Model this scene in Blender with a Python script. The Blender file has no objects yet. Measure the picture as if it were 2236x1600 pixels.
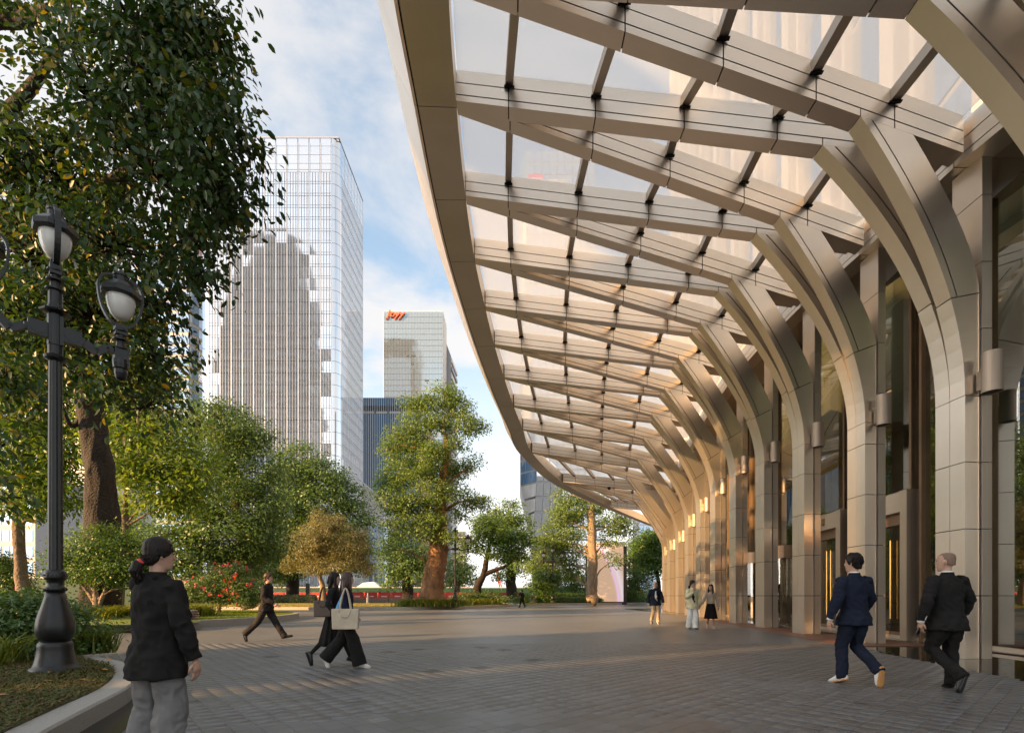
import bpy, bmesh, math, random
import numpy as np
from mathutils import Vector, Matrix
from math import radians, sin, cos, pi, sqrt, atan2

sc = bpy.context.scene
col = sc.collection
RNG = np.random.default_rng(7)
random.seed(7)

# ------------------------------------------------------------------ camera
EYE = 1.2            # camera height, m (wide shift lens held level)
F = 1100.0           # focal length in pixels of the 2236 px wide photograph
CX, CY = 1118.0, 1300.0
cam_d = bpy.data.cameras.new("camera")
cam_d.sensor_width = 36.0
cam_d.lens = F / 2236.0 * 36.0
cam_d.shift_y = (CY - 800.0) / 2236.0
cam_d.clip_start, cam_d.clip_end = 0.1, 4000.0
cam = bpy.data.objects.new("camera", cam_d)
col.objects.link(cam)
cam.location = (0, 0, EYE)
cam.rotation_euler = (pi / 2, 0, 0)
sc.camera = cam

# ------------------------------------------------------------------ sky, sun, exposure
SUN_AZ, SUN_EL = radians(241.0), radians(17.0)
S = Vector((sin(SUN_AZ) * cos(SUN_EL), cos(SUN_AZ) * cos(SUN_EL), sin(SUN_EL)))
world = bpy.data.worlds.new("World")
sc.world = world
world.use_nodes = True
nt = world.node_tree
bg = nt.nodes['Background']
sky = nt.nodes.new('ShaderNodeTexSky')
sky.sky_type = 'NISHITA'
sky.sun_disc = False
sky.sun_elevation, sky.sun_rotation = SUN_EL, SUN_AZ
sky.air_density, sky.dust_density, sky.ozone_density = 1.0, 1.2, 1.0


def wn(kind, **kw):
    n = nt.nodes.new(kind)
    for k, v in kw.items():
        setattr(n, k, v)
    return n


def wl(a, b):
    nt.links.new(a, b)


tc = wn('ShaderNodeTexCoord')
sep = wn('ShaderNodeSeparateXYZ'); wl(tc.outputs['Generated'], sep.inputs[0])
zc = wn('ShaderNodeMath', operation='MAXIMUM'); wl(sep.outputs[2], zc.inputs[0]); zc.inputs[1].default_value = 0.0
za = wn('ShaderNodeMath', operation='ADD'); wl(zc.outputs[0], za.inputs[0]); za.inputs[1].default_value = 0.22
dx = wn('ShaderNodeMath', operation='DIVIDE'); wl(sep.outputs[0], dx.inputs[0]); wl(za.outputs[0], dx.inputs[1])
dy = wn('ShaderNodeMath', operation='DIVIDE'); wl(sep.outputs[1], dy.inputs[0]); wl(za.outputs[0], dy.inputs[1])
cmb = wn('ShaderNodeCombineXYZ'); wl(dx.outputs[0], cmb.inputs[0]); wl(dy.outputs[0], cmb.inputs[1])
mp = wn('ShaderNodeMapping'); wl(cmb.outputs[0], mp.inputs[0])
mp.inputs['Location'].default_value = (3.1, 1.7, 0.0)
mp.inputs['Scale'].default_value = (1.25, 1.6, 1.0)
nz = wn('ShaderNodeTexNoise'); wl(mp.outputs[0], nz.inputs['Vector'])
nz.inputs['Scale'].default_value = 1.5; nz.inputs['Detail'].default_value = 9.0
nz.inputs['Roughness'].default_value = 0.58; nz.inputs['Distortion'].default_value = 0.35
cr = wn('ShaderNodeMapRange'); wl(nz.outputs[0], cr.inputs[0])
cr.inputs[1].default_value, cr.inputs[2].default_value = 0.36, 0.58
cr.interpolation_type = 'SMOOTHSTEP'
# haze near the horizon joins the cloud cover
hz = wn('ShaderNodeMapRange'); wl(sep.outputs[2], hz.inputs[0])
hz.inputs[1].default_value, hz.inputs[2].default_value = 0.0, 0.62
hz.inputs[3].default_value, hz.inputs[4].default_value = 1.0, 0.0
hz.interpolation_type = 'SMOOTHSTEP'
mxm = wn('ShaderNodeMath', operation='MAXIMUM'); wl(cr.outputs[0], mxm.inputs[0]); wl(hz.outputs[0], mxm.inputs[1])
# thicker cloud is a little greyer
nz2 = wn('ShaderNodeTexNoise'); wl(mp.outputs[0], nz2.inputs['Vector'])
nz2.inputs['Scale'].default_value = 2.6; nz2.inputs['Detail'].default_value = 6.0
shade = wn('ShaderNodeMix', data_type='RGBA'); wl(nz2.outputs[0], shade.inputs[0])
shade.inputs[6].default_value = (0.82, 0.86, 0.94, 1)
shade.inputs[7].default_value = (1.06, 1.03, 1.01, 1)
warm = wn('ShaderNodeMix', data_type='RGBA'); wl(hz.outputs[0], warm.inputs[0])
wl(shade.outputs[2], warm.inputs[6]); warm.inputs[7].default_value = (1.0, 0.965, 0.935, 1)
boost = wn('ShaderNodeMix', data_type='RGBA'); boost.blend_type = 'MULTIPLY'; boost.inputs[0].default_value = 1.0
wl(sky.outputs[0], boost.inputs[6]); boost.inputs[7].default_value = (1.6, 1.47, 1.27, 1)
mx = wn('ShaderNodeMix', data_type='RGBA'); wl(mxm.outputs[0], mx.inputs[0])
# clouds and haze take their brightness from the sky behind them: brighter toward the sun
lum = wn('ShaderNodeRGBToBW'); wl(sky.outputs[0], lum.inputs[0])
lk = wn('ShaderNodeMath', operation='MULTIPLY_ADD'); wl(lum.outputs[0], lk.inputs[0]); lk.inputs[1].default_value = 0.62; lk.inputs[2].default_value = 2.2
cl_ = wn('ShaderNodeVectorMath', operation='SCALE'); wl(warm.outputs[2], cl_.inputs[0]); wl(lk.outputs[0], cl_.inputs['Scale'])
wl(boost.outputs[2], mx.inputs[6]); wl(cl_.outputs[0], mx.inputs[7])
wl(mx.outputs[2], bg.inputs[0])
bg.inputs[1].default_value = 0.11

sun_d = bpy.data.lights.new("sun", 'SUN')
sun_d.energy = 5.0
sun_d.angle = radians(0.5)
sun_d.color = (1.0, 0.57, 0.23)
sun = bpy.data.objects.new("sun", sun_d)
col.objects.link(sun)
sun.rotation_euler = (-S).to_track_quat('-Z', 'Y').to_euler()
sun.location = (-40, -30, 40)

sc.view_settings.view_transform = 'Standard'
sc.view_settings.look = 'None'
sc.view_settings.exposure = 1.5
sc.view_settings.gamma = 1.0
sc.view_settings.use_curve_mapping = False
sc.cycles.max_bounces = 7
sc.cycles.diffuse_bounces = 3
sc.cycles.glossy_bounces = 4
sc.cycles.transmission_bounces = 4
sc.cycles.transparent_max_bounces = 24
sc.cycles.caustics_reflective = False
sc.cycles.caustics_refractive = False
sc.cycles.use_denoising = True
sc.cycles.sample_clamp_indirect = 6.0


def at(px, py, d):
    """Survey point: where a pixel of the 2236 x 1600 photograph lies at depth d metres."""
    return Vector(((px - CX) / F * d, d, EYE + (CY - py) / F * d))


def ground_at(px, py, z=0.0):
    d = (EYE - z) * F / (py - CY)
    return Vector(((px - CX) / F * d, d, z))


# ------------------------------------------------------------------ materials
MATS = {}


def mat(name, base, rough=0.5, metal=0.0, var=0.0, vscale=3.0, bump=0.0, bscale=40.0, spec=0.5, island=0.0,
        base2=None, emit=None, coat=0.0, stretch=None, bdist=0.02):
    if name in MATS:
        return MATS[name]
    m = bpy.data.materials.new(name)
    m.use_nodes = True
    t = m.node_tree
    p = t.nodes['Principled BSDF']
    p.inputs['Base Color'].default_value = (*base, 1)
    p.inputs['Roughness'].default_value = rough
    p.inputs['Metallic'].default_value = metal
    p.inputs['Specular IOR Level'].default_value = spec
    p.inputs['Coat Weight'].default_value = coat
    src = None
    if var or island or base2:
        tcn = t.nodes.new('ShaderNodeTexCoord')
        mpn = t.nodes.new('ShaderNodeMapping')
        t.links.new(tcn.outputs['Object'], mpn.inputs[0])
        if stretch:
            mpn.inputs['Scale'].default_value = stretch
        n = t.nodes.new('ShaderNodeTexNoise')
        n.inputs['Scale'].default_value = vscale
        n.inputs['Detail'].default_value = 5
        t.links.new(mpn.outputs[0], n.inputs['Vector'])
        r = t.nodes.new('ShaderNodeMapRange')
        r.inputs[1].default_value, r.inputs[2].default_value = 0.3, 0.7
        t.links.new(n.outputs[0], r.inputs[0])
        mix = t.nodes.new('ShaderNodeMix'); mix.data_type = 'RGBA'
        a = base if base2 else tuple(c * (1 - var) for c in base)
        b = base2 if base2 else tuple(min(1, c * (1 + var)) for c in base)
        mix.inputs[6].default_value = (*a, 1)
        mix.inputs[7].default_value = (*b, 1)
        t.links.new(r.outputs[0], mix.inputs[0])
        src = mix.outputs[2]
        if island:
            g = t.nodes.new('ShaderNodeNewGeometry')
            oi = t.nodes.new('ShaderNodeObjectInfo')
            ad = t.nodes.new('ShaderNodeMath'); ad.operation = 'ADD'
            t.links.new(g.outputs['Random Per Island'], ad.inputs[0]); t.links.new(oi.outputs['Random'], ad.inputs[1])
            fr = t.nodes.new('ShaderNodeMath'); fr.operation = 'FRACT'; t.links.new(ad.outputs[0], fr.inputs[0])
            mr = t.nodes.new('ShaderNodeMapRange')
            mr.inputs[3].default_value, mr.inputs[4].default_value = 1 - island, 1 + island
            t.links.new(fr.outputs[0], mr.inputs[0])
            mu = t.nodes.new('ShaderNodeVectorMath'); mu.operation = 'SCALE'
            t.links.new(src, mu.inputs[0]); t.links.new(mr.outputs[0], mu.inputs['Scale'])
            src = mu.outputs[0]
        t.links.new(src, p.inputs['Base Color'])
    if bump:
        tcn = t.nodes.new('ShaderNodeTexCoord')
        n = t.nodes.new('ShaderNodeTexNoise'); n.inputs['Scale'].default_value = bscale; n.inputs['Detail'].default_value = 4
        t.links.new(tcn.outputs['Object'], n.inputs['Vector'])
        b = t.nodes.new('ShaderNodeBump'); b.inputs['Strength'].default_value = bump; b.inputs['Distance'].default_value = bdist
        t.links.new(n.outputs[0], b.inputs['Height'])
        t.links.new(b.outputs[0], p.inputs['Normal'])
    if emit:
        p.inputs['Emission Color'].default_value = (*emit[:3], 1)
        p.inputs['Emission Strength'].default_value = emit[3]
    MATS[name] = m
    return m


def clear_glass(name, tint, gloss=0.12, rough=0.0, veil=0.0, fres=0.8):
    """Thin clear glazing: mostly transparent, with a Fresnel mirror."""
    m = bpy.data.materials.new(name)
    m.use_nodes = True
    t = m.node_tree
    t.nodes.remove(t.nodes['Principled BSDF'])
    out = t.nodes['Material Output']
    tr = t.nodes.new('ShaderNodeBsdfTransparent'); tr.inputs[0].default_value = (*tint, 1)
    gl = t.nodes.new('ShaderNodeBsdfGlossy'); gl.inputs['Roughness'].default_value = rough
    fr = t.nodes.new('ShaderNodeFresnel')
    ge = t.nodes.new('ShaderNodeNewGeometry')
    io = t.nodes.new('ShaderNodeMapRange'); t.links.new(ge.outputs['Backfacing'], io.inputs[0])
    io.inputs[3].default_value, io.inputs[4].default_value = 1.45, 1 / 1.45
    t.links.new(io.outputs[0], fr.inputs[0])
    mr = t.nodes.new('ShaderNodeMath'); mr.operation = 'MULTIPLY_ADD'
    t.links.new(fr.outputs[0], mr.inputs[0]); mr.inputs[1].default_value = fres; mr.inputs[2].default_value = gloss
    ms = t.nodes.new('ShaderNodeMixShader')
    src = tr
    if veil:                               # dust and frit on the pane scatter a little daylight
        tl = t.nodes.new('ShaderNodeBsdfTranslucent'); tl.inputs[0].default_value = (0.85, 0.87, 0.88, 1)
        mv = t.nodes.new('ShaderNodeMixShader'); mv.inputs[0].default_value = veil
        t.links.new(tr.outputs[0], mv.inputs[1]); t.links.new(tl.outputs[0], mv.inputs[2]); src = mv
    t.links.new(mr.outputs[0], ms.inputs[0]); t.links.new(src.outputs[0], ms.inputs[1]); t.links.new(gl.outputs[0], ms.inputs[2])
    t.links.new(ms.outputs[0], out.inputs[0])
    MATS[name] = m
    return m


# ------------------------------------------------------------------ objects
def tag(o, label=None, cat=None, group=None, kind=None):
    if label: o['label'] = label
    if cat: o['category'] = cat
    if group: o['group'] = group
    if kind: o['kind'] = kind
    return o


def empty(name, loc=(0, 0, 0), rz=0.0, label=None, cat=None, group=None, parent=None):
    o = bpy.data.objects.new(name, None)
    col.objects.link(o)
    o.empty_display_size = 0.2
    o.location = loc
    o.rotation_euler = (0, 0, rz)
    if parent: o.parent = parent
    return tag(o, label, cat, group)


def link(name, me, parent=None, loc=None):
    o = bpy.data.objects.new(name, me)
    col.objects.link(o)
    if parent: o.parent = parent
    if loc is not None: o.location = loc
    return o


def copy_tree(o, parent=None):
    c = o.copy()
    col.objects.link(c)
    c.parent = parent
    for ch in [x for x in o.children]:
        copy_tree(ch, c)
    return c


class MB:
    """Collects simple shapes, then links them as one mesh object."""
    def __init__(self):
        self.v, self.f, self.m = [], [], []

    def add(self, vs, fs, mi=0):
        b = len(self.v)
        self.v += [tuple(p) for p in vs]
        for f in fs:
            self.f.append([b + i for i in f]); self.m.append(mi)
        return self

    def box(self, x0, x1, y0, y1, z0, z1, mi=0):
        return self.hexa([(x0, y0, z0), (x1, y0, z0), (x1, y1, z0), (x0, y1, z0),
                          (x0, y0, z1), (x1, y0, z1), (x1, y1, z1), (x0, y1, z1)], mi)

    def hexa(self, p, mi=0):
        """8 points: bottom ring then top ring, counter-clockwise seen from above."""
        return self.add(p, [(3, 2, 1, 0), (4, 5, 6, 7), (0, 1, 5, 4), (1, 2, 6, 5), (2, 3, 7, 6), (3, 0, 4, 7)], mi)

    def prism(self, poly, z0, z1, mi=0):
        n = len(poly)
        vs = [(x, y, z0) for x, y in poly] + [(x, y, z1) for x, y in poly]
        fs = [tuple(range(n - 1, -1, -1)), tuple(range(n, 2 * n))]
        fs += [(i, (i + 1) % n, n + (i + 1) % n, n + i) for i in range(n)]
        return self.add(vs, fs, mi)

    def tube(self, pts, rads, n=8, mi=0, caps=True):
        pts = [Vector(p) for p in pts]
        if not hasattr(rads, '__len__'): rads = [rads] * len(pts)
        b = len(self.v)
        prev = None
        for i, p in enumerate(pts):
            d = (pts[min(i + 1, len(pts) - 1)] - pts[max(i - 1, 0)])
            d = d.normalized() if d.length > 1e-9 else Vector((0, 0, 1))
            if prev is None:
                u = d.cross(Vector((0, 0, 1)) if abs(d.z) < 0.9 else Vector((1, 0, 0))).normalized()
            else:
                u = (prev - d * prev.dot(d))
                u = u.normalized() if u.length > 1e-6 else d.orthogonal().normalized()
            prev = u
            w = d.cross(u)
            for k in range(n):
                a = 2 * pi * k / n
                self.v.append(tuple(p + (u * cos(a) + w * sin(a)) * rads[i]))
        for i in range(len(pts) - 1):
            for k in range(n):
                self.f.append([b + i * n + k, b + i * n + (k + 1) % n, b + (i + 1) * n + (k + 1) % n, b + (i + 1) * n + k])
                self.m.append(mi)
        if caps:
            self.f.append([b + k for k in range(n - 1, -1, -1)]); self.m.append(mi)
            e = b + (len(pts) - 1) * n
            self.f.append([e + k for k in range(n)]); self.m.append(mi)
        return self

    def lathe(self, prof, n=16, c=(0, 0, 0), mi=0, rot=0.0, flute=None):
        """prof: list of (radius, z)."""
        b = len(self.v)
        for r, z in prof:
            for k in range(n):
                a = 2 * pi * k / n + rot
                rr = r * (flute(k, z) if flute else 1)
                self.v.append((c[0] + rr * cos(a), c[1] + rr * sin(a), c[2] + z))
        for i in range(len(prof) - 1):
            for k in range(n):
                self.f.append([b + i * n + k, b + i * n + (k + 1) % n, b + (i + 1) * n + (k + 1) % n, b + (i + 1) * n + k])
                self.m.append(mi)
        self.f.append([b + k for k in range(n - 1, -1, -1)]); self.m.append(mi)
        e = b + (len(prof) - 1) * n
        self.f.append([e + k for k in range(n)]); self.m.append(mi)
        return self

    def mesh(self, name, mats, smooth=False):
        me = bpy.data.meshes.new(name)
        me.from_pydata(self.v, [], self.f)
        if not isinstance(mats, (list, tuple)): mats = [mats]
        for m in mats: me.materials.append(m)
        if len(mats) > 1: me.polygons.foreach_set('material_index', self.m)
        if smooth: me.polygons.foreach_set('use_smooth', [True] * len(self.f))
        me.update()
        return me

    def gnarl(self, amp, freq, zs=.35):
        """Uneven bark: push the collected vertices about with coherent noise."""
        from mathutils import noise
        out = []
        for v in self.v:
            d = noise.noise_vector(Vector((v[0] * freq, v[1] * freq, v[2] * freq * zs)))
            out.append((v[0] + d.x * amp, v[1] + d.y * amp, v[2]))
        self.v = out
        return self

    def build(self, name, mats, parent=None, smooth=False, loc=None):
        return link(name, self.mesh(name, mats, smooth), parent, loc)


def np_mesh(name, V, Fq, mats, mi=None, smooth=False):
    """Fast mesh from numpy: V (n,3), Fq (m,k) faces of equal size k."""
    me = bpy.data.meshes.new(name)
    m, k = Fq.shape
    me.vertices.add(len(V)); me.vertices.foreach_set('co', np.ascontiguousarray(V, dtype=np.float32).ravel())
    me.loops.add(m * k); me.loops.foreach_set('vertex_index', np.ascontiguousarray(Fq, dtype=np.int32).ravel())
    me.polygons.add(m); me.polygons.foreach_set('loop_start', np.arange(m, dtype=np.int32) * k)
    if not isinstance(mats, (list, tuple)): mats = [mats]
    for x in mats: me.materials.append(x)
    if mi is not None: me.polygons.foreach_set('material_index', np.ascontiguousarray(mi, dtype=np.int32))
    if smooth: me.polygons.foreach_set('use_smooth', np.ones(m, dtype=bool))
    me.update(calc_edges=True)
    return me


def catmull(pts, n):
    """Smooth polyline through pts, n samples per span."""
    P = [Vector(p) for p in pts]
    out = []
    for i in range(len(P) - 1):
        p0, p1, p2, p3 = P[max(i - 1, 0)], P[i], P[i + 1], P[min(i + 2, len(P) - 1)]
        for k in range(n):
            t = k / n
            out.append(0.5 * ((2 * p1) + (p2 - p0) * t + (2 * p0 - 5 * p1 + 4 * p2 - p3) * t * t + (3 * p1 - p0 - 3 * p2 + p3) * t ** 3))
    out.append(P[-1])
    return out


def poly_mesh(name, poly, z, m, kind='structure', parent=None, th=0.0):
    """Flat sheet from an outline (ngon triangulated)."""
    bm = bmesh.new()
    vs = [bm.verts.new((p[0], p[1], z)) for p in poly]
    f = bm.faces.new(vs)
    if f.normal.z < 0: f.normal_flip()
    f.normal_update()
    if th:
        r = bmesh.ops.extrude_face_region(bm, geom=[f])
        bmesh.ops.translate(bm, verts=[e for e in r['geom'] if isinstance(e, bmesh.types.BMVert)], vec=(0, 0, th))
    bmesh.ops.triangulate(bm, faces=bm.faces[:])
    bmesh.ops.recalc_face_normals(bm, faces=bm.faces[:])
    me = bpy.data.meshes.new(name); bm.to_mesh(me); bm.free()
    me.materials.append(m)
    o = link(name, me, parent)
    if kind and not parent: o['kind'] = kind
    return o
# ------------------------------------------------------------------ ground and paving
def paving_mat(name, base, scale_u, scale_v, ang, rough, joint, var):
    m = bpy.data.materials.new(name); m.use_nodes = True
    t = m.node_tree; p = t.nodes['Principled BSDF']
    p.inputs['Specular IOR Level'].default_value = .8
    tcn = t.nodes.new('ShaderNodeTexCoord')
    mpn = t.nodes.new('ShaderNodeMapping'); t.links.new(tcn.outputs['Object'], mpn.inputs[0])
    mpn.inputs['Rotation'].default_value = (0, 0, ang)
    br = t.nodes.new('ShaderNodeTexBrick'); t.links.new(mpn.outputs[0], br.inputs[0])
    br.offset = 0.0; br.squash = 1.0
    br.inputs['Scale'].default_value = 1.0
    br.inputs['Brick Width'].default_value = scale_v
    br.inputs['Row Height'].default_value = scale_u
    br.inputs['Mortar Size'].default_value = 0.004
    br.inputs['Mortar Smooth'].default_value = 0.1
    br.inputs['Bias'].default_value = 0.0
    br.inputs['Color1'].default_value = (*[c * (1 - var) for c in base], 1)
    br.inputs['Color2'].default_value = (*[c * (1 + var) for c in base], 1)
    br.inputs['Mortar'].default_value = (*joint, 1)
    n = t.nodes.new('ShaderNodeTexNoise'); n.inputs['Scale'].default_value = 0.35; n.inputs['Detail'].default_value = 6
    t.links.new(tcn.outputs['Object'], n.inputs['Vector'])
    mr = t.nodes.new('ShaderNodeMapRange'); t.links.new(n.outputs[0], mr.inputs[0])
    mr.inputs[1].default_value, mr.inputs[2].default_value = 0.3, 0.7
    mr.inputs[3].default_value, mr.inputs[4].default_value = 0.82, 1.15
    sc_ = t.nodes.new('ShaderNodeVectorMath'); sc_.operation = 'SCALE'
    t.links.new(br.outputs['Color'], sc_.inputs[0]); t.links.new(mr.outputs[0], sc_.inputs['Scale'])
    t.links.new(sc_.outputs[0], p.inputs['Base Color'])
    r2 = t.nodes.new('ShaderNodeMapRange'); t.links.new(n.outputs[0], r2.inputs[0])
    r2.inputs[3].default_value, r2.inputs[4].default_value = rough - 0.05, rough + 0.06
    t.links.new(r2.outputs[0], p.inputs['Roughness'])
    b = t.nodes.new('ShaderNodeBump'); b.inputs['Strength'].default_value = 0.25; b.inputs['Distance'].default_value = 0.004
    inv = t.nodes.new('ShaderNodeMath'); inv.operation = 'SUBTRACT'; inv.inputs[0].default_value = 1.0
    t.links.new(br.outputs['Fac'], inv.inputs[1]); t.links.new(inv.outputs[0], b.inputs['Height'])
    t.links.new(b.outputs[0], p.inputs['Normal'])
    return m


PA, PB = Vector((-0.653, 0.757)), Vector((0.757, 0.653))     # the two joint directions
PU, PV = 0.178, 0.21                                         # paver size along PA, PB
ANG_PAVE = -atan2(PB.y, PB.x)


def stone_mat():
    """Single granite slabs: every slab has its own tone; soiling runs across slabs in world space."""
    m = bpy.data.materials.new('paver_granite'); m.use_nodes = True
    t = m.node_tree; p = t.nodes['Principled BSDF']; L = t.links.new
    ge = t.nodes.new('ShaderNodeNewGeometry'); oi = t.nodes.new('ShaderNodeObjectInfo')
    ad = t.nodes.new('ShaderNodeMath'); ad.operation = 'ADD'; L(ge.outputs['Random Per Island'], ad.inputs[0]); L(oi.outputs['Random'], ad.inputs[1])
    fr = t.nodes.new('ShaderNodeMath'); fr.operation = 'FRACT'; L(ad.outputs[0], fr.inputs[0])
    r = t.nodes.new('ShaderNodeValToRGB'); L(fr.outputs[0], r.inputs[0])
    p.inputs['Specular IOR Level'].default_value = .8
    e = r.color_ramp.elements
    e[0].position = 0.0; e[0].color = (0.055, 0.052, 0.05, 1)
    e[1].position = 1.0; e[1].color = (0.152, 0.155, 0.16, 1)
    for pos, c in ((0.006, (0.0966, 0.0952, 0.0932)), (.5, (0.13, 0.133, 0.138)), (.93, (0.1142, 0.1129, 0.1102)), (.97, (0.117, 0.1108, 0.1047))):
        x = e.new(pos); x.color = (*c, 1)
    src = r.outputs[0]
    for sc_, lo, hi, d in ((0.45, .8, 1.13, 6), (2.6, .88, 1.08, 5), (140.0, .84, 1.14, 2)):
        n = t.nodes.new('ShaderNodeTexNoise'); n.inputs['Scale'].default_value = sc_; n.inputs['Detail'].default_value = d; L(ge.outputs['Position'], n.inputs['Vector'])
        mr = t.nodes.new('ShaderNodeMapRange'); L(n.outputs[0], mr.inputs[0])
        mr.inputs[1].default_value, mr.inputs[2].default_value, mr.inputs[3].default_value, mr.inputs[4].default_value = .3, .7, lo, hi
        mu = t.nodes.new('ShaderNodeVectorMath'); mu.operation = 'SCALE'; L(src, mu.inputs[0]); L(mr.outputs[0], mu.inputs['Scale']); src = mu.outputs[0]
        if sc_ < 1:
            r2 = t.nodes.new('ShaderNodeMapRange'); L(n.outputs[0], r2.inputs[0]); r2.inputs[3].default_value, r2.inputs[4].default_value = .36, .46; L(r2.outputs[0], p.inputs['Roughness'])
        if sc_ > 100:
            b = t.nodes.new('ShaderNodeBump'); b.inputs['Strength'].default_value = .14; b.inputs['Distance'].default_value = .004; L(n.outputs[0], b.inputs['Height']); L(b.outputs[0], p.inputs['Normal'])
    L(src, p.inputs['Base Color'])
    MATS['paver_granite'] = m
    return m


M_stone = stone_mat()
M_joint = mat('paving_bed', (0.05, 0.049, 0.047), rough=0.9)
M_pave = paving_mat('granite_paving', (0.13, 0.133, 0.138), PU, PV, ANG_PAVE, 0.42, (0.066, 0.065, 0.063), 0.07)
M_conc = mat('far_ground', (0.2, 0.195, 0.185), rough=0.8, var=0.12, vscale=0.05)
M_curb = mat('curb_granite', (0.33, 0.32, 0.29), rough=0.62, var=0.14, vscale=55, bump=0.35, bscale=120)
M_curbwarm = mat('curb_granite_far', (0.40, 0.36, 0.30), rough=0.7, var=0.12, vscale=30)
M_black = mat('black_granite', (0.018, 0.017, 0.016), rough=0.25, var=0.2, vscale=20)
M_pool = mat('pool_water', (0.012, 0.013, 0.012), rough=0.02, spec=0.6)
M_apron = mat('red_granite', (0.24, 0.115, 0.075), rough=0.55, var=0.22, vscale=45, base2=None)
M_soil = mat('planted_soil', (0.075, 0.06, 0.028), rough=0.95, var=0.35, vscale=12, bump=0.6, bscale=30)
M_lawn = mat('lawn_turf', (0.12, 0.17, 0.03), rough=0.9, var=0.22, vscale=5, bump=0.5, bscale=60)
M_lawndry = mat('lawn_turf_dry', (0.24, 0.22, 0.06), rough=0.9, var=0.22, vscale=2.5, bump=0.4, bscale=40)

poly_mesh('ground', [(-1500, -300), (1500, -300), (1500, 2500), (-1500, 2500)], -0.08, M_conc)

APRON = [(8.15, 12.0), (8.03, 13.0), (8.5, 16.7), (9.05, 20.5), (9.35, 23.2), (9.9, 27), (10.35, 31), (10.9, 35.5), (11.4, 39), (12.2, 44.5)]
POOL = [(7.05, 5.0), (7.2, 7.15), (7.42, 8.4), (8.15, 12.0)]
CURB1 = [(-1.5, -1.2), (-2.35, 1.2), (-2.9, 2.5), (-3.33, 3.45), (-3.54, 3.84), (-3.87, 4.62), (-4.32, 5.68), (-5.0, 6.75), (-5.95, 7.75), (-7.25, 8.55), (-9.0, 9.05), (-13, 9.3)]
YS = 12.6   # pavers are built as stones up to this depth, as material beyond

plaza = poly_mesh('plaza', [(-60, -20), (20, -20), (20, 110), (-60, 110)], -0.014, M_joint)
far_pave = poly_mesh('plaza_paving', [(-60, YS), (20, YS), (20, 110), (-60, 110)], 0.0, M_pave)
near_left = poly_mesh('plaza_paving', [(-60, -20), (-4.2, -20), (-4.2, 3.2), (-8.2, 8.2), (-8.2, YS - 0.004), (-60, YS - 0.004)], 0.0, M_pave)


def lerp_x(poly, y):
    for (x0, y0), (x1, y1) in zip(poly, poly[1:]):
        if min(y0, y1) <= y <= max(y0, y1):
            return x0 + (x1 - x0) * (y - y0) / (y1 - y0)
    return poly[-1][0]


RIGHT = [(6.9, 3.0), (7.05, 5.0), (7.2, 7.15), (7.42, 8.4), (8.15, 12.0), (8.03, 13.0), (8.5, 16.7)]
cells = []
for iu in range(-140, 140):
    for iv in range(-110, 110):
        c = PA * (iu + 0.5) * PU + PB * (iv + 0.5) * PV
        if not 3.2 < c.y < YS + 0.12: continue
        if abs(c.x) > 1.06 * c.y + 0.5: continue
        if c.x > lerp_x(RIGHT, c.y) - 0.02: continue
        if c.x < (lerp_x(CURB1, c.y) if c.y < 8.5 else -8.4) + 0.18: continue
        cells.append((c.length, iu, iv))
cells.sort()
g = 0.0042
single, batch = cells[:300], cells[300:]
hx, hy = PU / 2 - g / 2, PV / 2 - g / 2
quad = [PA * a * hx + PB * b * hy for a, b in ((-1, -1), (-1, 1), (1, 1), (1, -1))]
if (quad[1] - quad[0]).cross(quad[2] - quad[0]) < 0: quad.reverse()
pm = MB()
ch = 0.0006
top = [q * (1 - ch / q.length) for q in quad]
pvs = [(q.x, q.y, -0.03) for q in quad] + [(q.x, q.y, -ch) for q in quad] + [(q.x, q.y, 0) for q in top]
pfs = [(0, 1, 5, 4), (1, 2, 6, 5), (2, 3, 7, 6), (3, 0, 4, 7), (4, 5, 9, 8), (5, 6, 10, 9), (6, 7, 11, 10), (7, 4, 8, 11), (8, 9, 10, 11)]
pm.add(pvs, pfs)
pme = pm.mesh('paver', M_stone)
for _, iu, iv in single:
    c = PA * (iu + 0.5) * PU + PB * (iv + 0.5) * PV
    link('paver', pme, plaza, (c.x, c.y, random.uniform(-0.0003, 0.0003)))
cc = np.array([[*(PA * (iu + .5) * PU + PB * (iv + .5) * PV), 0.0] for _, iu, iv in batch])
cc[:, 2] = RNG.uniform(-0.0003, 0.0003, len(cc))
bv = np.array(pvs); bf = np.array(pfs)
V = (cc[:, None, :] + bv[None]).reshape(-1, 3)
Fq = (bf[None] + (np.arange(len(cc)) * len(bv))[:, None, None]).reshape(-1, 4)
o = link('paver', np_mesh('paver', V, Fq, M_stone), plaza); o['kind'] = 'stuff'

# dark square plates let into the paving
plm = MB(); plm.hexa([(*(PA * a * .14 + PB * b * .14), z) for z in (-.02, .0022) for a, b in ((-1, -1), (-1, 1), (1, 1), (1, -1))][::1])
if True:
    plate_me = plm.mesh('ground_plate', mat('plate_dark', (0.05, 0.05, 0.05), rough=.5, var=.2, vscale=20))
    for px, py in ((594, 1433), (687, 1427), (847, 1423), (913, 1417), (1052, 1413), (1100, 1418), (1167, 1440), (1050, 1457), (945, 1465)):
        link('ground_plate', plate_me, plaza, ground_at(px, py))
apron = poly_mesh('stone_apron', APRON + [(15, 44.5), (15, 12.0)], 0.004, M_apron)
pool = poly_mesh('pool_water', POOL + [(14, 12.0), (14, 5.0)], -0.004, M_pool)
curbm = MB().box(8.15, 13.9, 11.97, 12.03, -0.05, 0.012)
o = curbm.build('pool_edge', M_apron); o['kind'] = 'structure'


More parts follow.
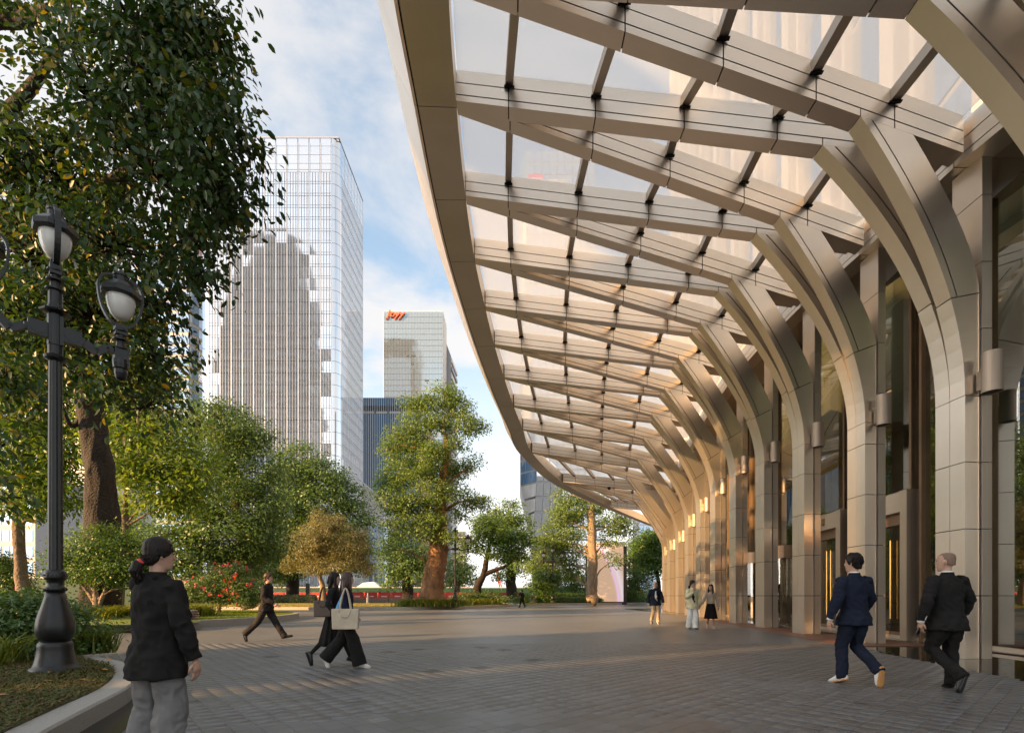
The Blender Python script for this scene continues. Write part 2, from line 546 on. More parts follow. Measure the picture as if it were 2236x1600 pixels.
# ------------------------------------------------------------------ planters
def planter(name, outer, width, h, label, curb_m, bed_m, step, bed_z, strip=False, group=None, close=True, back=None):
    """outer: open polyline of the curb's outer foot with the bed on its left-hand side or as given by back."""
    c = Vector((sum(p[0] for p in outer) / len(outer), sum(p[1] for p in outer) / len(outer)))
    root = empty(name, (c.x, c.y, 0), 0, label, 'planter', group)
    pl = catmull([(p[0], p[1], 0) for p in outer], 10)
    acc, segs, cur = 0.0, [], [pl[0]]
    for a, b in zip(pl, pl[1:]):
        acc += (b - a).length; cur.append(b)
        if acc >= step: segs.append(cur); cur, acc = [b], 0.0
    if len(cur) > 1: segs.append(cur)
    inner_all = []
    ctr = Vector(back) if back else c
    nrm = {}
    for i, p in enumerate(pl):
        d = (pl[min(i + 1, len(pl) - 1)] - pl[max(i - 1, 0)]).normalized()
        n = Vector((-d.y, d.x, 0))
        nrm[i] = n
    side = 1 if sum((Vector((ctr.x, ctr.y, 0)) - p).dot(nrm[i]) for i, p in enumerate(pl)) > 0 else -1
    idx = {tuple(p): i for i, p in enumerate(pl)}
    for s in segs:
        m = MB()
        prof = [(0, -0.05), (0, h - 0.02), (0.02, h), (width - 0.02, h), (width, h - 0.02), (width, -0.05)]
        rings = []
        for k, p in enumerate(s):
            n = nrm[idx[tuple(p)]] * side
            q = p.copy()
            if k == 0: q += (s[1] - s[0]).normalized() * 0.003
            if k == len(s) - 1: q -= (s[-1] - s[-2]).normalized() * 0.003
            rings.append([(q.x + n.x * w - c.x, q.y + n.y * w - c.y, z) for w, z in prof])
        vs = [v for r in rings for v in r]
        k6 = len(prof); fs = []
        for k in range(len(rings) - 1):
            for j in range(k6):
                fs.append((k * k6 + j, k * k6 + (j + 1) % k6, (k + 1) * k6 + (j + 1) % k6, (k + 1) * k6 + j))
        fs.append(tuple(range(k6))); fs.append(tuple((len(rings) - 1) * k6 + j for j in range(k6 - 1, -1, -1)))
        m.add(vs, fs)
        m.build('curb_stone', curb_m, root)
    inner = [pl[i] + nrm[i] * side * (width - 0.01) for i in range(0, len(pl), 3)]
    ring = [(p.x - c.x, p.y - c.y) for p in inner]
    if back: ring.append((back[0] - c.x, back[1] - c.y))
    bm = bmesh.new()
    vs = [bm.verts.new((x, y, bed_z)) for x, y in ring]
    f = bm.faces.new(vs); f.normal_update()
    if f.normal.z < 0: f.normal_flip()
    bmesh.ops.triangulate(bm, faces=bm.faces[:])
    me = bpy.data.meshes.new('bed'); bm.to_mesh(me); bm.free(); me.materials.append(bed_m)
    link('bed', me, root)
    if strip:
        m = MB()
        a = [pl[i] - nrm[i] * side * 0.33 for i in range(len(pl))]
        for i in range(len(pl) - 1):
            p, q, r, t_ = a[i], a[i + 1], pl[i + 1], pl[i]
            m.add([(v.x - c.x, v.y - c.y, 0.005) for v in (p, q, r, t_)], [(0, 1, 2, 3) if side > 0 else (3, 2, 1, 0)])
        m.build('border_strip', M_black, root)
    return root, [(p.x, p.y) for p in inner]


bed1, IN1 = planter('planter', CURB1, 0.27, 0.185, 'speckled grey granite planter curving round the lamp post in the near corner', M_curb, M_soil, 1.15, 0.15, True, back=(-14, 0.0, 0))
CURB2 = [(-26, 15.2), (-17, 15.6), (-13.7, 16.9), (-11.9, 19), (-10.95, 21.5), (-10.9, 24.6), (-11.6, 27.4), (-13.4, 29.6), (-17, 32), (-27, 34)]
bed2, IN2 = planter('planter', CURB2, 0.25, 0.28, 'granite edged lawn island with the pink flowering bush behind the standing woman', M_curb, M_lawn, 1.6, 0.27)
CURB3 = [(-42, 43.5), (-16.2, 42.6), (-11.5, 42.6), (-7, 43.3), (-3.4, 48), (-1.0, 54.5), (0, 59.5), (-2.5, 64), (-12, 67)]
bed3, IN3 = planter('planter', CURB3, 0.3, 0.24, 'pale kerbed lawn under the tall tree with the orange brown trunk', M_curbwarm, M_lawndry, 3.0, 0.23, back=(-42, 67, 0))
CURB4 = [(-6, 70), (-1.6, 66.5), (0.6, 60.5), (1.6, 58.8), (4.5, 60.6), (7.5, 62.9), (16.4, 69), (24, 74), (40, 82)]
bed4, IN4 = planter('planter', CURB4, 0.3, 0.26, 'dark kerbed lawn in front of the pale beige video screen', M_curb, M_lawn, 3.0, 0.25, back=(24, 95, 0))
CURB5 = [(-60, 25), (-40, 21), (-26, 23)]
# ------------------------------------------------------------------ canopy: surveyed columns and fascia nodes
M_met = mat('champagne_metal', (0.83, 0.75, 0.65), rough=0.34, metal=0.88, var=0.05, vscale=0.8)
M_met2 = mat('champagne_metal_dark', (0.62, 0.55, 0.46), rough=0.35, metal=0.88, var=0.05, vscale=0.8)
M_gap = mat('joint_black', (0.012, 0.011, 0.010), rough=0.8)
M_steel = mat('purlin_bronze', (0.55, 0.48, 0.40), rough=0.4, metal=0.85)
M_sconce = mat('brushed_bronze', (0.46, 0.385, 0.31), rough=0.58, metal=0.85, var=0.06, vscale=30, stretch=(1, 1, 0.02))
G_roof = clear_glass('roof_glass', (0.97, 0.98, 0.98), gloss=0.015, veil=0.48, fres=0.5)

CPX = [2511, 2105, 1893, 1762, 1675, 1613, 1568, 1535, 1509, 1487, 1468, 1456]
CD = [6.82 + 3.08 * i for i in range(12)]
CXY = [((p - CX) / F * d, d) for p, d in zip(CPX, CD)]
NODE = {-1: (-0.66, 5.28, 9.35), 0: (-1.06, 8.36, 10.2), 1: (-1.26, 11.44, 11.07), 2: (-1.33, 14.52, 11.39), 3: (-1.29, 17.6, 11.67),
        4: (-1.09, 20.68, 11.77), 5: (-0.82, 23.76, 11.77), 6: (-0.41, 26.84, 11.57), 7: (0.11, 29.92, 11.23), 8: (0.72, 33.0, 10.86),
        9: (1.44, 36.08, 10.23), 10: (3.95, 39.16, 8.79), 11: (8.29, 42.24, 7.41), 12: (13.2, 45.2, 6.1)}
KNEE_A = {0: (.286, 8.59), 1: (.254, 9.14), 2: (.256, 9.57), 3: (.251, 9.89), 4: (.254, 10.15), 5: (.257, 10.25), 6: (.259, 10.2), 7: (.26, 9.93), 8: (.266, 9.54), 9: (.262, 8.85), 10: (.27, 7.95), 11: (.4, 7.0)}
KNEE_B = {0: (.25, 8.15), 1: (.249, 8.8), 2: (.248, 9.28), 3: (.249, 9.69), 4: (.253, 9.99), 5: (.259, 10.16), 6: (.257, 10.07), 7: (.274, 9.92), 8: (.284, 9.58), 9: (.293, 9.11), 10: (.34, 8.6), 11: (.326, 7.54)}
SPLIT = [5.2, 5.76, 6.31, 6.69, 6.96, 7.18, 7.15, 6.92, 6.54, 5.99, 5.67, 5.42]
STAT = [0.0, 0.155, 0.32, 0.505, 0.69, 0.88, 1.0]
HW, BH = 0.165, 0.70         # half width and depth of a beam

canopy = empty('entrance_canopy', (6.0, 24.0, 0), 0, 'long glass roofed canopy of bronze branching columns beside the plaza', 'canopy')
CO = Vector((6.0, 24.0, 0))


class Rib:
    pass


RIBS = []
ZW = {}


def rib(i, side):
    """side +1: the branch to the farther node; -1: the branch to the nearer one."""
    r = Rib()
    x, d = CXY[i]
    n = NODE[i] if side > 0 else NODE[i - 1]
    tk, zk = (KNEE_A if side > 0 else KNEE_B)[i]
    r.B = Vector((x - 0.28, d + side * 0.17))
    N = Vector((n[0], n[1]))
    e = N - r.B
    L0 = (N - Vector((x, d + side * 0.17))).length
    r.L = e.length
    r.e = e / r.L
    r.sk = tk * L0 - 0.28
    off = 0.0 if side > 0 else 0.004
    r.zn = n[2] + EYE + off
    r.zk = zk + EYE + off
    r.slope = (r.zn - r.zk) / (r.L - r.sk)
    r.zb = lambda s, r=r: r.zk + r.slope * (s - r.sk)
    r.zj = SPLIT[i] + EYE
    r.i, r.side = i, side
    r.P = lambda s, z, w, r=r: (r.B.x + r.e.x * s - CO.x, r.B.y + r.e.y * s + w - CO.y, z)
    return r


def slab(m, r, q, w=HW, mi=0):
    """Prism across the rib of a 4-point outline in (s, z)."""
    m.hexa([r.P(*q[0], -w), r.P(*q[1], -w), r.P(*q[1], w), r.P(*q[0], w), r.P(*q[3], -w), r.P(*q[2], -w), r.P(*q[2], w), r.P(*q[3], w)], mi)


def strip_slab(m, r, lo, hi, w=HW, mi=0):
    """Prism across the rib between two polylines in (s, z): lo (toward the plaza) and hi."""
    n = len(lo)
    vs = []
    for a, b in zip(lo, hi):
        vs += [r.P(*a, -w), r.P(*a, w), r.P(*b, w), r.P(*b, -w)]
    fs = []
    for k in range(n - 1):
        a, b = 4 * k, 4 * k + 4
        for j in range(4):
            fs.append((a + j, a + (j + 1) % 4, b + (j + 1) % 4, b + j))
    fs.append((3, 2, 1, 0)); e = 4 * (n - 1); fs.append((e, e + 1, e + 2, e + 3))
    m.add(vs, fs, mi)


def bez(p0, p1, p2, u):
    return ((1 - u) ** 2 * p0[0] + 2 * u * (1 - u) * p1[0] + u * u * p2[0], (1 - u) ** 2 * p0[1] + 2 * u * (1 - u) * p1[1] + u * u * p2[1])


MOD = 1.27
GAP = 0.012


def build_rib(i, side, detail):
    r = rib(i, side)
    RIBS.append(r)
    parts = []   # (name, MB)

    def new(name='cladding_panel'):
        m = MB(); parts.append((name, m)); return m
    core = MB()
    # straight roof beam with two shadow joints along it
    S0 = [0.02] + [t * r.L for t in STAT[1:-1]] + [r.L]
    for a, b in zip(S0, S0[1:]):
        a2, b2 = a + GAP, b - GAP
        for z0, z1 in ((0.0, 0.13), (0.155, 0.40), (0.422, BH)):
            if z0 == 0.0 and a < r.sk < b:          # the cap is jointed at the knee as well
                for c2, d2 in ((a2, r.sk - GAP * .8), (r.sk + GAP * .8, b2)):
                    slab(new(), r, [(c2, r.zb(c2)), (d2, r.zb(d2)), (d2, r.zb(d2) + z1), (c2, r.zb(c2) + z1)])
                continue
            slab(new(), r, [(a2, r.zb(a2) + z0), (b2, r.zb(b2) + z0), (b2, r.zb(b2) + z1), (a2, r.zb(a2) + z1)])
    slab(core, r, [(0.05, r.zb(.05) + .03), (r.L - .03, r.zb(r.L) + .03), (r.L - .03, r.zb(r.L) + BH - .03), (0.05, r.zb(.05) + BH - .03)], HW - 0.03)
    # arch from the leg to the knee
    zst = r.zj - 1.95
    p0, p1, p2 = (0.0, zst), (0.0, r.zk - 1.2 * r.sk), (r.sk, r.zk - 0.003)
    se = r.sk - 1.1
    q0, q2 = (-0.31, r.zj), (se, r.zb(se) - 0.003)
    q1 = (-0.31, q2[1] - 1.35 * (se + 0.31))
    NS = 16
    lo = [bez(p0, p1, p2, k / NS) for k in range(NS + 1)]
    kk = 6
    hi = [(-0.31, zst + (r.zj - zst) * k / kk) for k in range(kk)] + [bez(q0, q1, q2, k / (NS - kk)) for k in range(NS - kk + 1)]
    mid = lambda t: [(a[0] + (b[0] - a[0]) * t, a[1] + (b[1] - a[1]) * t) for a, b in zip(lo, hi)]
    m22, m26 = mid(.2), mid(.235)
    strip_slab(new(), r, lo[:kk + 1], hi[:kk + 1])            # the leg below the split
    top_lo = [(x, z + (0.022 if k == 0 else 0)) for k, (x, z) in enumerate(lo[kk:])]
    top_a = [(x, z + (0.022 if k == 0 else 0)) for k, (x, z) in enumerate(m22[kk:])]
    top_b = [(x, z + (0.022 if k == 0 else 0)) for k, (x, z) in enumerate(m26[kk:])]
    top_hi = [(x, z + (0.022 if k == 0 else 0)) for k, (x, z) in enumerate(hi[kk:])]
    strip_slab(new(), r, top_lo, top_a)
    strip_slab(new(), r, top_b, top_hi)
    c1, c2 = mid(.1), mid(.9)
    strip_slab(core, r, c1, c2, HW - 0.025)
    # leg: panels one module high
    zs = [0.0]
    z = EYE - MOD
    while z < zst - 0.35:
        if z > 0.3: zs.append(z)
        z += MOD
    zs.append(zst)
    for a, b in zip(zs, zs[1:]):
        a2, b2 = a + (0.0 if a == 0 else .008), b - (0.008 if b != zst else 0.012)
        slab(new(), r, [(-0.31, a2), (0, a2), (0, b2), (-0.31, b2)][::1])
    slab(core, r, [(-0.28, 0.01), (-0.03, 0.01), (-0.03, zst + .1), (-0.28, zst + .1)], HW - 0.02)
    o = core.build('branch_rib', M_gap, canopy)
    if detail:
        for nm, m in parts:
            m.build(nm, M_met, o)
    else:
        allm = MB()
        for nm, m in parts: allm.add(m.v, m.f)
        allm.build('cladding_panel', M_met, o)
    return r


for i in range(12):
    rb = build_rib(i, -1, i in (1, 2, 3, 4, 5))
    ra = build_rib(i, +1, i in (1, 2, 3, 4, 5))
    ZW[i] = min(rb.zb(0), ra.zb(0))

# rear post of every column, rising past the split to the gutter beam
for i, (x, d) in enumerate(CXY):
    m = MB()
    zt = ZW[i]
    zs, z = [0.0], EYE - MOD
    while z < zt - 0.3:
        if z > 0.3: zs.append(z)
        z += MOD
    zs.append(zt + 0.02)
    for a, b in zip(zs, zs[1:]):
        m.box(x + 0.055 - CO.x, x + 0.24 - CO.x, d - 0.325 - CO.y, d + 0.325 - CO.y, a + (0.008 if a else 0), b - 0.008)
    m.box(x + 0.08 - CO.x, x + 0.21 - CO.x, d - 0.3 - CO.y, d + 0.3 - CO.y, 0.01, zt, 1)
    m.build('rear_post', [M_met, M_gap], canopy)

# glass roof and purlins between neighbouring ribs
RO = []
for i in range(12):
    RO += [r for r in RIBS if r.i == i]


def rp(r, t, h):
    s = t * r.L
    return Vector(r.P(s, r.zb(s) + h, 0))


for a, b in zip(RO, RO[1:]):
    for j in range(len(STAT) - 1):
        t0, t1 = STAT[j] + .002, STAT[j + 1] - .002
        q = [rp(a, t0, BH + .02), rp(a, t1, BH + .02), rp(b, t1, BH + .02), rp(b, t0, BH + .02)]
        if (q[1] - q[0]).length < .05 or (q[2] - q[1]).length + (q[3] - q[0]).length < 0.1: continue
        up = Vector((0, 0, 0.022))
        if (q[1] - q[0]).cross(q[2] - q[0]).z < 0: q.reverse()
        MB().hexa(q + [p + up for p in q]).build('glass_pane', G_roof, canopy)
    for t in STAT[1:-1]:
        p, q = rp(a, t, 0), rp(b, t, 0)
        dv = q - p
        if dv.length < HW * 2 + .12: continue
        u = dv.normalized()
        p2_, q2_ = p + u * (HW + .004), q - u * (HW + .004)
        sd = Vector((u.y, -u.x, 0)).normalized() * 0.085
        m = MB()
        z0, z1 = Vector((0, 0, BH - 0.2)), Vector((0, 0, BH + 0.015))
        m.hexa([p2_ + sd + z0, q2_ + sd + z0, q2_ - sd + z0, p2_ - sd + z0, p2_ + sd + z1, q2_ + sd + z1, q2_ - sd + z1, p2_ - sd + z1][::1])
        for end, dr in ((p2_, u), (q2_, -u)):     # end shoe
            s2 = sd * 1.3
            a0, a1 = end, end + dr * 0.07
            zz0, zz1 = Vector((0, 0, BH - 0.235)), Vector((0, 0, BH - 0.21))
            lo4 = [a0 + s2 + zz0, a1 + s2 + zz0, a1 - s2 + zz0, a0 - s2 + zz0]
            m.hexa(lo4 + [v - zz0 + zz1 for v in lo4], 1)
        m.build('purlin', [M_steel, M_gap], canopy)

# curved fascia beam through the nodes
nodes = [Vector(NODE[k]) + Vector((0, 0, EYE)) for k in range(-1, 13)]
FN = 6
fl = catmull(nodes, FN)
nrm = []
for k in range(len(fl)):
    t = fl[min(k + 1, len(fl) - 1)] - fl[max(k - 1, 0)]
    nrm.append(Vector((-t.y, t.x, 0)).normalized())
SOF = [(0.0, 0.0), (0.86, 0.0), (0.90, 0.12), (0.25, 0.74), (0.0, 0.74)]
OUT = [(0.90, 0.03), (0.955, 0.0), (1.46, 0.96), (1.36, 1.0), (0.95, 0.16)]
INN = [(0.04, 0.04), (0.93, 0.05), (1.1, 0.6), (0.3, 0.7)]


def sweep(prof, k0, k1, name, m_, gap):
    m = MB(); n = len(prof); vs, fs = [], []
    for k in range(k0, k1 + 1):
        p = fl[k].copy()
        if gap and k == k0: p += (fl[k + 1] - fl[k]).normalized() * gap
        if gap and k == k1: p -= (fl[k] - fl[k - 1]).normalized() * gap
        fade = 1.0 if k < len(fl) - 14 else max(0.35, 1 - 0.045 * (k - len(fl) + 14))
        for w, z in prof:
            vs.append((p.x + nrm[k].x * w * fade - CO.x, p.y + nrm[k].y * w * fade - CO.y, p.z + z * (0.5 + 0.5 * fade)))
    for k in range(k1 - k0):
        for j in range(n):
            fs.append((k * n + j, (k + 1) * n + j, (k + 1) * n + (j + 1) % n, k * n + (j + 1) % n))
    fs.append(tuple(range(n))); fs.append(tuple((k1 - k0) * n + j for j in range(n - 1, -1, -1)))
    m.add(vs, fs)
    return m.build(name, m_, canopy)


for b in range(13):
    k0, k1 = b * FN, (b + 1) * FN
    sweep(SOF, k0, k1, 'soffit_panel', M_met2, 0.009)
    sweep(OUT, k0, k1, 'fascia_panel', M_met, 0.006)
sweep(INN, 0, 13 * FN, 'fascia_core', M_gap, 0)

# gutter beam along the wall head, bay by bay
for i in range(11):
    (x0, d0), (x1, d1) = CXY[i], CXY[i + 1]
    za, zb_ = ZW[i] + 0.01, ZW[i + 1] + 0.01
    m = MB()
    g0 = 0.01
    for z0, z1 in ((0, .13), (.15, .40), (.42, BH + .05)):
        m.hexa([(x0 - .20 - CO.x, d0 + g0 - CO.y, za + z0), (x0 + .3 - CO.x, d0 + g0 - CO.y, za + z0), (x1 + .3 - CO.x, d1 - g0 - CO.y, zb_ + z0), (x1 - .20 - CO.x, d1 - g0 - CO.y, zb_ + z0),
                (x0 - .20 - CO.x, d0 + g0 - CO.y, za + z1), (x0 + .3 - CO.x, d0 + g0 - CO.y, za + z1), (x1 + .3 - CO.x, d1 - g0 - CO.y, zb_ + z1), (x1 - .20 - CO.x, d1 - g0 - CO.y, zb_ + z1)])
    m.hexa([(x0 - .17 - CO.x, d0 - CO.y, za + .03), (x0 + .27 - CO.x, d0 - CO.y, za + .03), (x1 + .27 - CO.x, d1 - CO.y, zb_ + .03), (x1 - .17 - CO.x, d1 - CO.y, zb_ + .03),
            (x0 - .17 - CO.x, d0 - CO.y, za + BH), (x0 + .27 - CO.x, d0 - CO.y, za + BH), (x1 + .27 - CO.x, d1 - CO.y, zb_ + BH), (x1 - .17 - CO.x, d1 - CO.y, zb_ + BH)], 1)
    m.build('gutter_beam', [M_met, M_gap], canopy)

# wall lights: half-round metal shades on the near flank of every column
SCB = [2.9, 3.77, 4.2, 4.57, 4.92, 5.25, 4.99, 4.65, 4.24, 3.64, 3.38, 3.2]
sconce0 = None
M_lens = mat('sconce_lens', (0.02, 0.02, 0.02), rough=0.3)
ORD = ['nearest the camera', 'second', 'third', 'fourth', 'fifth', 'sixth', 'seventh', 'eighth', 'ninth', 'tenth', 'farthest', 'last']
for i, (x, d) in enumerate(CXY):
    if i == 0: continue
    if sconce0 is None:
        s = empty('wall_light')
        m = MB()
        for q0, q1 in (((.155, 0.), (.155, .74)), ((.155, .74), (.142, .74)), ((.142, .74), (.142, 0.)), ((.142, 0.), (.155, 0.))):
            b = len(m.v); n_ = 40
            for r_, z_ in (q0, q1):
                for k in range(n_):
                    m.v.append((r_ * cos(2 * pi * k / n_), r_ * sin(2 * pi * k / n_) - .22, z_))
            for k in range(n_):
                m.f.append([b + k, b + (k + 1) % n_, b + n_ + (k + 1) % n_, b + n_ + k]); m.m.append(0)
        m.build('shade', M_sconce, s, smooth=True)
        MB().lathe([(0.138, 0.03), (0.138, 0.06)], 24, (0, -0.22, 0)).lathe([(0.138, 0.68), (0.138, 0.71)], 24, (0, -0.22, 0)).build('lens', M_lens, s)
        MB().box(-0.09, 0.09, -0.09, 0.0, 0.1, 0.46).build('bracket', M_sconce, s)
        sconce0 = s
    else:
        s = copy_tree(sconce0)
    s.location = (x + 0.02, d - 0.337, SCB[i] + EYE)
    tag(s, 'half round bronze wall light on the %s column of the canopy, counting from the camera' % ('first' if i == 1 else ORD[i - 1]), 'wall light', 'bronze wall lights on the canopy columns')

# small black dome camera hung under a far rib
dc = MB().lathe([(0.02, -0.2), (0.09, -0.17), (0.12, -0.1), (0.13, -0.06), (0.13, 0)], 14).build('dome_camera', M_gap)
r_ = [r for r in RIBS if r.i == 10 and r.side > 0][0]
dc.location = Vector(r_.P(r_.L * .55, r_.zb(r_.L * .55), 0)) + CO
tag(dc, 'small black dome camera hanging under a far canopy rib', 'camera')

# ------------------------------------------------------------------ glazed entrance front behind the columns
M_frame = mat('bronze_frame', (0.30, 0.20, 0.125), rough=0.38, metal=0.65, var=0.08, vscale=2)
M_brass = mat('brass', (0.62, 0.38, 0.12), rough=0.25, metal=0.95)
M_lobby = mat('lobby_stone', (0.16, 0.11, 0.06), rough=0.35, var=0.4, vscale=1.2)
M_lobbyf = mat('lobby_floor', (0.14, 0.10, 0.07), rough=0.15)
M_gold = mat('lobby_gold', (0.6, 0.42, 0.18), rough=0.35, metal=0.8)
G_wall = clear_glass('facade_glass', (0.42, 0.44, 0.34), gloss=0.22)
G_door = clear_glass('door_glass', (0.62, 0.58, 0.48), gloss=0.1)
M_whitesoft = mat('white_soft', (0.8, 0.8, 0.78), rough=0.5)
GO = Vector((11.5, 24.0, 0))
front = empty('lobby_facade', GO, 0, 'tall glazed entrance wall with bronze frames behind the canopy columns', 'facade')
GX = 1.5


def gp(i, f):
    a, b = CXY[i], CXY[i + 1]
    return Vector((a[0] + (b[0] - a[0]) * f + GX, a[1] + (b[1] - a[1]) * f, 0))


def seg_box(m, p, q, half, z0, z1, mi=0, shift=0.0):
    u = (q - p).normalized(); n = Vector((-u.y, u.x, 0))
    a = [p + n * (half + shift), p - n * (half - shift), q - n * (half - shift), q + n * (half + shift)]
    a = [v - GO for v in a]
    if (a[1] - a[0]).cross(a[2] - a[0]).z < 0: a.reverse()
    m.hexa([(v.x, v.y, z0) for v in a] + [(v.x, v.y, z1) for v in a], mi)


PORTAL, REVOLVE = (2, 3), (4, 5)
for i in range(11):
    zt = min(ZW[i], ZW[i + 1]) + 0.25
    has_door = i in PORTAL or i in REVOLVE
    F0, F1 = (.12, .74) if i in PORTAL else (.2, .8)
    cuts = [0.0, F0, F1, 1.0] if has_door else [0.0, 0.36, 0.68, 1.0]
    for f0, f1 in zip(cuts, cuts[1:]):
        p, q = gp(i, f0), gp(i, f1)
        u = (q - p).normalized()
        zl = 4.1 if i in PORTAL else 3.25
        spans = [(zl if (has_door and f0 == F0) else 0.12, zt)]
        for z0, z1 in spans:
            m = MB(); seg_box(m, p + u * .05, q - u * .05, 0.012, z0, z1)
            g_ = m.build('glass_pane', G_wall, front)
            g_.rotation_euler = (0, 0, 0)
    for f in cuts[:-1]:
        p = gp(i, f); u = (gp(i, 1) - gp(i, 0)).normalized()
        m = MB(); seg_box(m, p - u * .045, p + u * .045, 0.12, 0.0, zt, 0)
        m.build('mullion', M_frame, front)
        m = MB(); seg_box(m, p + u * .055, p + u * .10, 0.07, 0.0, zt, 0, -0.05)
        m.build('mullion', M_met, front)
    m = MB(); seg_box(m, gp(i, 0), gp(i, 1), 0.06, 0.0, 0.11); m.build('sill', M_met, front)
    m = MB()                                                          # soffit from the gutter to the glass
    a, b = CXY[i], CXY[i + 1]
    m.hexa([(a[0] + .31 - GO.x, a[1] + .012 - GO.y, ZW[i] + .2), (a[0] + 1.9 - GO.x, a[1] + .012 - GO.y, ZW[i] + .2), (b[0] + 1.9 - GO.x, b[1] - GO.y, ZW[i + 1] + .2), (b[0] + .31 - GO.x, b[1] - GO.y, ZW[i + 1] + .2),
            (a[0] + .31 - GO.x, a[1] + .012 - GO.y, ZW[i] + .6), (a[0] + 1.9 - GO.x, a[1] + .012 - GO.y, ZW[i] + .6), (b[0] + 1.9 - GO.x, b[1] - GO.y, ZW[i + 1] + .6), (b[0] + .31 - GO.x, b[1] - GO.y, ZW[i + 1] + .6)])
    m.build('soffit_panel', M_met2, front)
# lobby behind the glass
m = MB(); m.box(10.2 - GO.x, 24 - GO.x, 3 - GO.y, 46 - GO.y, 0.006, 0.02)
m.build('lobby_floor', M_lobbyf, front)
m = MB()
pts = [Vector((x + 7.0, d, 0)) for x, d in CXY]
for p, q in zip(pts, pts[1:]): seg_box(m, p, q, 0.15, 0.0, 12)
m.build('lobby_wall', M_lobby, front)
m = MB()
for k in range(24):
    p = Vector((11.6 + 0.11 * 1.25 * k + 2.6 + (k % 3) * 0.8, 8 + k * 1.45, 0))
    m.box(p.x - GO.x, p.x + .25 - GO.x, p.y - GO.y, p.y + .5 - GO.y, 0.02, 8.0)
m.build('lobby_fin', M_gold, front)
m = MB(); m.hexa([(9.95 - GO.x, 5 - GO.y, 9.9), (22 - GO.x, 5 - GO.y, 9.9), (24 - GO.x, 46 - GO.y, 9.4), (13.9 - GO.x, 42 - GO.y, 9.4), (9.95 - GO.x, 5 - GO.y, 10.1), (22 - GO.x, 5 - GO.y, 10.1), (24 - GO.x, 46 - GO.y, 9.6), (13.9 - GO.x, 42 - GO.y, 9.6)])

# portals with brass pull bars
for i in PORTAL:
    p, q = gp(i, 0.12), gp(i, 0.74)
    u = (q - p).normalized(); n = Vector((-u.y, u.x, 0))
    if n.x > 0: n = -n
    pr = n * 0.42
    root = empty('portal', (p + q) / 2 - GO, 0, parent=front)
    PO = (p + q) / 2

    def pb(name, a, b, half, z0, z1, m_, par, sh=0.0):
        m = MB()
        nn = Vector((-(b - a).normalized().y, (b - a).normalized().x, 0))
        c4 = [a + nn * half, a - nn * half, b - nn * half, b + nn * half]
        c4 = [v - PO for v in c4]
        if (c4[1] - c4[0]).cross(c4[2] - c4[0]).z < 0: c4.reverse()
        m.hexa([(v.x, v.y, z0) for v in c4] + [(v.x, v.y, z1) for v in c4])
        return m.build(name, m_, par)
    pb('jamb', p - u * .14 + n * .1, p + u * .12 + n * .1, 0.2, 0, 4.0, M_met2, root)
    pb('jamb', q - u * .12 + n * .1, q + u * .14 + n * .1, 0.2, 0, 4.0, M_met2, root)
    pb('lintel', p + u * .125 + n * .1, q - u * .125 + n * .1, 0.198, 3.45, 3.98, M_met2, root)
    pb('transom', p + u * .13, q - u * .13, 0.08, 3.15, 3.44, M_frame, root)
    mid_ = (p + q) / 2
    for a, b, hs in ((p + u * .14, mid_ - u * .01, mid_ - u * .13), (mid_ + u * .01, q - u * .14, mid_ + u * .13)):
        dl = pb('door_leaf', a, b, 0.015, 0.03, 3.13, G_door, front)
        dl.location = PO - GO
        m = MB()
        for sgn in (1, -1):
            c = hs + n * 0.09 * sgn - PO
            m.tube([(c.x, c.y, 0.55), (c.x, c.y, 2.75)], 0.024, 10)
            for zz in (1.0, 2.3):
                m.tube([(c.x, c.y, zz), (c.x - n.x * .08 * sgn, c.y - n.y * .08 * sgn, zz)], 0.012, 6)
        m.build('pull_bar', M_brass, dl)
        pb('bottom_rail', a, b, 0.022, 0.03, 0.2, M_frame, dl)
    # little sign on the lintel: an open gate mark and a gilt plaque mark
    m = MB()
    c = mid_ + n * .302 - PO
    def gl(du0, du1, z0, z1, mi=0):
        a, b = c + u * du0, c + u * du1
        v4 = [a, b, b + n * .012, a + n * .012]
        if (v4[1] - v4[0]).cross(v4[2] - v4[0]).z < 0: v4.reverse()
        m.hexa([(v.x, v.y, z0) for v in v4] + [(v.x, v.y, z1) for v in v4], mi)
    gl(0.02, 0.035, 3.6, 3.84); gl(.15, .165, 3.6, 3.84); gl(.02, .165, 3.825, 3.84)
    gl(-.16, -.12, 3.6, 3.84, 1); gl(-.08, -.04, 3.6, 3.84, 1); gl(-.16, -.04, 3.6, 3.66, 1)
    m.build('door_mark', [M_frame, M_brass], root)

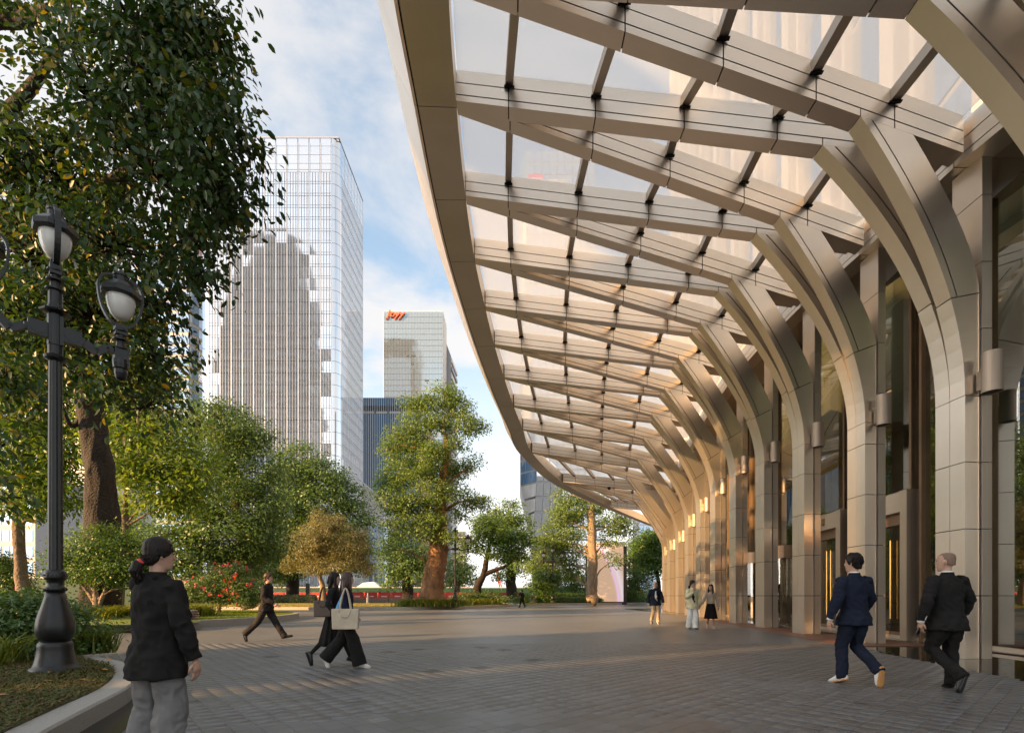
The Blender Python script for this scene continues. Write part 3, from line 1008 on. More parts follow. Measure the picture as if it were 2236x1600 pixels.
# revolving doors: glass drums with posts, under a bronze ring
for i in REVOLVE:
    c = gp(i, .5)
    root = empty('revolving_door', c - GO, 0, parent=front)
    m = MB()
    R_ = 0.88
    for a0, a1 in ((0.35, 2.3), (3.5, 5.45)):
        n_ = 12
        for k in range(n_):
            a, b = a0 + (a1 - a0) * k / n_, a0 + (a1 - a0) * (k + 1) / n_
            m.add([(R_ * cos(a), R_ * sin(a), .03), (R_ * cos(b), R_ * sin(b), .03), (R_ * cos(b), R_ * sin(b), 2.7), (R_ * cos(a), R_ * sin(a), 2.7),
                   ((R_ + .015) * cos(a), (R_ + .015) * sin(a), .03), ((R_ + .015) * cos(b), (R_ + .015) * sin(b), .03), ((R_ + .015) * cos(b), (R_ + .015) * sin(b), 2.7), ((R_ + .015) * cos(a), (R_ + .015) * sin(a), 2.7)],
                  [(0, 1, 2, 3), (7, 6, 5, 4)])
    m.build('curved_glass', G_door, root)
    MB().lathe([(R_ + .06, 2.7), (R_ + .06, 3.2), (0.02, 3.2)], 28).build('drum_head', M_frame, root)
    for a in (.35, 2.3, 3.5, 5.45):
        MB().box(R_ * cos(a) - .03, R_ * cos(a) + .03, R_ * sin(a) - .03, R_ * sin(a) + .03, 0, 2.7).build('post', M_met, root)
    m = MB()
    for a in (0.5, 0.5 + pi / 2):
        m.hexa([(-.84 * cos(a) + .01 * sin(a), -.84 * sin(a) - .01 * cos(a), .05), (.84 * cos(a) + .01 * sin(a), .84 * sin(a) - .01 * cos(a), .05),
                (.84 * cos(a) - .01 * sin(a), .84 * sin(a) + .01 * cos(a), .05), (-.84 * cos(a) - .01 * sin(a), -.84 * sin(a) + .01 * cos(a), .05),
                (-.84 * cos(a) + .01 * sin(a), -.84 * sin(a) - .01 * cos(a), 2.68), (.84 * cos(a) + .01 * sin(a), .84 * sin(a) - .01 * cos(a), 2.68),
                (.84 * cos(a) - .01 * sin(a), .84 * sin(a) + .01 * cos(a), 2.68), (-.84 * cos(a) - .01 * sin(a), -.84 * sin(a) + .01 * cos(a), 2.68)])
    m.build('door_wing', G_door, root)

# hotel tower rising behind the roof, seen through the glass
M_pil = mat('pale_pilaster', (0.47, 0.46, 0.45), rough=0.6, var=0.05, vscale=0.3)
M_tglass = mat('tower_mirror', (0.55, 0.58, 0.60), rough=0.03, metal=0.9)
M_spand = mat('tower_spandrel', (0.5, 0.5, 0.48), rough=0.3, metal=0.4)
tdir = Vector((CXY[10][0] - CXY[1][0], CXY[10][1] - CXY[1][1], 0)).normalized()
T0 = Vector((CXY[1][0] + 5.2, CXY[1][1], 0))
tower = empty('hotel_tower', T0, atan2(tdir.y, tdir.x), 'high rise with pale vertical pilasters seen above through the canopy glass', 'tower')
# local x runs along the facade away from the camera, local -y is behind it
TH = 110.0
for k in range(-2, 12):
    x = 0.8 + 4.75 * k
    MB().box(x - .45, x + .45, -0.5, 0.25, 8.0, TH).build('pilaster', M_pil, tower)
    MB().box(x - 1.4, x - 1.15, -0.4, 0.1, 8.0, TH).build('pilaster', M_pil, tower)
for k in range(-2, 11):
    x = 0.8 + 4.75 * k
    for fl_ in range(0, 22):
        z = 10 + fl_ * 4.4
        o = MB().box(-1.9, 1.75, -0.05, 0.0, 0, 4.05).build('window', M_tglass, tower, loc=(x + 2.0, -0.25, z))
        o.rotation_euler = (random.uniform(-.006, .006), 0, random.uniform(-.006, .006))
    MB().box(x + .2, x + 3.9, -0.6, -0.32, 8, TH).build('spandrel', M_spand, tower)
m = MB().box(-8, 52.5, -26, -0.62, 0.05, TH); m.box(52.0, 52.6, -26, 0.3, 8, TH)
m.build('tower_body', M_pil, tower)
# ------------------------------------------------------------------ city buildings
M_core = mat('tower_core', (0.05, 0.055, 0.06), rough=0.5)
M_mir = mat('silver_glass', (0.78, 0.81, 0.84), rough=0.035, metal=0.92)
M_mirb = mat('blue_glass', (0.10, 0.21, 0.36), rough=0.12, metal=0.0)
M_mirg = mat('green_glass', (0.42, 0.52, 0.56), rough=0.07, metal=0.75)
M_mirl = mat('pale_blue_glass', (0.42, 0.54, 0.68), rough=0.06, metal=0.85)
M_finl = mat('pale_fin', (0.70, 0.73, 0.77), rough=0.35, metal=0.85)
M_find = mat('dark_fin', (0.16, 0.18, 0.20), rough=0.4, metal=0.85)
M_white = mat('white_cladding', (0.66, 0.66, 0.65), rough=0.5, var=0.06, vscale=0.2)
M_grey = mat('grey_cladding', (0.36, 0.37, 0.39), rough=0.5)
M_orange = mat('orange_letters', (0.75, 0.16, 0.05), rough=0.5)
M_red = mat('red_plastic', (0.62, 0.04, 0.04), rough=0.45, var=0.1, vscale=2)


def rng_tilt(a):
    return random.gauss(0, a)


def curtain(root, o, u, v, nu, nv, m_, gu=0.06, gv=0.12, depth=0.12, tilt=0.0, name='window', singles=10 ** 6, skip=None, m2=None):
    """Panels nu x nv over the parallelogram o + u*a + v*b (local to root). Normal is u x v."""
    n = u.cross(v).normalized()
    du, dv = u / nu, v / nv
    ul, vl = du.length, dv.length
    uh, vh = u.normalized(), v.normalized()
    a, b = (ul - gu) / 2, (vl - gv) / 2
    def shell(mx_):
        m = MB()
        p = [-uh * a - vh * b, uh * a - vh * b, uh * a + vh * b, -uh * a + vh * b]
        m.add([q + n * depth for q in p] + p, [(0, 1, 2, 3), (4, 5, 1, 0), (5, 6, 2, 1), (6, 7, 3, 2), (7, 4, 0, 3)])
        return m.mesh(name, mx_)
    me = shell(m_); me2 = shell(m2) if m2 else None
    rest = MB(); cnt = 0
    for j in range(nv - 1, -1, -1):
        for i in range(nu):
            if skip and skip(i, j): continue
            c = o + du * (i + .5) + dv * (j + .5)
            t1, t2 = rng_tilt(tilt), rng_tilt(tilt)
            if cnt < singles:
                ob = link(name, me2 if (m2 and random.random() < 0.12) else me, root, c)
                if tilt:
                    ob.rotation_mode = 'QUATERNION'
                    from mathutils import Quaternion
                    ob.rotation_quaternion = Quaternion(vh, t1) @ Quaternion(uh, t2)
                cnt += 1
            else:
                p = [-uh * a - vh * b, uh * a - vh * b, uh * a + vh * b, -uh * a + vh * b]
                k = [q + n * (depth + q.dot(uh) * t1 * -1 + q.dot(vh) * t2) + c for q in p]
                rest.add(k + [q + c for q in p], [(0, 1, 2, 3), (4, 5, 1, 0), (5, 6, 2, 1), (6, 7, 3, 2), (7, 4, 0, 3)])
    if rest.f:
        ob = rest.build(name, m_, root); ob['kind'] = 'stuff'


XU, YU, ZU = Vector((1, 0, 0)), Vector((0, 1, 0)), Vector((0, 0, 1))

# --- tall silver glass tower with rounded corners
bx0, bx1, by0, by1 = -104.6, -58.4, 170.0, 197.4
TT, TF = 155.7, 144.0
R0 = 2.4
t1 = empty('glass_tower', (bx0, by0, 0), 0, 'tallest silver glass office tower with rounded corners and fine vertical fins', 'office tower')
W, D = bx1 - bx0, by1 - by0
m = MB()
ring = [(R0 * 1.05, .3), (W - R0, .3), (W - .3, R0), (W - .3, D), (.3, D), (.3, R0)]
m.prism(ring, 0, TT - .3)
m.build('tower_core', mat('tower_core_pale', (0.22, 0.25, 0.28), rough=.4, metal=.5), t1)
nb, FH = 11, 3.98
nf = 38
zb0 = TF - 36 * FH
curtain(t1, Vector((R0, .12, zb0)), XU * (W - 2 * R0), ZU * (36 * FH), nb, 36, M_mir, 0.05, 0.14, .1, 0.006, singles=297)
curtain(t1, Vector((W - R0, D, zb0)), -XU * (W - 2 * R0), ZU * (36 * FH), nb, 36, M_mir, 0.05, 0.14, .1, 0.003, singles=0)
curtain(t1, Vector((R0, .12, TF)), XU * (W - 2 * R0), ZU * (TT - TF), nb, 4, M_mir, 0.05, 0.1, .1, 0.004, name='crown_pane')
curtain(t1, Vector((W - .12, R0, zb0)), YU * (D - R0), ZU * (36 * FH), 7, 36, M_mir, 0.05, 0.14, .1, 0.003, singles=0)
curtain(t1, Vector((W - .12, R0, TF)), YU * (D - R0), ZU * (TT - TF), 7, 4, M_mir, 0.05, 0.1, .1, 0.003, name='crown_pane', singles=0)
for cx_, a0 in ((R0, pi), (W - R0, 1.5 * pi)):
    m = MB(); n_ = 8
    for j in range(40):
        z0, z1 = zb0 + j * FH + .06, zb0 + (j + 1) * FH - .06
        if j >= 36: z0, z1 = TF + (j - 36) * 2.92 + .04, TF + (j - 35) * 2.92 - .04
        for k in range(n_):
            a, b = a0 + pi / 2 * k / n_, a0 + pi / 2 * (k + 1) / n_
            m.add([(cx_ + R0 * cos(a), R0 + R0 * sin(a), z0), (cx_ + R0 * cos(b), R0 + R0 * sin(b), z0), (cx_ + R0 * cos(b), R0 + R0 * sin(b), z1), (cx_ + R0 * cos(a), R0 + R0 * sin(a), z1)], [(0, 1, 2, 3)])
    m.build('corner_glass', M_mir, t1, smooth=False)
bw = (W - 2 * R0) / nb
for k in range(nb + 1):
    x = R0 + bw * k
    MB().box(x - .08, x + .08, -.2, .1, 0, TT - 2).build('fin', M_finl, t1)
    MB().box(x - .30, x - .2, -.1, .1, 0, TT - .2).build('fin', M_find, t1)
    if k < nb:
        for q in (1, 2, 3):
            MB().box(x + bw * q / 4 - .03, x + bw * q / 4 + .03, -.16, .1, 0, TF).build('fin', M_finl, t1)
            MB().box(x + bw * q / 4 + .08, x + bw * q / 4 + .13, -.05, .1, 0, TF).build('fin', M_find, t1)
nr = 28
m = MB()
for k in range(nr + 1):
    y = R0 + (D - R0 - .2) * k / nr
    m.box(W - .1, W + .07, y - .04, y + .04, 0, TF if k % 4 else TT - .3)
m.build('side_fins', M_finl, t1)
m = MB()
for j in range(37):
    z = zb0 + j * FH + .85
    m.box(R0, W - R0, -.03, .1, z - .04, z + .04); m.box(W - .1, W + .03, R0, D, z - .04, z + .04)
m.build('transoms', M_find, t1)
m = MB().box(R0, W, -.1, .25, TT - .25, TT + .1); m.box(W - .3, W + .1, .26, D, TT - .25, TT + .1); m.build('parapet', M_grey, t1)

# --- tower with the orange letters
dJ = 250.0
jx0, jx1 = (838 - CX) / F * dJ, (967 - CX) / F * dJ
jT = EYE + 620 * dJ / F
t2 = empty('office_tower', (jx0, dJ, 0), 0, 'greenish glass office block with orange letters at its top corner', 'office tower')
JW = jx1 - jx0
MB().box(.05, JW - .05, .15, 14, 0, jT - .1).build('tower_core', M_core, t2)
m = MB().box(-.3, 0.04, .0, 14, 0, jT + .3); m.box(.05, JW, .0, 14.2, jT - .08, jT + .3); m.build('edge_trim', M_white, t2)
curtain(t2, Vector((.05, .15, jT - 22 * 2.82)), XU * (JW - .1), ZU * (22 * 2.82), 13, 22, M_mirg, 0.12, 0.16, .1, 0.004, singles=286)
curtain(t2, Vector((.05, .15, 6)), XU * (JW - .1), ZU * (jT - 22 * 2.82 - 6), 13, 25, M_mirg, 0.12, 0.16, .1, 0.004, singles=0)
m = MB()
for k in range(40):
    x = .05 + (JW - .1) * k / 39
    m.box(x - .035, x + .035, -.06, .1, 0, jT - .1)
m.build('mullions', M_grey, t2)
curtain(t2, Vector((JW - .05, 0.3, 6)), YU * 13.6, ZU * (jT - 6.3), 3, 48, M_white, 0.08, 0.2, .1, 0, name='side_panel', singles=0)
for (i, j, w) in ((9, 7, .9), (5, 4, .6), (6, 4, 1.1), (6, 5, .7), (3, 2, .5), (8, 9, .5), (2, 2, .4), (5, 9, .5)):
    MB().box(0, w * JW / 13, -.02, .05, 0, .7).build('open_vent', M_core, t2, loc=(JW * i / 13, 0, jT - 6 - j * 4.1))


def text_mesh(name, body, size, m_, extrude=0.1, shear=0.0, offset=0.0):
    c = bpy.data.curves.new(name, 'FONT')
    c.body = body; c.size = size; c.extrude = extrude; c.shear = shear; c.offset = offset
    c.resolution_u = 3
    o = bpy.data.objects.new(name, c); col.objects.link(o)
    dg = bpy.context.evaluated_depsgraph_get()
    me = bpy.data.meshes.new_from_object(o.evaluated_get(dg))
    bpy.data.objects.remove(o); bpy.data.curves.remove(c)
    me.name = name; me.materials.clear(); me.materials.append(m_)
    return me


me = text_mesh('sign_letters', 'Joyy', 4.6, M_orange, .3, 0.30, 0.05)
o = link('sign_letters', me, t2, ((845 - CX) / F * dJ - jx0, -.7, EYE + 607 * dJ / F))
o.rotation_euler = (pi / 2, 0, 0)
xs = [v.co.x for v in me.vertices]; o.scale.x = 9.8 / (max(xs) - min(xs))
# louvred annex behind it
an = empty('louvred_block', ((974 - CX) / F * 266, 266, 0), 0, 'narrow block with slanting dark louvres beside the lettered tower', 'building')
az = EYE + 552 * 266 / F
MB().hexa([(0, 0, 0), (2.6, 0, 0), (2.6, 26, 0), (0, 26, 0), (0, 0, az), (2.6, 0, az - 7), (2.6, 26, az - 4), (0, 26, az)]).build('block', M_grey, an)
for k in range(24):
    z = az - 6 - k * 4.2
    if z < 3: break
    MB().hexa([(2.6, -.2, z - 4.5), (3.3, -.2, z - 4.5), (3.3, 26, z - .5), (2.6, 26, z - .5), (2.6, -.2, z - 2.6), (3.3, -.2, z - 2.6), (3.3, 26, z + 1.4), (2.6, 26, z + 1.4)]).build('louvre', M_find if k % 2 else M_white, an)

# --- blue slab
dB = 220.0
sx0, sx1 = (790 - CX) / F * dB, (905 - CX) / F * dB
sT = EYE + 432 * dB / F
t3 = empty('blue_slab', (sx0, dB, 0), 0, 'flat topped dark blue glass slab block between the silver tower and the tall tree', 'office block')
SW = sx1 - sx0
MB().box(0, SW, .15, 16, 0, sT).build('slab_core', M_core, t3)
curtain(t3, Vector((0, .15, sT - 56)), XU * SW, ZU * 49, 12, 14, M_mirb, 0.12, 0.06, .1, .004, singles=168)
curtain(t3, Vector((0, .15, 2)), XU * SW, ZU * (sT - 58.2), 12, 9, M_mirb, 0.12, 0.06, .1, .004, singles=0)
curtain(t3, Vector((0, .15, sT - 3.6)), XU * SW, ZU * 3.4, 12, 1, M_mirb, 0.12, 0.06, .1)
curtain(t3, Vector((0, .15, sT - 6.9)), XU * SW, ZU * 1.0, 4, 1, M_white, 0.9, 0.06, .1, name='white_vent')  # row of plain white vent panels under the top band
for k in range(25):
    x = SW * k / 24
    MB().box(x - .06, x + .06, -.2, .1, 0, sT - .3).build('fin', M_finl, t3)

# --- low white podium below the slab
pd = empty('podium_building', ((775 - CX) / F * 200, 200, 0), 0, 'low white stone building with tall window strips at the foot of the towers', 'building')
PW = (865 - 775) / F * 200
pz = EYE + 195 * 200 / F
m = MB().hexa([(0, 0, 0), (PW, 0, 0), (PW, 20, 0), (0, 20, 0), (0, 0, pz + 12), (PW * .62, 0, pz + 3), (PW * .62, 20, pz + 3), (0, 20, pz + 12)])
m.build('wall', M_white, pd)
for k in range(4):
    MB().box(PW * .35 + k * 2.0, PW * .35 + 1.35 + k * 2.0, -.15, .1, 6.0, pz - 8).build('window', M_mirl, pd)
MB().box(-.5, PW + 2, -2.2, -.02, 4.6, 5.8).build('cornice', M_white, pd)
for k in range(6):
    MB().box(k * 3.0, k * 3.0 + .9, -1.6, -.7, 0, 4.6).build('pier', M_white, pd)
MB().box(0, PW, -.5, -.05, 0, 4.5).build('shopfront', M_mirb, pd)

# --- buildings on the left, behind the trees
t4 = empty('pale_blue_tower', ((290 - CX) / F * 186, 186, 0), 0, 'pale blue glass tower with grey floor bands to the left of the silver tower', 'office tower')
LW = (412 - 290) / F * 186; LT = EYE + 790 * 186 / F
MB().box(.1, LW, .2, 5.8, 0, LT).build('tower_core', M_grey, t4)
curtain(t4, Vector((0, .2, LT - 31 * 4.1)), XU * LW, ZU * (31 * 4.1), 8, 31, M_mirl, 0.14, 1.25, .1, .004, singles=248)
# angled right flank of the same tower
curtain(t4, Vector((LW, .4, LT - 31 * 4.1)), Vector((1.5, 5.4, 0)), ZU * (31 * 4.1), 3, 31, M_mirl, .1, 1.1, .1, .003, singles=0)
m = MB().hexa([(LW - .1, .5, 0), (LW, .5, 0), (LW + 1.5, 5.8, 0), (LW - .1, 5.8, 0), (LW - .1, .5, LT), (LW, .5, LT), (LW + 1.5, 5.8, LT), (LW - .1, 5.8, LT)])
m.build('flank', M_grey, t4)
t5 = empty('checker_block', ((20 - CX) / F * 140, 140, 0), 0, 'white block with checkered grey windows glimpsed behind the big trunk', 'building')
CW_ = (240 - 20) / F * 140; CT = EYE + 470 * 140 / F
MB().box(0, CW_, .2, 18, 0, CT).build('wall', M_white, t5)
for j in range(14):
    for i in range(9):
        w = 1.5 if (i + j) % 2 else 2.0
        MB().box(0, w, -.1, .1, 0, 2.5).build('window', M_mirl if (i + j) % 2 else M_grey, t5, loc=(.5 + i * 3.1 + (j % 2) * .5, .12, CT - 4 - j * 3.9))
t6 = empty('grey_block', ((-70 - CX) / F * 110, 110, 0), 0, 'grey office block with window bands behind the white pole on the left', 'building')
GW = 145 / F * 110; GT = EYE + 265 * 110 / F
MB().box(0, GW, .2, 14, 0, GT).build('wall', M_grey, t6)
curtain(t6, Vector((.3, .2, 2)), XU * (GW - .6), ZU * (GT - 3), 8, 7, M_mirl, .5, 1.1, .08)

# --- faceted tower on the right, seen past and through the canopy
dR = 260.0
def rx(px): return (px - CX) / F * dR
def rz(py): return EYE + (CY - py) / F * dR
t7 = empty('faceted_tower', (rx(1138), dR, 0), 0, 'pale faceted glass tower with a red logo at its top behind the canopy roof', 'office tower')
ox = rx(1138)
levels = [(1290, 1170, 1190, 1330), (1150, 1163, 1165, 1318), (1052, 1138, 1172, 1308), (700, 1138, 1158, 1300), (330, 1138, 1150, 1300)]
rings = []
for py, a, b, c in levels:
    rings.append([(rx(a) - ox, 9.0, rz(py)), (rx(b) - ox, 0.2, rz(py)), (rx(c) - ox, .2, rz(py)), (rx(c) - ox, 40, rz(py)), (rx(a) - ox, 40, rz(py))])
m = MB(); vs = [p for r in rings for p in r]; fs = []
for k in range(len(rings) - 1):
    for j in range(5):
        fs.append((k * 5 + j, k * 5 + (j + 1) % 5, (k + 1) * 5 + (j + 1) % 5, (k + 1) * 5 + j))
fs.append(tuple(range((len(rings) - 1) * 5, len(rings) * 5)))
m.add(vs, fs); m.build('tower_core', M_grey, t7)
tot = 0
for k in range(len(rings) - 1):
    for j, mm, nu in ((0, M_white if k in (0, 1) else M_mirb, 3), (1, M_mir, 9)):
        a, b, d_, c_ = (Vector(rings[k][j]), Vector(rings[k][j + 1]), Vector(rings[k + 1][j]), Vector(rings[k + 1][j + 1]))
        nv = max(2, int((d_ - a).length / 6.0))
        mb = MB(); n_ = (b - a).cross(d_ - a).normalized()
        for jj in range(nv):
            for ii in range(nu):
                def q(u_, v_): return (a.lerp(b, u_)).lerp(d_.lerp(c_, u_), v_)
                e1, e2 = .05, .07
                pts_ = [q((ii + e1) / nu, (jj + e2) / nv), q((ii + 1 - e1) / nu, (jj + e2) / nv), q((ii + 1 - e1) / nu, (jj + 1 - e2) / nv), q((ii + e1) / nu, (jj + 1 - e2) / nv)]
                mo = MB().add([p + n_ * .25 for p in pts_] + pts_, [(0, 1, 2, 3), (4, 5, 1, 0), (5, 6, 2, 1), (6, 7, 3, 2), (7, 4, 0, 3)])
                if tot < 290: mo.build('window', mm, t7); tot += 1
                else: mb.add(mo.v, mo.f)
        if mb.f:
            ob = mb.build('window', mm, t7); ob['kind'] = 'stuff'
lg = MB()
lx, lz, ls = rx(1153) - ox, rz(416), rx(1186) - rx(1153)
pts_ = []
for qx, qz, a0 in ((ls * .82, ls * .82, 0), (ls * .18, ls * .82, pi / 2), (ls * .18, ls * .18, pi), (ls * .82, ls * .18, 1.5 * pi)):
    for k in range(5):
        a = a0 + pi / 2 * k / 4
        pts_.append((lx + qx + ls * .18 * cos(a), lz + qz + ls * .18 * sin(a)))
vs = [(x, -.35, z) for x, z in pts_] + [(x, -.9, z) for x, z in pts_]
n_ = len(pts_)
lg.add(vs, [tuple(range(n_)), tuple(range(2 * n_ - 1, n_ - 1, -1))] + [(i, n_ + i, n_ + (i + 1) % n_, (i + 1) % n_) for i in range(n_)])
lgo = lg.build('logo', M_red, t7)
o = link('logo_letters', text_mesh('logo_letters', 'GD', ls * .62, M_white, .15, 0, .06), lgo, (lx + ls * .08, -1.0, lz + ls * .3)); o.rotation_euler = (pi / 2, 0, 0)
o = link('sign_letters', text_mesh('sign_letters', '国寿', 5.6, M_white, .3, 0, .06), t7, (rx(1196) - ox, -.5, rz(413))); o.rotation_euler = (pi / 2, 0, 0)
# slim far blocks glimpsed to the right, above the trees
for px0, px1, py, d, mm, lab in ((1395, 1436, 1128, 300, M_mirl, 'hazy pale glass block beyond the round tree at the right'), (988, 1016, 1158, 420, M_mirg, 'small distant glass block beside the tall tree trunk'), (1236, 1262, 1120, 330, M_mirl, 'hazy block beyond the trees right of the faceted tower')):
    b_ = empty('distant_block', ((px0 - CX) / F * d, d, 0), 0, lab, 'building')
    w_, h_ = (px1 - px0) / F * d, EYE + (CY - py) / F * d
    MB().box(0, w_, .2, 15, 0, h_).build('wall', M_white, b_)
    curtain(b_, Vector((0, .2, 1)), XU * w_, ZU * (h_ - 1.5), 4, 11, mm, .25, .6, .1)

# --- behind the camera: blocks added to shade the plaza, and the mirrored skyscraper
Sh = Vector((S.x, S.y, 0)).normalized(); Pp = Vector((-Sh.y, Sh.x, 0))
if Pp.x < 0: Pp = -Pp
def shade_block(name, p0, p1, a0, a1, h, label, m_):
    m = MB()
    q = [Sh * a0 + Pp * p0, Sh * a1 + Pp * p0, Sh * a1 + Pp * p1, Sh * a0 + Pp * p1]
    if (q[1] - q[0]).cross(q[2] - q[0]).z < 0: q.reverse()
    c = (q[0] + q[2]) / 2
    r = empty(name, (c.x, c.y, 0), 0, label, 'building')
    m.hexa([(v.x - c.x, v.y - c.y, 0) for v in q] + [(v.x - c.x, v.y - c.y, h) for v in q])
    m.build('wall', m_, r)
    return r
nb1 = shade_block('added_shade_block', -13.2, -7.45, 62, 84, 30.2, 'unseen pale block added behind the camera to shade the plaza', M_white)  # added to shade the near paving; slit beside it makes the sun streak
nb2 = shade_block('added_shade_block', -7.15, 42, 62, 90, 30.2, 'wide unseen pale block added behind the camera to shade the plaza', M_white)
def upper(root, p0, p1, z0, z1):                 # upper shade blocks, with a gap left to let sun onto the near arch
    m = MB(); q = [Sh * 62.2 + Pp * p0, Sh * 80 + Pp * p0, Sh * 80 + Pp * p1, Sh * 62.2 + Pp * p1]
    if (q[1] - q[0]).cross(q[2] - q[0]).z < 0: q.reverse()
    c = root.location
    m.hexa([(v.x - c.x, v.y - c.y, z0) for v in q] + [(v.x - c.x, v.y - c.y, z1) for v in q]); m.build('upper_shade_block', M_white, root)
upper(nb1, -13.1, -7.45, 30.22, 39)
upper(nb2, -5.6, -3.6, 33.0, 39); upper(nb2, -7.15, -5.62, 30.22, 39); upper(nb2, -3.58, 41, 30.22, 39)
rt = empty('dark_skyscraper', (-358, -400, 0), 0, 'dark skyscraper behind the camera mirrored in the silver tower', 'skyscraper')
M_dk = mat('dark_skyscraper_glass', (0.17, 0.2, 0.22), rough=0.3, var=0.5, vscale=0.05, stretch=(1, 1, 3))
M_dkb = mat('skyscraper_band', (0.24, 0.27, 0.30), rough=.5)
m = MB()
sil = [(1300, 480, 685), (700, 480, 685), (668, 483, 684), (650, 488, 680), (635, 494, 668), (620, 499, 662), (600, 504, 660), (575, 514, 657), (555, 520, 655), (538, 526, 653), (524, 532, 650), (514, 540, 640), (508, 548, 628), (504, 556, 612)]
for (pa0, a0, b0), (pa1, a1, b1) in zip(sil, sil[1:]):      # silhouette surveyed from its mirror image, .673 m to the pixel
    z0, z1 = max(0, (1300 - pa0) * .673), (1300 - pa1) * .673
    m.hexa([((a0 - 586) * .673, -60, z0), ((b0 - 586) * .673, -60, z0), ((b0 - 586) * .673, 0, z0), ((a0 - 586) * .673, 0, z0),
            ((a1 - 586) * .673, -60, z1), ((b1 - 586) * .673, -60, z1), ((b1 - 586) * .673, 0, z1), ((a1 - 586) * .673, 0, z1)])
m.build('tower_body', M_dk, rt)
for k in range(30):
    z = 20 + k * 13
    w = 68
    MB().box(-w, w, -62, 2.5, z, z + 4.0).build('floor_band', M_dkb, rt)
# ------------------------------------------------------------------ vegetation
def leaf_mat(name, cols, trans=0.3, rough=0.45):
    m = bpy.data.materials.new(name); m.use_nodes = True
    t = m.node_tree; p = t.nodes['Principled BSDF']; out = t.nodes['Material Output']
    g = t.nodes.new('ShaderNodeNewGeometry'); oi = t.nodes.new('ShaderNodeObjectInfo')
    ad = t.nodes.new('ShaderNodeMath'); ad.operation = 'ADD'
    t.links.new(g.outputs['Random Per Island'], ad.inputs[0]); t.links.new(oi.outputs['Random'], ad.inputs[1])
    fr = t.nodes.new('ShaderNodeMath'); fr.operation = 'FRACT'; t.links.new(ad.outputs[0], fr.inputs[0])
    r = t.nodes.new('ShaderNodeValToRGB'); t.links.new(fr.outputs[0], r.inputs[0])
    e = r.color_ramp.elements
    e[0].position, e[0].color = cols[0][0], (*cols[0][1], 1)
    e[1].position, e[1].color = cols[1][0], (*cols[1][1], 1)
    for pos, c in cols[2:]:
        x = e.new(pos); x.color = (*c, 1)
    t.links.new(r.outputs[0], p.inputs['Base Color'])
    p.inputs['Roughness'].default_value = rough
    p.inputs['Specular IOR Level'].default_value = 0.35
    tl = t.nodes.new('ShaderNodeBsdfTranslucent')
    hs = t.nodes.new('ShaderNodeMix'); hs.data_type = 'RGBA'; hs.blend_type = 'MULTIPLY'; hs.inputs[0].default_value = 1
    t.links.new(r.outputs[0], hs.inputs[6]); hs.inputs[7].default_value = (1.7, 1.6, 0.55, 1)
    t.links.new(hs.outputs[2], tl.inputs[0])
    mx_ = t.nodes.new('ShaderNodeMixShader'); mx_.inputs[0].default_value = trans
    t.links.new(p.outputs[0], mx_.inputs[1]); t.links.new(tl.outputs[0], mx_.inputs[2]); t.links.new(mx_.outputs[0], out.inputs[0])
    MATS[name] = m
    return m


L_dark = leaf_mat('leaf_dark', [(0, (0.024, 0.058, 0.018)), (1, (0.06, 0.115, 0.03)), (.9, (0.05, 0.10, 0.024)), (.97, (0.26, 0.2, 0.02))], .22, .42)
L_lime = leaf_mat('leaf_lime', [(0, (0.085, 0.165, 0.026)), (1, (0.2, 0.27, 0.045)), (.5, (0.135, 0.21, 0.034))], .42)
L_mid = leaf_mat('leaf_mid', [(0, (0.05, 0.115, 0.034)), (1, (0.15, 0.23, 0.072)), (.5, (0.095, 0.165, 0.048))], .32)
L_olive = leaf_mat('leaf_olive', [(0, (0.08, 0.155, 0.04)), (1, (0.2, 0.275, 0.08)), (.5, (0.135, 0.215, 0.055))], .35)
L_tan = leaf_mat('leaf_tan', [(0, (0.13, 0.145, 0.06)), (1, (0.27, 0.24, 0.13)), (.5, (0.19, 0.19, 0.085))], .3)
L_green = leaf_mat('leaf_green', [(0, (0.045, 0.105, 0.018)), (1, (0.11, 0.185, 0.03)), (.5, (0.07, 0.14, 0.022))], .3)
L_strap = leaf_mat('leaf_strap', [(0, (0.075, 0.12, 0.018)), (1, (0.24, 0.25, 0.045)), (.5, (0.14, 0.18, 0.028))], .3)
L_bed = leaf_mat('leaf_bed', [(0, (0.05, 0.085, 0.018)), (1, (0.15, 0.12, 0.035)), (.45, (0.09, 0.105, 0.022)), (.75, (0.13, 0.075, 0.03))], .15, .7)
L_grass = leaf_mat('grass_blade', [(0, (0.095, 0.155, 0.018)), (1, (0.2, 0.245, 0.035)), (.5, (0.14, 0.2, 0.025))], .3, .6)
L_dry = leaf_mat('grass_dry', [(0, (0.2, 0.2, 0.045)), (1, (0.34, 0.29, 0.09))], .3, .6)
M_pink = leaf_mat('petal_pink', [(0, (0.62, 0.04, 0.1)), (1, (0.8, 0.12, 0.17))], .3, .6)
M_bark = mat('bark_dark', (0.024, 0.018, 0.013), rough=0.9, var=0.4, vscale=6, bump=1.0, bscale=14, stretch=(1, 1, .3), bdist=.09)
M_barko = mat('bark_orange', (0.23, 0.12, 0.055), rough=0.9, var=0.5, vscale=2.5, bump=1.0, bscale=6, stretch=(1, 1, .35), bdist=.09)
M_barkp = mat('bark_pale', (0.24, 0.18, 0.12), rough=0.85, var=0.3, vscale=3, bump=0.8, bscale=8, stretch=(1, 1, .4), bdist=.09)
M_barkg = mat('bark_greybrown', (0.16, 0.115, 0.08), rough=0.9, var=0.35, vscale=4, bump=0.8, bscale=9, bdist=.09)


def unit(a):
    return a / np.maximum(np.linalg.norm(a, axis=1, keepdims=True), 1e-9)


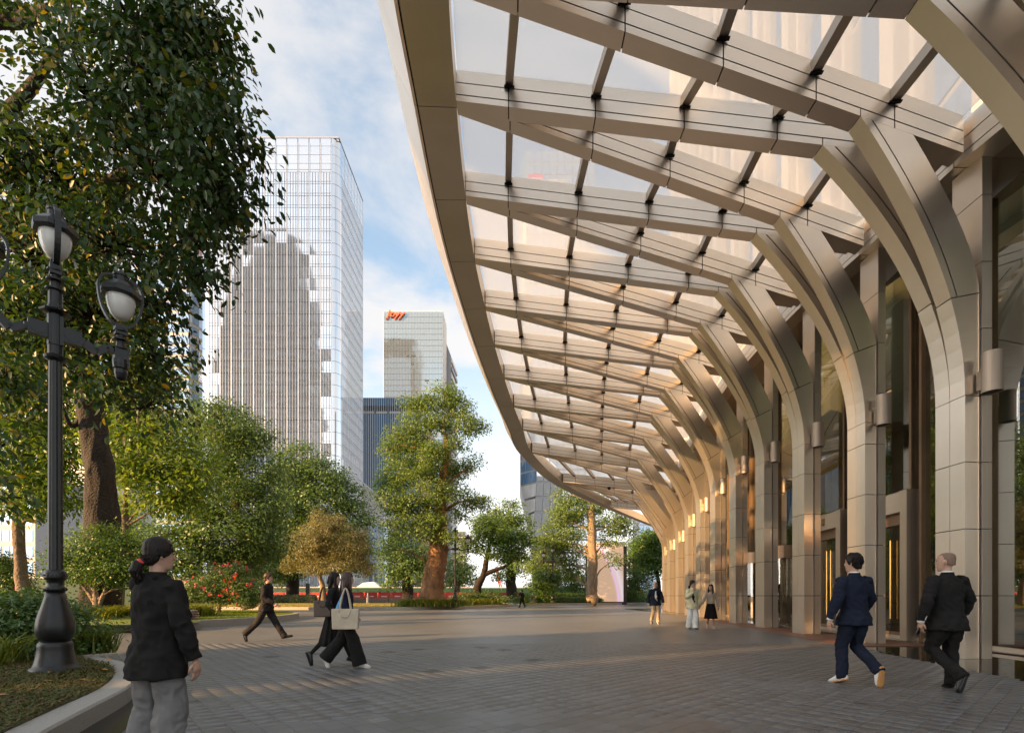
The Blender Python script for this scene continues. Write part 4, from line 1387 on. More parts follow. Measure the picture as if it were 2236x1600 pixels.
def leaf_verts(C, Nn, D, size, aspect, fold=0.18, rich=False):
    """Leaves at C with face normal Nn pointing along D. Returns V (n, k, 3) and local faces."""
    n = len(C)
    D = unit(D - Nn * np.sum(D * Nn, 1, keepdims=True))
    B = np.cross(Nn, D)
    s = size[:, None] if np.ndim(size) else size
    w = s * aspect * 0.5
    if rich:
        P = [C, C + D * s * .28 + B * w * .86 + Nn * w * .22, C + D * s * .68 + B * w * .84 + Nn * w * .2 - Nn * s * .03, C + D * s - Nn * s * .12,
             C + D * s * .68 - B * w * .84 + Nn * w * .2 - Nn * s * .03, C + D * s * .28 - B * w * .86 + Nn * w * .22, C + D * s * .34 - Nn * w * .08, C + D * s * .7 - Nn * w * .08 - Nn * s * .03]
        return np.stack(P, 1), np.array([[0, 6, 2, 1], [6, 7, 3, 2], [0, 5, 4, 6], [6, 4, 3, 7]])
    P = [C, C + D * s * .45 + B * w + Nn * w * fold, C + D * s, C + D * s * .45 - B * w + Nn * w * fold]
    return np.stack(P, 1), np.array([[0, 3, 2, 1]])


def mesh_leaves(name, V, f, m_):
    n, k = V.shape[0], V.shape[1]
    Fq = (f[None] + (np.arange(n) * k)[:, None, None]).reshape(-1, f.shape[1])
    return np_mesh(name, V.reshape(-1, 3), Fq, m_)


def crown_points(lobes, n_leaf, clump_r, leaf_per, rng, shell=0.5, flat=0.6):
    """lobes: (centre, (rx, ry, rz)). Leaf positions, outward normals and clump centres."""
    vol = np.array([r[0] * r[2] for _, r in lobes]) ** 1.0
    n_cl = max(6, n_leaf // leaf_per)
    pick = rng.choice(len(lobes), n_cl, p=vol / vol.sum())
    dirs = unit(rng.normal(size=(n_cl, 3)))
    rad = shell + (1 - shell) * rng.random(n_cl) ** .6
    Cc = np.array([lobes[i][0] for i in pick]) + dirs * rad[:, None] * np.array([lobes[i][1] for i in pick])
    per = rng.poisson(leaf_per, n_cl) + 2
    idx = np.repeat(np.arange(n_cl), per)
    off = np.clip(rng.normal(size=(len(idx), 3)), -1.7, 1.7) * clump_r * 0.5
    off[:, 2] *= flat
    P = Cc[idx] + off
    O = dirs[idx] * .8 + unit(off) * .6
    return P, O, Cc, dirs


def tree(name, label, base, trunk, lobes, leaf, m_leaf, m_bark, cover=2.4, aspect=.5, clump=0.5, per=14, chunk=3.0, cat='tree', group=None, cap=75000,
         limbs=True, r_top=None, seed=0, shell=0.5, droop=0.25, twigs=40, up=.55, gaps=1.0):
    """base: Vector at the foot; trunk: list of (Vector, radius); lobes: list of (px, py, d, r_px[, squash]) as surveyed."""
    rng = np.random.default_rng(100 + seed)
    root = empty(name, base, 0, label, cat, group)
    LB, area, dm = [], 0.0, 0.0
    for l in lobes:
        px, py, d, rpx = l[:4]
        sq = l[4] if len(l) > 4 else 0.85
        r = rpx * d / F
        c = at(px, py, d) - base
        LB.append((np.array(c), (r, r * .95, r * sq)))
        area += pi * r * r * sq
        dm += d
    n_leaf = int(min(cap, 2.2 * cover * area / (leaf * leaf * aspect * .55)))
    P, O, Cc, dirs = crown_points(LB, n_leaf, clump * (1 + .16 * chunk), int(per * chunk), rng, shell, .5)
    keep = P[:, 2] > 0.05
    P, O = P[keep], O[keep]
    Nn = unit(O * .55 + np.array([0, 0, up]) + rng.normal(size=P.shape) * .42)
    D = unit(O * .6 + rng.normal(size=P.shape) * .55 - np.array([0, 0, droop]))
    V, f = leaf_verts(P, Nn, D, leaf * rng.uniform(.65, 1.25, len(P)), aspect)
    o = link('crown', mesh_leaves('crown', V, f, m_leaf), root); o['kind'] = 'stuff'
    m = MB()
    tp = [Vector(p) - base for p, r in trunk]
    tr = [r for p, r in trunk]
    sm = catmull(tp, 8)
    rr = np.interp(np.linspace(0, len(tr) - 1, len(sm)), np.arange(len(tr)), tr)
    sm = [p + Vector((rng.normal() * r * .06, rng.normal() * r * .06, 0)) for p, r in zip(sm, rr)]
    m.tube(sm, list(rr), 20)
    m.gnarl(.16 * tr[0] + .02, 1.3 / (tr[0] + .25))
    m.build('trunk', m_bark, root, smooth=True)
    if limbs:
        m = MB()
        top = tp[-1]
        for c, r in LB:
            c = Vector(c)
            # leave the trunk at the nearest point that is not above the lobe
            k = min(range(len(tp)), key=lambda i_: (tp[i_] - c).length + (2.0 if tp[i_].z > c.z else 0) + (1.2 if i_ == 0 else 0))
            s0 = tp[k]
            if k == 0 and len(tp) > 1: s0 = tp[0].lerp(tp[1], .6)
            mid_ = s0.lerp(c, .5) + Vector((rng.normal() * .12, rng.normal() * .12, .12)) * (c - s0).length
            r0 = max(.025, min(tr[k] * .42, .03 + .02 * (c - s0).length))
            m.tube(catmull([s0, mid_, c], 4), list(np.linspace(r0, r0 * .35, 9)), 7)
        lc = np.array([c for c, r in LB])
        sel = rng.choice(len(Cc), min(twigs, len(Cc)), replace=False)
        for k in sel:
            c = Cc[k]
            j = int(np.argmin(np.linalg.norm(lc - c, axis=1)))
            a, b = Vector(lc[j]), Vector(c)
            mid_ = a.lerp(b, .5) + Vector(rng.normal(size=3)) * .08 * (b - a).length
            rt = max(.012, .012 * (b - a).length + .01)
            m.tube([a, mid_, b], [rt * 1.5, rt, rt * .4], 5)
        m.build('limbs', m_bark, root, smooth=True)['kind'] = 'stuff'
    return root


def V3(px, py, d):
    return at(px, py, d)


# --- the great dark leaved tree overhanging from the left
rng = np.random.default_rng(5)
nb_base = Vector((-15.6, 19.0, 0.26))
ntree = empty('overhanging_tree', nb_base, 0, 'great dark leaved tree with a massive trunk overhanging the lamp post', 'tree')
nl = [(300, 60, 11, 150), (430, 40, 10.5, 75), (200, 220, 11, 110), (350, 200, 10.5, 120), (490, 240, 10, 60), (450, 330, 10, 95), (330, 380, 11, 140),
      (150, 400, 12, 130), (30, 360, 12, 90), (480, 430, 10, 65), (410, 520, 10.5, 75), (260, 540, 11, 130), (90, 560, 12, 130), (430, 600, 10.5, 45),
      (340, 680, 11, 80), (200, 690, 11.5, 110), (50, 690, 11.5, 110), (345, 780, 11, 45), (240, 810, 11.5, 85), (310, 890, 11.5, 65), (365, 930, 11.3, 30),
      (10, 830, 10, 60), (-10, 980, 9.5, 55), (150, 25, 11.5, 55), (10, 5, 12, 40), (400, 110, 10.5, 90), (120, 780, 12, 70), (540, 330, 10, 30), (-60, 1060, 9.3, 60)]
LB = [(np.array(at(px, py, d) - nb_base), (r * d / F, r * d / F * 1.3, r * d / F * .9)) for px, py, d, r in nl]
P, O, Cc, dirs = crown_points(LB, 23500, .6, 26, rng, .35, .7)
Nn = unit(O * .5 + np.array([0, 0, .5]) + rng.normal(size=P.shape) * .5)
D = unit(O * .5 + rng.normal(size=P.shape) * .4 - np.array([0, 0, .75]))
sz = .185 * rng.uniform(.6, 1.2, len(P))
dist = np.linalg.norm(P + np.array(nb_base) - np.array((0, 0, EYE)), axis=1)
inview = (np.abs((P + np.array(nb_base))[:, 0]) < (P + np.array(nb_base))[:, 1] * 1.0)
order = np.argsort(np.where(inview, dist / sz, 1e9))
big, rest = order[:300], order[300:]
V, f = leaf_verts(P[rest], Nn[rest], D[rest], sz[rest], .52, rich=True)
o = link('crown', mesh_leaves('crown', V, f, L_dark), ntree, None); o['kind'] = 'stuff'
lm = []
for k in range(4):
    v, f = leaf_verts(np.zeros((1, 3)), np.array([[0, 0, 1.]]), np.array([[0, 1., 0]]), np.array([1.0]), .46 + .05 * k, rich=True)
    lm.append(mesh_leaves('leaf', v, f, L_dark))
for k in big:
    d_ = Vector(D[k]); n_ = Vector(Nn[k]); d_ = (d_ - n_ * d_.dot(n_)).normalized(); b_ = n_.cross(d_)
    ob = link('leaf', lm[k % 4], ntree, Vector(P[k]))
    ob.rotation_mode = 'QUATERNION'
    ob.rotation_quaternion = Matrix((-b_, d_, n_)).transposed().to_quaternion()
    ob.scale = (float(sz[k]),) * 3
m = MB()
def nbp(px, py, d): return at(px, py, d) - nb_base
tr_pts = [Vector((0, 0, -.1)), Vector((.05, 0, 1.0)), nbp(222, 1130, 19), nbp(215, 1000, 19), nbp(196, 900, 19), nbp(190, 800, 18.5), nbp(160, 680, 17.5)]
tr_r = [.8, .6, .49, .46, .41, .36, .3]
sm = catmull(tr_pts, 14); rr = np.interp(np.linspace(0, 6, len(sm)), np.arange(7), tr_r)
m.tube(sm, list(rr), 40); m.gnarl(.13, 2.2, .3); m.gnarl(.05, 7, .25); m.build('trunk', M_bark, ntree, smooth=True)
m = MB()
for pts, r0, r1 in (([(190, 800, 18.5), (120, 600, 16), (40, 470, 14), (70, 430, 12.5), (190, 420, 11.8), (285, 372, 11)], .34, .1),
                    ([(160, 680, 17.5), (60, 560, 15), (-30, 420, 13), (-60, 330, 12.5), (60, 200, 12), (120, 115, 11.5), (160, 90, 11)], .3, .05),
                    ([(40, 470, 14), (-40, 420, 12.5), (60, 370, 12), (150, 300, 11.5)], .2, .05),
                    ([(160, 680, 17.5), (220, 500, 15), (300, 330, 12), (370, 200, 10.8)], .26, .04),
                    ([(190, 800, 18.5), (270, 700, 15), (330, 600, 12), (410, 520, 10.8)], .2, .03),
                    ([(-120, 60, 12), (-20, 40, 12), (40, 45, 12), (110, 20, 11.5)], .28, .1),
                    ([(196, 890, 19), (160, 930, 18.6), (140, 900, 18.3), (128, 850, 18)], .11, .04),
                    ([(215, 760, 18), (270, 660, 15), (200, 610, 13), (120, 590, 12)], .15, .05)):
    q = catmull([nbp(*p) for p in pts], 5)
    m.tube(q, list(np.linspace(r0, r1, len(q))), 9)
for k in range(len(Cc)):
    lc = np.array([c for c, r in LB]); j = int(np.argmin(np.linalg.norm(lc - Cc[k], axis=1)))
    a, b = Vector(lc[j]), Vector(Cc[k])
    m.tube([a, a.lerp(b, .5) + Vector(rng.normal(size=3)) * .06, b], [.022, .014, .006], 5)
m.build('limbs', M_bark, ntree, smooth=True)['kind'] = 'stuff'

# --- lit trees behind it on the left
T = tree
b = ground_at(40, 1341)
T('broadleaf_tree', 'sunlit lime green tree to the left of the massive dark trunk', Vector((-24.5, 25.5, .2)),
  [(Vector((-24.5, 25.5, 0.1)), .3), (at(40, 1150, 25.5), .24), (at(60, 980, 25.5), .18), (at(80, 860, 26), .12)],
  [(60, 790, 26, 95), (20, 880, 25, 90), (110, 900, 26, 70), (40, 990, 24.5, 80), (130, 1000, 25, 60), (60, 1080, 24, 60), (100, 680, 27, 110), (10, 740, 26, 90), (215, 690, 28, 80), (120, 1080, 24.5, 50), (160, 600, 28, 80)],
  .27, L_lime, M_barkg, cover=2.8, aspect=.38, clump=.8, per=13, seed=1, droop=.6)
T('broadleaf_tree', 'sunlit lime green tree with thin stems to the right of the massive dark trunk', Vector((-18.8, 24.5, .26)),
  [(at(262, 1330, 24.5), .17), (at(272, 1150, 24.5), .13), (at(278, 1060, 24.5), .1), (at(300, 960, 25), .07)],
  [(320, 985, 24.5, 85), (395, 960, 25.5, 45), (300, 900, 26, 80), (400, 1040, 24, 55), (340, 1070, 24, 60), (270, 1010, 24, 45), (385, 1090, 23.5, 40), (330, 820, 27, 60), (250, 940, 25.5, 60), (430, 1000, 25, 30)],
  .26, L_lime, M_barkg, cover=2.8, aspect=.38, clump=.7, per=13, seed=2, droop=.6)
T('broadleaf_tree', 'domed dark green tree rising in front of the silver tower', at(545, 1328, 40),
  [(at(545, 1328, 40), .55), (at(540, 1240, 40), .42), (at(520, 1130, 40), .34), (at(500, 1010, 40), .22)],
  [(490, 930, 40, 62), (440, 920, 41, 38), (545, 950, 40, 45), (460, 1000, 39, 65), (550, 1030, 40, 70), (480, 1080, 38, 75), (420, 1130, 37, 60), (560, 1110, 39, 60), (500, 1170, 37, 75), (400, 1200, 36, 55), (590, 1180, 39, 45), (440, 1240, 36, 50), (360, 1180, 36, 40), (530, 1230, 38, 50), (350, 1230, 35.5, 40)],
  .26, L_mid, M_barkg, cover=2.3, aspect=.5, clump=.75, per=16, seed=3)
T('broadleaf_tree', 'broad dark green tree behind the tan tree and the railing', at(640, 1318, 72),
  [(at(640, 1318, 72), .85), (at(640, 1240, 72), .75), (at(650, 1150, 72), .6), (at(670, 1060, 72), .35)],
  [(660, 1010, 72, 50), (700, 1040, 72, 50), (630, 1050, 72, 50), (690, 1100, 71, 60), (750, 1080, 73, 42), (770, 1130, 72, 42), (640, 1120, 70, 60), (745, 1170, 71, 55), (790, 1190, 72, 28), (600, 1180, 70, 50), (780, 1230, 72, 35), (620, 1230, 70, 45), (570, 1220, 70, 40), (700, 1190, 70, 55)],
  .42, L_mid, M_bark, cover=2.3, aspect=.5, clump=1.1, per=16, seed=4)
T('round_tree', 'round tan leaved tree with a pale forked trunk by the railing', at(706, 1318, 52),
  [(at(706, 1318, 52), .3), (at(705, 1285, 52), .27), (at(698, 1255, 52), .2), (at(690, 1225, 52), .14)],
  [(715, 1180, 52, 66, .8), (665, 1205, 52, 42), (765, 1200, 52, 42), (715, 1150, 52, 35), (690, 1235, 51, 40, .5), (740, 1235, 51, 40, .5), (640, 1215, 52, 22), (790, 1220, 52, 20), (645, 1172, 52, 17), (783, 1168, 52, 18), (700, 1128, 52, 18), (742, 1132, 52, 16), (628, 1240, 52, 14), (802, 1245, 52, 13)],
  .2, L_tan, M_barkp, cover=1.7, aspect=.4, clump=.45, per=13, seed=5, twigs=220, shell=.3)
T('tall_tree', 'tallest tree with an orange brown trunk standing on the pale kerbed lawn', at(940, 1316, 45),
  [(at(942, 1316, 45), 1.35), (at(945, 1285, 45), .95), (at(950, 1240, 45), .85), (at(958, 1190, 45), .8), (at(962, 1120, 45), .5), (at(966, 1060, 45), .38), (at(975, 1000, 45), .26), (at(974, 950, 45), .12)],
  [(968, 868, 45, 34), (930, 885, 45, 26), (900, 880, 45, 20), (1005, 890, 45, 24), (915, 930, 45, 36), (960, 920, 45, 28), (1015, 930, 45, 30), (1045, 928, 45, 16), (875, 960, 45, 32), (850, 985, 45, 18), (920, 990, 45, 34), (1000, 965, 45, 22),
   (880, 1030, 45, 42), (930, 1045, 44, 34), (1000, 1020, 46, 28), (1030, 1010, 46, 18), (990, 1070, 46, 30), (1030, 1090, 46, 24), (1055, 1100, 46, 16), (860, 1090, 44, 40), (910, 1105, 44, 40), (870, 1150, 44, 36), (925, 1160, 44, 30), (850, 1200, 44, 18), (1005, 1115, 46, 20), (845, 1050, 45, 20), (955, 990, 43.6, 26), (960, 1080, 43.4, 26), (950, 1140, 43.4, 22), (975, 1170, 43.6, 16), (940, 1000, 43.6, 24)],
  .25, L_olive, M_barko, cover=2.5, aspect=.42, clump=.62, per=13, seed=6, twigs=90)
T('broadleaf_tree', 'lower green tree with a dark trunk behind the tall tree', at(890, 1312, 68),
  [(at(890, 1312, 68), .75), (at(890, 1270, 68), .65), (at(885, 1220, 68), .4)],
  [(870, 1195, 68, 38), (905, 1215, 67, 40), (860, 1235, 67, 34), (900, 1250, 66, 32), (925, 1240, 68, 28), (855, 1265, 67, 20)],
  .36, L_mid, M_bark, cover=2.4, aspect=.5, clump=.9, per=15, seed=7)
T('spreading_tree', 'dark umbrella shaped tree with a leaning forked black trunk', at(1042, 1312, 56),
  [(at(1042, 1312, 56), .5), (at(1043, 1280, 56), .42), (at(1056, 1255, 56), .36), (at(1062, 1225, 56), .28), (at(1070, 1180, 56), .16)],
  [(1075, 1165, 56, 42, .7), (1035, 1185, 56, 32, .7), (1115, 1180, 56, 38, .7), (1060, 1145, 57, 30, .7), (1140, 1205, 56, 26, .7), (1015, 1205, 56, 22, .7), (1100, 1205, 55, 36, .6), (1150, 1180, 57, 20)],
  .3, L_green, M_bark, cover=2.3, aspect=.5, clump=.7, per=15, seed=8)
m = MB(); ob_ = [o for o in col.objects if o.name.startswith('spreading_tree')][0]
q = catmull([at(1056, 1255, 56), at(1078, 1245, 56), at(1105, 1235, 56), at(1125, 1215, 56)], 5)
m.tube([p - ob_.location for p in q], list(np.linspace(.3, .1, len(q))), 9); m.build('side_limb', M_bark, ob_, smooth=True)
T('broadleaf_tree', 'olive green tree behind the umbrella shaped tree', at(1117, 1312, 84),
  [(at(1117, 1312, 84), .95), (at(1116, 1270, 84), .8), (at(1112, 1200, 84), .5)],
  [(1110, 1125, 84, 36), (1075, 1135, 84, 26), (1140, 1150, 84, 26), (1100, 1160, 83, 40), (1130, 1230, 83, 30), (1090, 1250, 83, 22)],
  .42, L_olive, M_bark, cover=2.3, aspect=.5, clump=1.0, per=15, seed=9)
T('broadleaf_tree', 'yellow green tree with a pale knobbly trunk in front of the video screen', at(1292, 1310, 61),
  [(at(1292, 1310, 61), .85), (at(1292, 1290, 61), .66), (at(1294, 1220, 61), .52), (at(1293, 1160, 61), .46), (at(1290, 1120, 61), .34), (at(1294, 1100, 61), .2)],
  [(1232, 1085, 62, 26), (1255, 1110, 62, 34), (1300, 1100, 62, 30), (1225, 1130, 62, 30), (1260, 1150, 62, 34), (1340, 1140, 62, 34), (1365, 1150, 63, 22), (1210, 1170, 63, 36), (1250, 1195, 63, 36), (1335, 1175, 62, 22), (1185, 1190, 64, 30), (1215, 1225, 64, 36), (1345, 1222, 60, 16), (1325, 1212, 60, 12), (1170, 1230, 65, 26), (1250, 1240, 64, 26), (1275, 1080, 62, 22)],
  .3, L_olive, M_barkp, cover=2.1, aspect=.45, clump=.75, per=15, seed=10)
T('round_tree', 'small clipped round tree beside the farthest bronze column', at(1440, 1308, 72),
  [(at(1440, 1308, 72), .32), (at(1438, 1270, 72), .28), (at(1430, 1240, 72), .2)],
  [(1420, 1195, 72, 40), (1440, 1215, 72, 36), (1405, 1215, 72, 30), (1425, 1170, 72, 24), (1450, 1185, 72, 28), (1425, 1240, 71, 28)],
  .36, L_green, M_bark, cover=2.6, aspect=.55, clump=.8, per=15, seed=11)
MD = 17.4
mnd = MB(); n_ = 28
mc = Vector((at(222, 1300, MD).x, MD + .2, 0))
for k, (r_, z_) in enumerate(((3.1, .272), (2.5, .36), (1.7, .5), (.9, .6), (.1, .64))):
    for q_ in range(n_):
        mnd.v.append((mc.x - bed2.location.x + r_ * cos(2 * pi * q_ / n_), mc.y - bed2.location.y + r_ * .62 * sin(2 * pi * q_ / n_), z_))
for k in range(4):
    for q_ in range(n_): mnd.f.append([k * n_ + q_, k * n_ + (q_ + 1) % n_, (k + 1) * n_ + (q_ + 1) % n_, (k + 1) * n_ + q_]); mnd.m.append(0)
mnd.build('mound', M_lawn, bed2, smooth=True)
T('multi_stem_tree', 'small bushy tree with pale twisting stems behind the lamp post base', at(215, 1335, MD),
  [(at(212, 1338, MD), .12), (at(210, 1310, MD), .10), (at(205, 1285, MD), .06), (at(180, 1260, MD), .04)],
  [(165, 1205, MD, 46), (225, 1195, MD, 50), (285, 1212, MD, 46), (200, 1240, MD - .3, 42), (260, 1248, MD - .3, 42), (145, 1245, MD, 32), (318, 1240, MD, 36), (300, 1285, MD, 28), (240, 1170, MD, 30)],
  .10, L_green, M_barkp, cover=2.0, aspect=.5, clump=.3, per=15, seed=12, twigs=90)
ob_ = [o for o in col.objects if o.name.startswith('multi_stem_tree')][0]
for pts in (((212, 1332, MD), (225, 1300, MD), (240, 1265, MD), (262, 1240, MD)), ((212, 1325, MD), (190, 1290, MD), (165, 1265, MD), (140, 1262, MD)), ((220, 1310, MD), (232, 1280, MD), (228, 1255, MD))):
    m = MB(); q = catmull([at(*p) - ob_.location for p in pts], 4); m.tube(q, list(np.linspace(.075, .022, len(q))), 7)
    m.build('stem', M_barkp, ob_, smooth=True)

SH = lambda *a, **k: tree(*a, cat='shrub', limbs=False, **k)
def shrub(label, lobes, leaf, m_, seed, name='shrub', **k):
    px, py, d, r = lobes[0][:4]
    base = Vector(((px - CX) / F * d, d, k.pop('z', .22)))
    return tree(name, label, base, [(base - Vector((0, 0, .1)), .06), (at(px, py, d), .04), (at(px + 4, py - r * .5, d), .02)], lobes, leaf, m_, M_barkg, cat='shrub', seed=seed, twigs=30, **k)
shrub('dense dark green bush round the foot of the near lamp post', [(60, 1375, 8.3, 78), (10, 1350, 8.4, 70), (120, 1345, 8.9, 62), (170, 1380, 8.8, 58), (90, 1420, 8.2, 60), (205, 1395, 8.9, 34), (-40, 1390, 8.0, 70), (150, 1415, 8.6, 40), (60, 1315, 8.9, 40)], .085, L_mid, 20, cover=2.3, aspect=.5, clump=.2, per=14)
fb = shrub('bush covered with pink flowers on the lawn island', [(480, 1285, 27, 40), (505, 1262, 27, 34), (535, 1290, 27, 34), (440, 1290, 27, 34), (470, 1255, 27.5, 24), (520, 1245, 27.5, 18), (555, 1305, 27, 22), (415, 1300, 27, 26)], .12, L_mid, 21, cover=2.4, aspect=.5, clump=.35, per=14, name='flowering_bush', z=.26)
rng = np.random.default_rng(44)
lob = [(480, 1285, 27, 44), (505, 1262, 27, 38), (535, 1290, 27, 38), (440, 1290, 27, 38), (470, 1255, 27.5, 28), (520, 1245, 27.5, 22), (415, 1300, 27, 30)]
fl_b = fb.location
LBf = [(np.array(at(px, py, d) - fl_b), (r * d / F,) * 3) for px, py, d, r in lob]
P, O, Cc, dirs = crown_points(LBf, 950, .1, 8, rng, .92, 1)
V, f = leaf_verts(P, unit(O + rng.normal(size=P.shape) * .4), rng.normal(size=P.shape), .085 * rng.uniform(.7, 1.2, len(P)), .9)
link('flowers', mesh_leaves('flowers', V, f, M_pink), fb)['kind'] = 'stuff'
shrub('green bush at the left edge below the grey office block', [(15, 1235, 30, 34), (-15, 1225, 30, 34), (30, 1260, 30, 30), (0, 1275, 30, 36), (40, 1285, 30, 24)], .16, L_green, 22, cover=2.2, clump=.45, per=14)
shrub('round bright green shrub left of the far twin lamp', [(1190, 1262, 62, 26), (1170, 1275, 62, 20), (1212, 1270, 62, 20), (1195, 1290, 62, 24)], .24, L_green, 23, cover=2.4, clump=.6, per=14)
shrub('bushy green shrub right of the video screen', [(1385, 1262, 70, 24), (1370, 1280, 70, 22), (1402, 1275, 70, 20), (1385, 1295, 70, 20)], .26, L_mid, 24, cover=2.4, clump=.6, per=14)
shrub('low dark shrub right of the leaning black trunk', [(1068, 1300, 56, 18, .7), (1085, 1303, 56, 16, .7), (1050, 1304, 56, 14, .7), (1100, 1308, 55, 12, .6)], .18, L_mid, 25, cover=2.6, clump=.4, per=14, z=.3)
shrub('low dark shrub left of the leaning black trunk', [(1010, 1303, 54, 16, .7), (1028, 1300, 55, 14, .7), (995, 1308, 53, 12, .6)], .18, L_mid, 26, cover=2.6, clump=.4, per=14, z=.3)
shrub('small round shrub beside the path near the man on the phone', [(1132, 1305, 61, 14), (1148, 1307, 61, 12)], .18, L_green, 27, cover=2.6, clump=.4, per=14)
shrub('dark rounded shrub under the far end of the canopy', [(1398, 1296, 76, 16), (1420, 1300, 76, 14), (1375, 1300, 76, 14)], .22, L_mid, 28, cover=2.6, clump=.5, per=14)

# woods beyond, seen as a mass between the nearer trees
for i, (lab, lobes, m_) in enumerate((('hazy green tree beyond the fence left of the domed tree', [(250, 1130, 60, 50), (300, 1170, 60, 45), (220, 1190, 60, 50), (330, 1210, 60, 45), (270, 1230, 60, 45)], L_olive),
                          ('green tree far beyond the pink flowering bush', [(590, 1240, 85, 32), (560, 1255, 85, 28), (620, 1255, 85, 26)], L_mid),
                          ('pale thin tree behind the far lamp beside the tall tree', [(1000, 1230, 80, 30), (985, 1255, 80, 26), (1020, 1255, 80, 26)], L_olive),
                          ('green tree behind the screen at its right', [(1385, 1205, 95, 36), (1372, 1230, 95, 30), (1400, 1235, 95, 28)], L_mid),
                          ('green tree behind the screen at its left', [(1255, 1265, 90, 26), (1235, 1280, 90, 24), (1275, 1275, 90, 24)], L_mid))):
    px, py, d, r = lobes[0]
    T('broadleaf_tree', lab, at(px, 1311, d), [(at(px, 1311, d), .4), (at(px, 1280, d), .32), (at(px, py, d), .2)], lobes, .42, m_, M_barkg, cover=2.0, clump=1.0, per=14, seed=30 + i, cap=9000)

# clipped hedge along the far lawn
def hedge(label, pts, w, h, leaf, m_, seed):
    rng = np.random.default_rng(seed)
    q = catmull(pts, 8); tot = sum((b_ - a_).length for a_, b_ in zip(q, q[1:]))
    c0 = q[len(q) // 2]
    root = empty('hedge', c0, 0, label, 'hedge')
    n = int(min(16000, 2.2 * tot * (w + 2 * h) / (leaf * leaf * .3)))
    t = rng.random(n) * (len(q) - 1.001); i = t.astype(int); fr_ = (t - i)[:, None]
    Q = np.array(q); c = Q[i] * (1 - fr_) + Q[i + 1] * fr_
    dd = unit(Q[i + 1] - Q[i]); nn = np.stack([-dd[:, 1], dd[:, 0], 0 * dd[:, 0]], 1)
    a = rng.random(n) * pi
    P = c + nn * (np.cos(a) * w / 2)[:, None] + np.array([0, 0, 1]) * (np.sin(a) ** .5 * h * rng.uniform(.75, 1.06, n))[:, None] - np.array(c0)
    O = nn * np.cos(a)[:, None] + np.array([0, 0, 1]) * np.sin(a)[:, None]
    V, f = leaf_verts(P, unit(O + rng.normal(size=P.shape) * .5), rng.normal(size=P.shape), leaf * rng.uniform(.7, 1.2, n), .5)
    link('leaves', mesh_leaves('leaves', V, f, m_), root)['kind'] = 'stuff'
    m = MB()
    for a_, b_ in zip(q[::2], q[2::2]):
        u_ = (b_ - a_).normalized(); n_ = Vector((-u_.y, u_.x, 0)) * w * .36
        a2, b2 = a_ - c0, b_ - c0; zz = Vector((0, 0, h * .82))
        l4 = [a2 + n_, a2 - n_, b2 - n_, b2 + n_]
        m.hexa(l4 + [v + zz for v in l4])
    m.build('branches', M_bark, root)
hedge('low clipped hedge in front of the video screen', [(4, 63.5, .2), (9, 66.5, .2), (16, 71, .2), (22, 75.5, .2)], 1.2, .8, .16, L_mid, 60)
hedge('hedge along the railing beyond the tan tree', [(-40, 68.5, .0), (-33, 68.2, .0), (-26.5, 68, .0)], 1.2, 1.3, .2, L_mid, 61)
hedge('taller loose hedge behind the low clipped one', [(3, 66, .2), (8, 69, .2), (15, 74, .2)], 1.4, 1.3, .2, L_green, 62)


def blades(name, pts_fn, n, h, w, m_, lean, seed, kind='stuff', parent=None):
    """n grass-like blades: two quads each, bending over."""
    rng = np.random.default_rng(seed)
    C = pts_fn(rng, n); n = len(C)
    a = rng.random(n) * 2 * pi
    d = np.stack([np.cos(a), np.sin(a), 0 * a], 1); s = np.stack([-np.sin(a), np.cos(a), 0 * a], 1)
    hh = (h * rng.uniform(.55, 1.2, n))[:, None]; ww = (w * rng.uniform(.7, 1.3, n))[:, None]
    l1 = (lean * rng.uniform(.1, .6, n))[:, None]; l2 = (lean * rng.uniform(.6, 1.4, n))[:, None]
    up = np.array([0, 0, 1.0])
    P = [C - s * ww * .5, C + s * ww * .5, C + d * hh * l1 + up * hh * .6 + s * ww * .4, C + d * hh * l1 + up * hh * .6 - s * ww * .4, C + d * hh * l2 * 1.5 + up * hh * .85 + s * ww * .05, C + d * hh * l2 * 1.5 + up * hh * .85 - s * ww * .05]
    V = np.stack(P, 1); f = np.array([[0, 1, 2, 3], [3, 2, 4, 5]])
    o = link(name, mesh_leaves(name, V, f, m_), parent)
    if kind: o['kind'] = kind
    return o


def inside(poly, X, Y):
    c = np.zeros(len(X), bool); n = len(poly)
    for i in range(n):
        x0, y0 = poly[i]; x1, y1 = poly[(i + 1) % n]
        cond = ((y0 > Y) != (y1 > Y)) & (X < (x1 - x0) * (Y - y0) / (y1 - y0 + 1e-12) + x0)
        c ^= cond
    return c


def in_poly(poly, z, ymin=0, ymax=1e9, near=True):
    def fn(rng, n):
        xs = [p[0] for p in poly]; ys = [p[1] for p in poly]
        X = rng.uniform(min(xs), max(xs), n * 4); Y = rng.uniform(max(min(ys), ymin), min(max(ys), ymax), n * 4)
        k = inside(poly, X, Y) & (np.abs(X) < Y * 1.06 + .6)
        X, Y = X[k][:n], Y[k][:n]
        return np.stack([X, Y, np.full(len(X), z)], 1)
    return fn


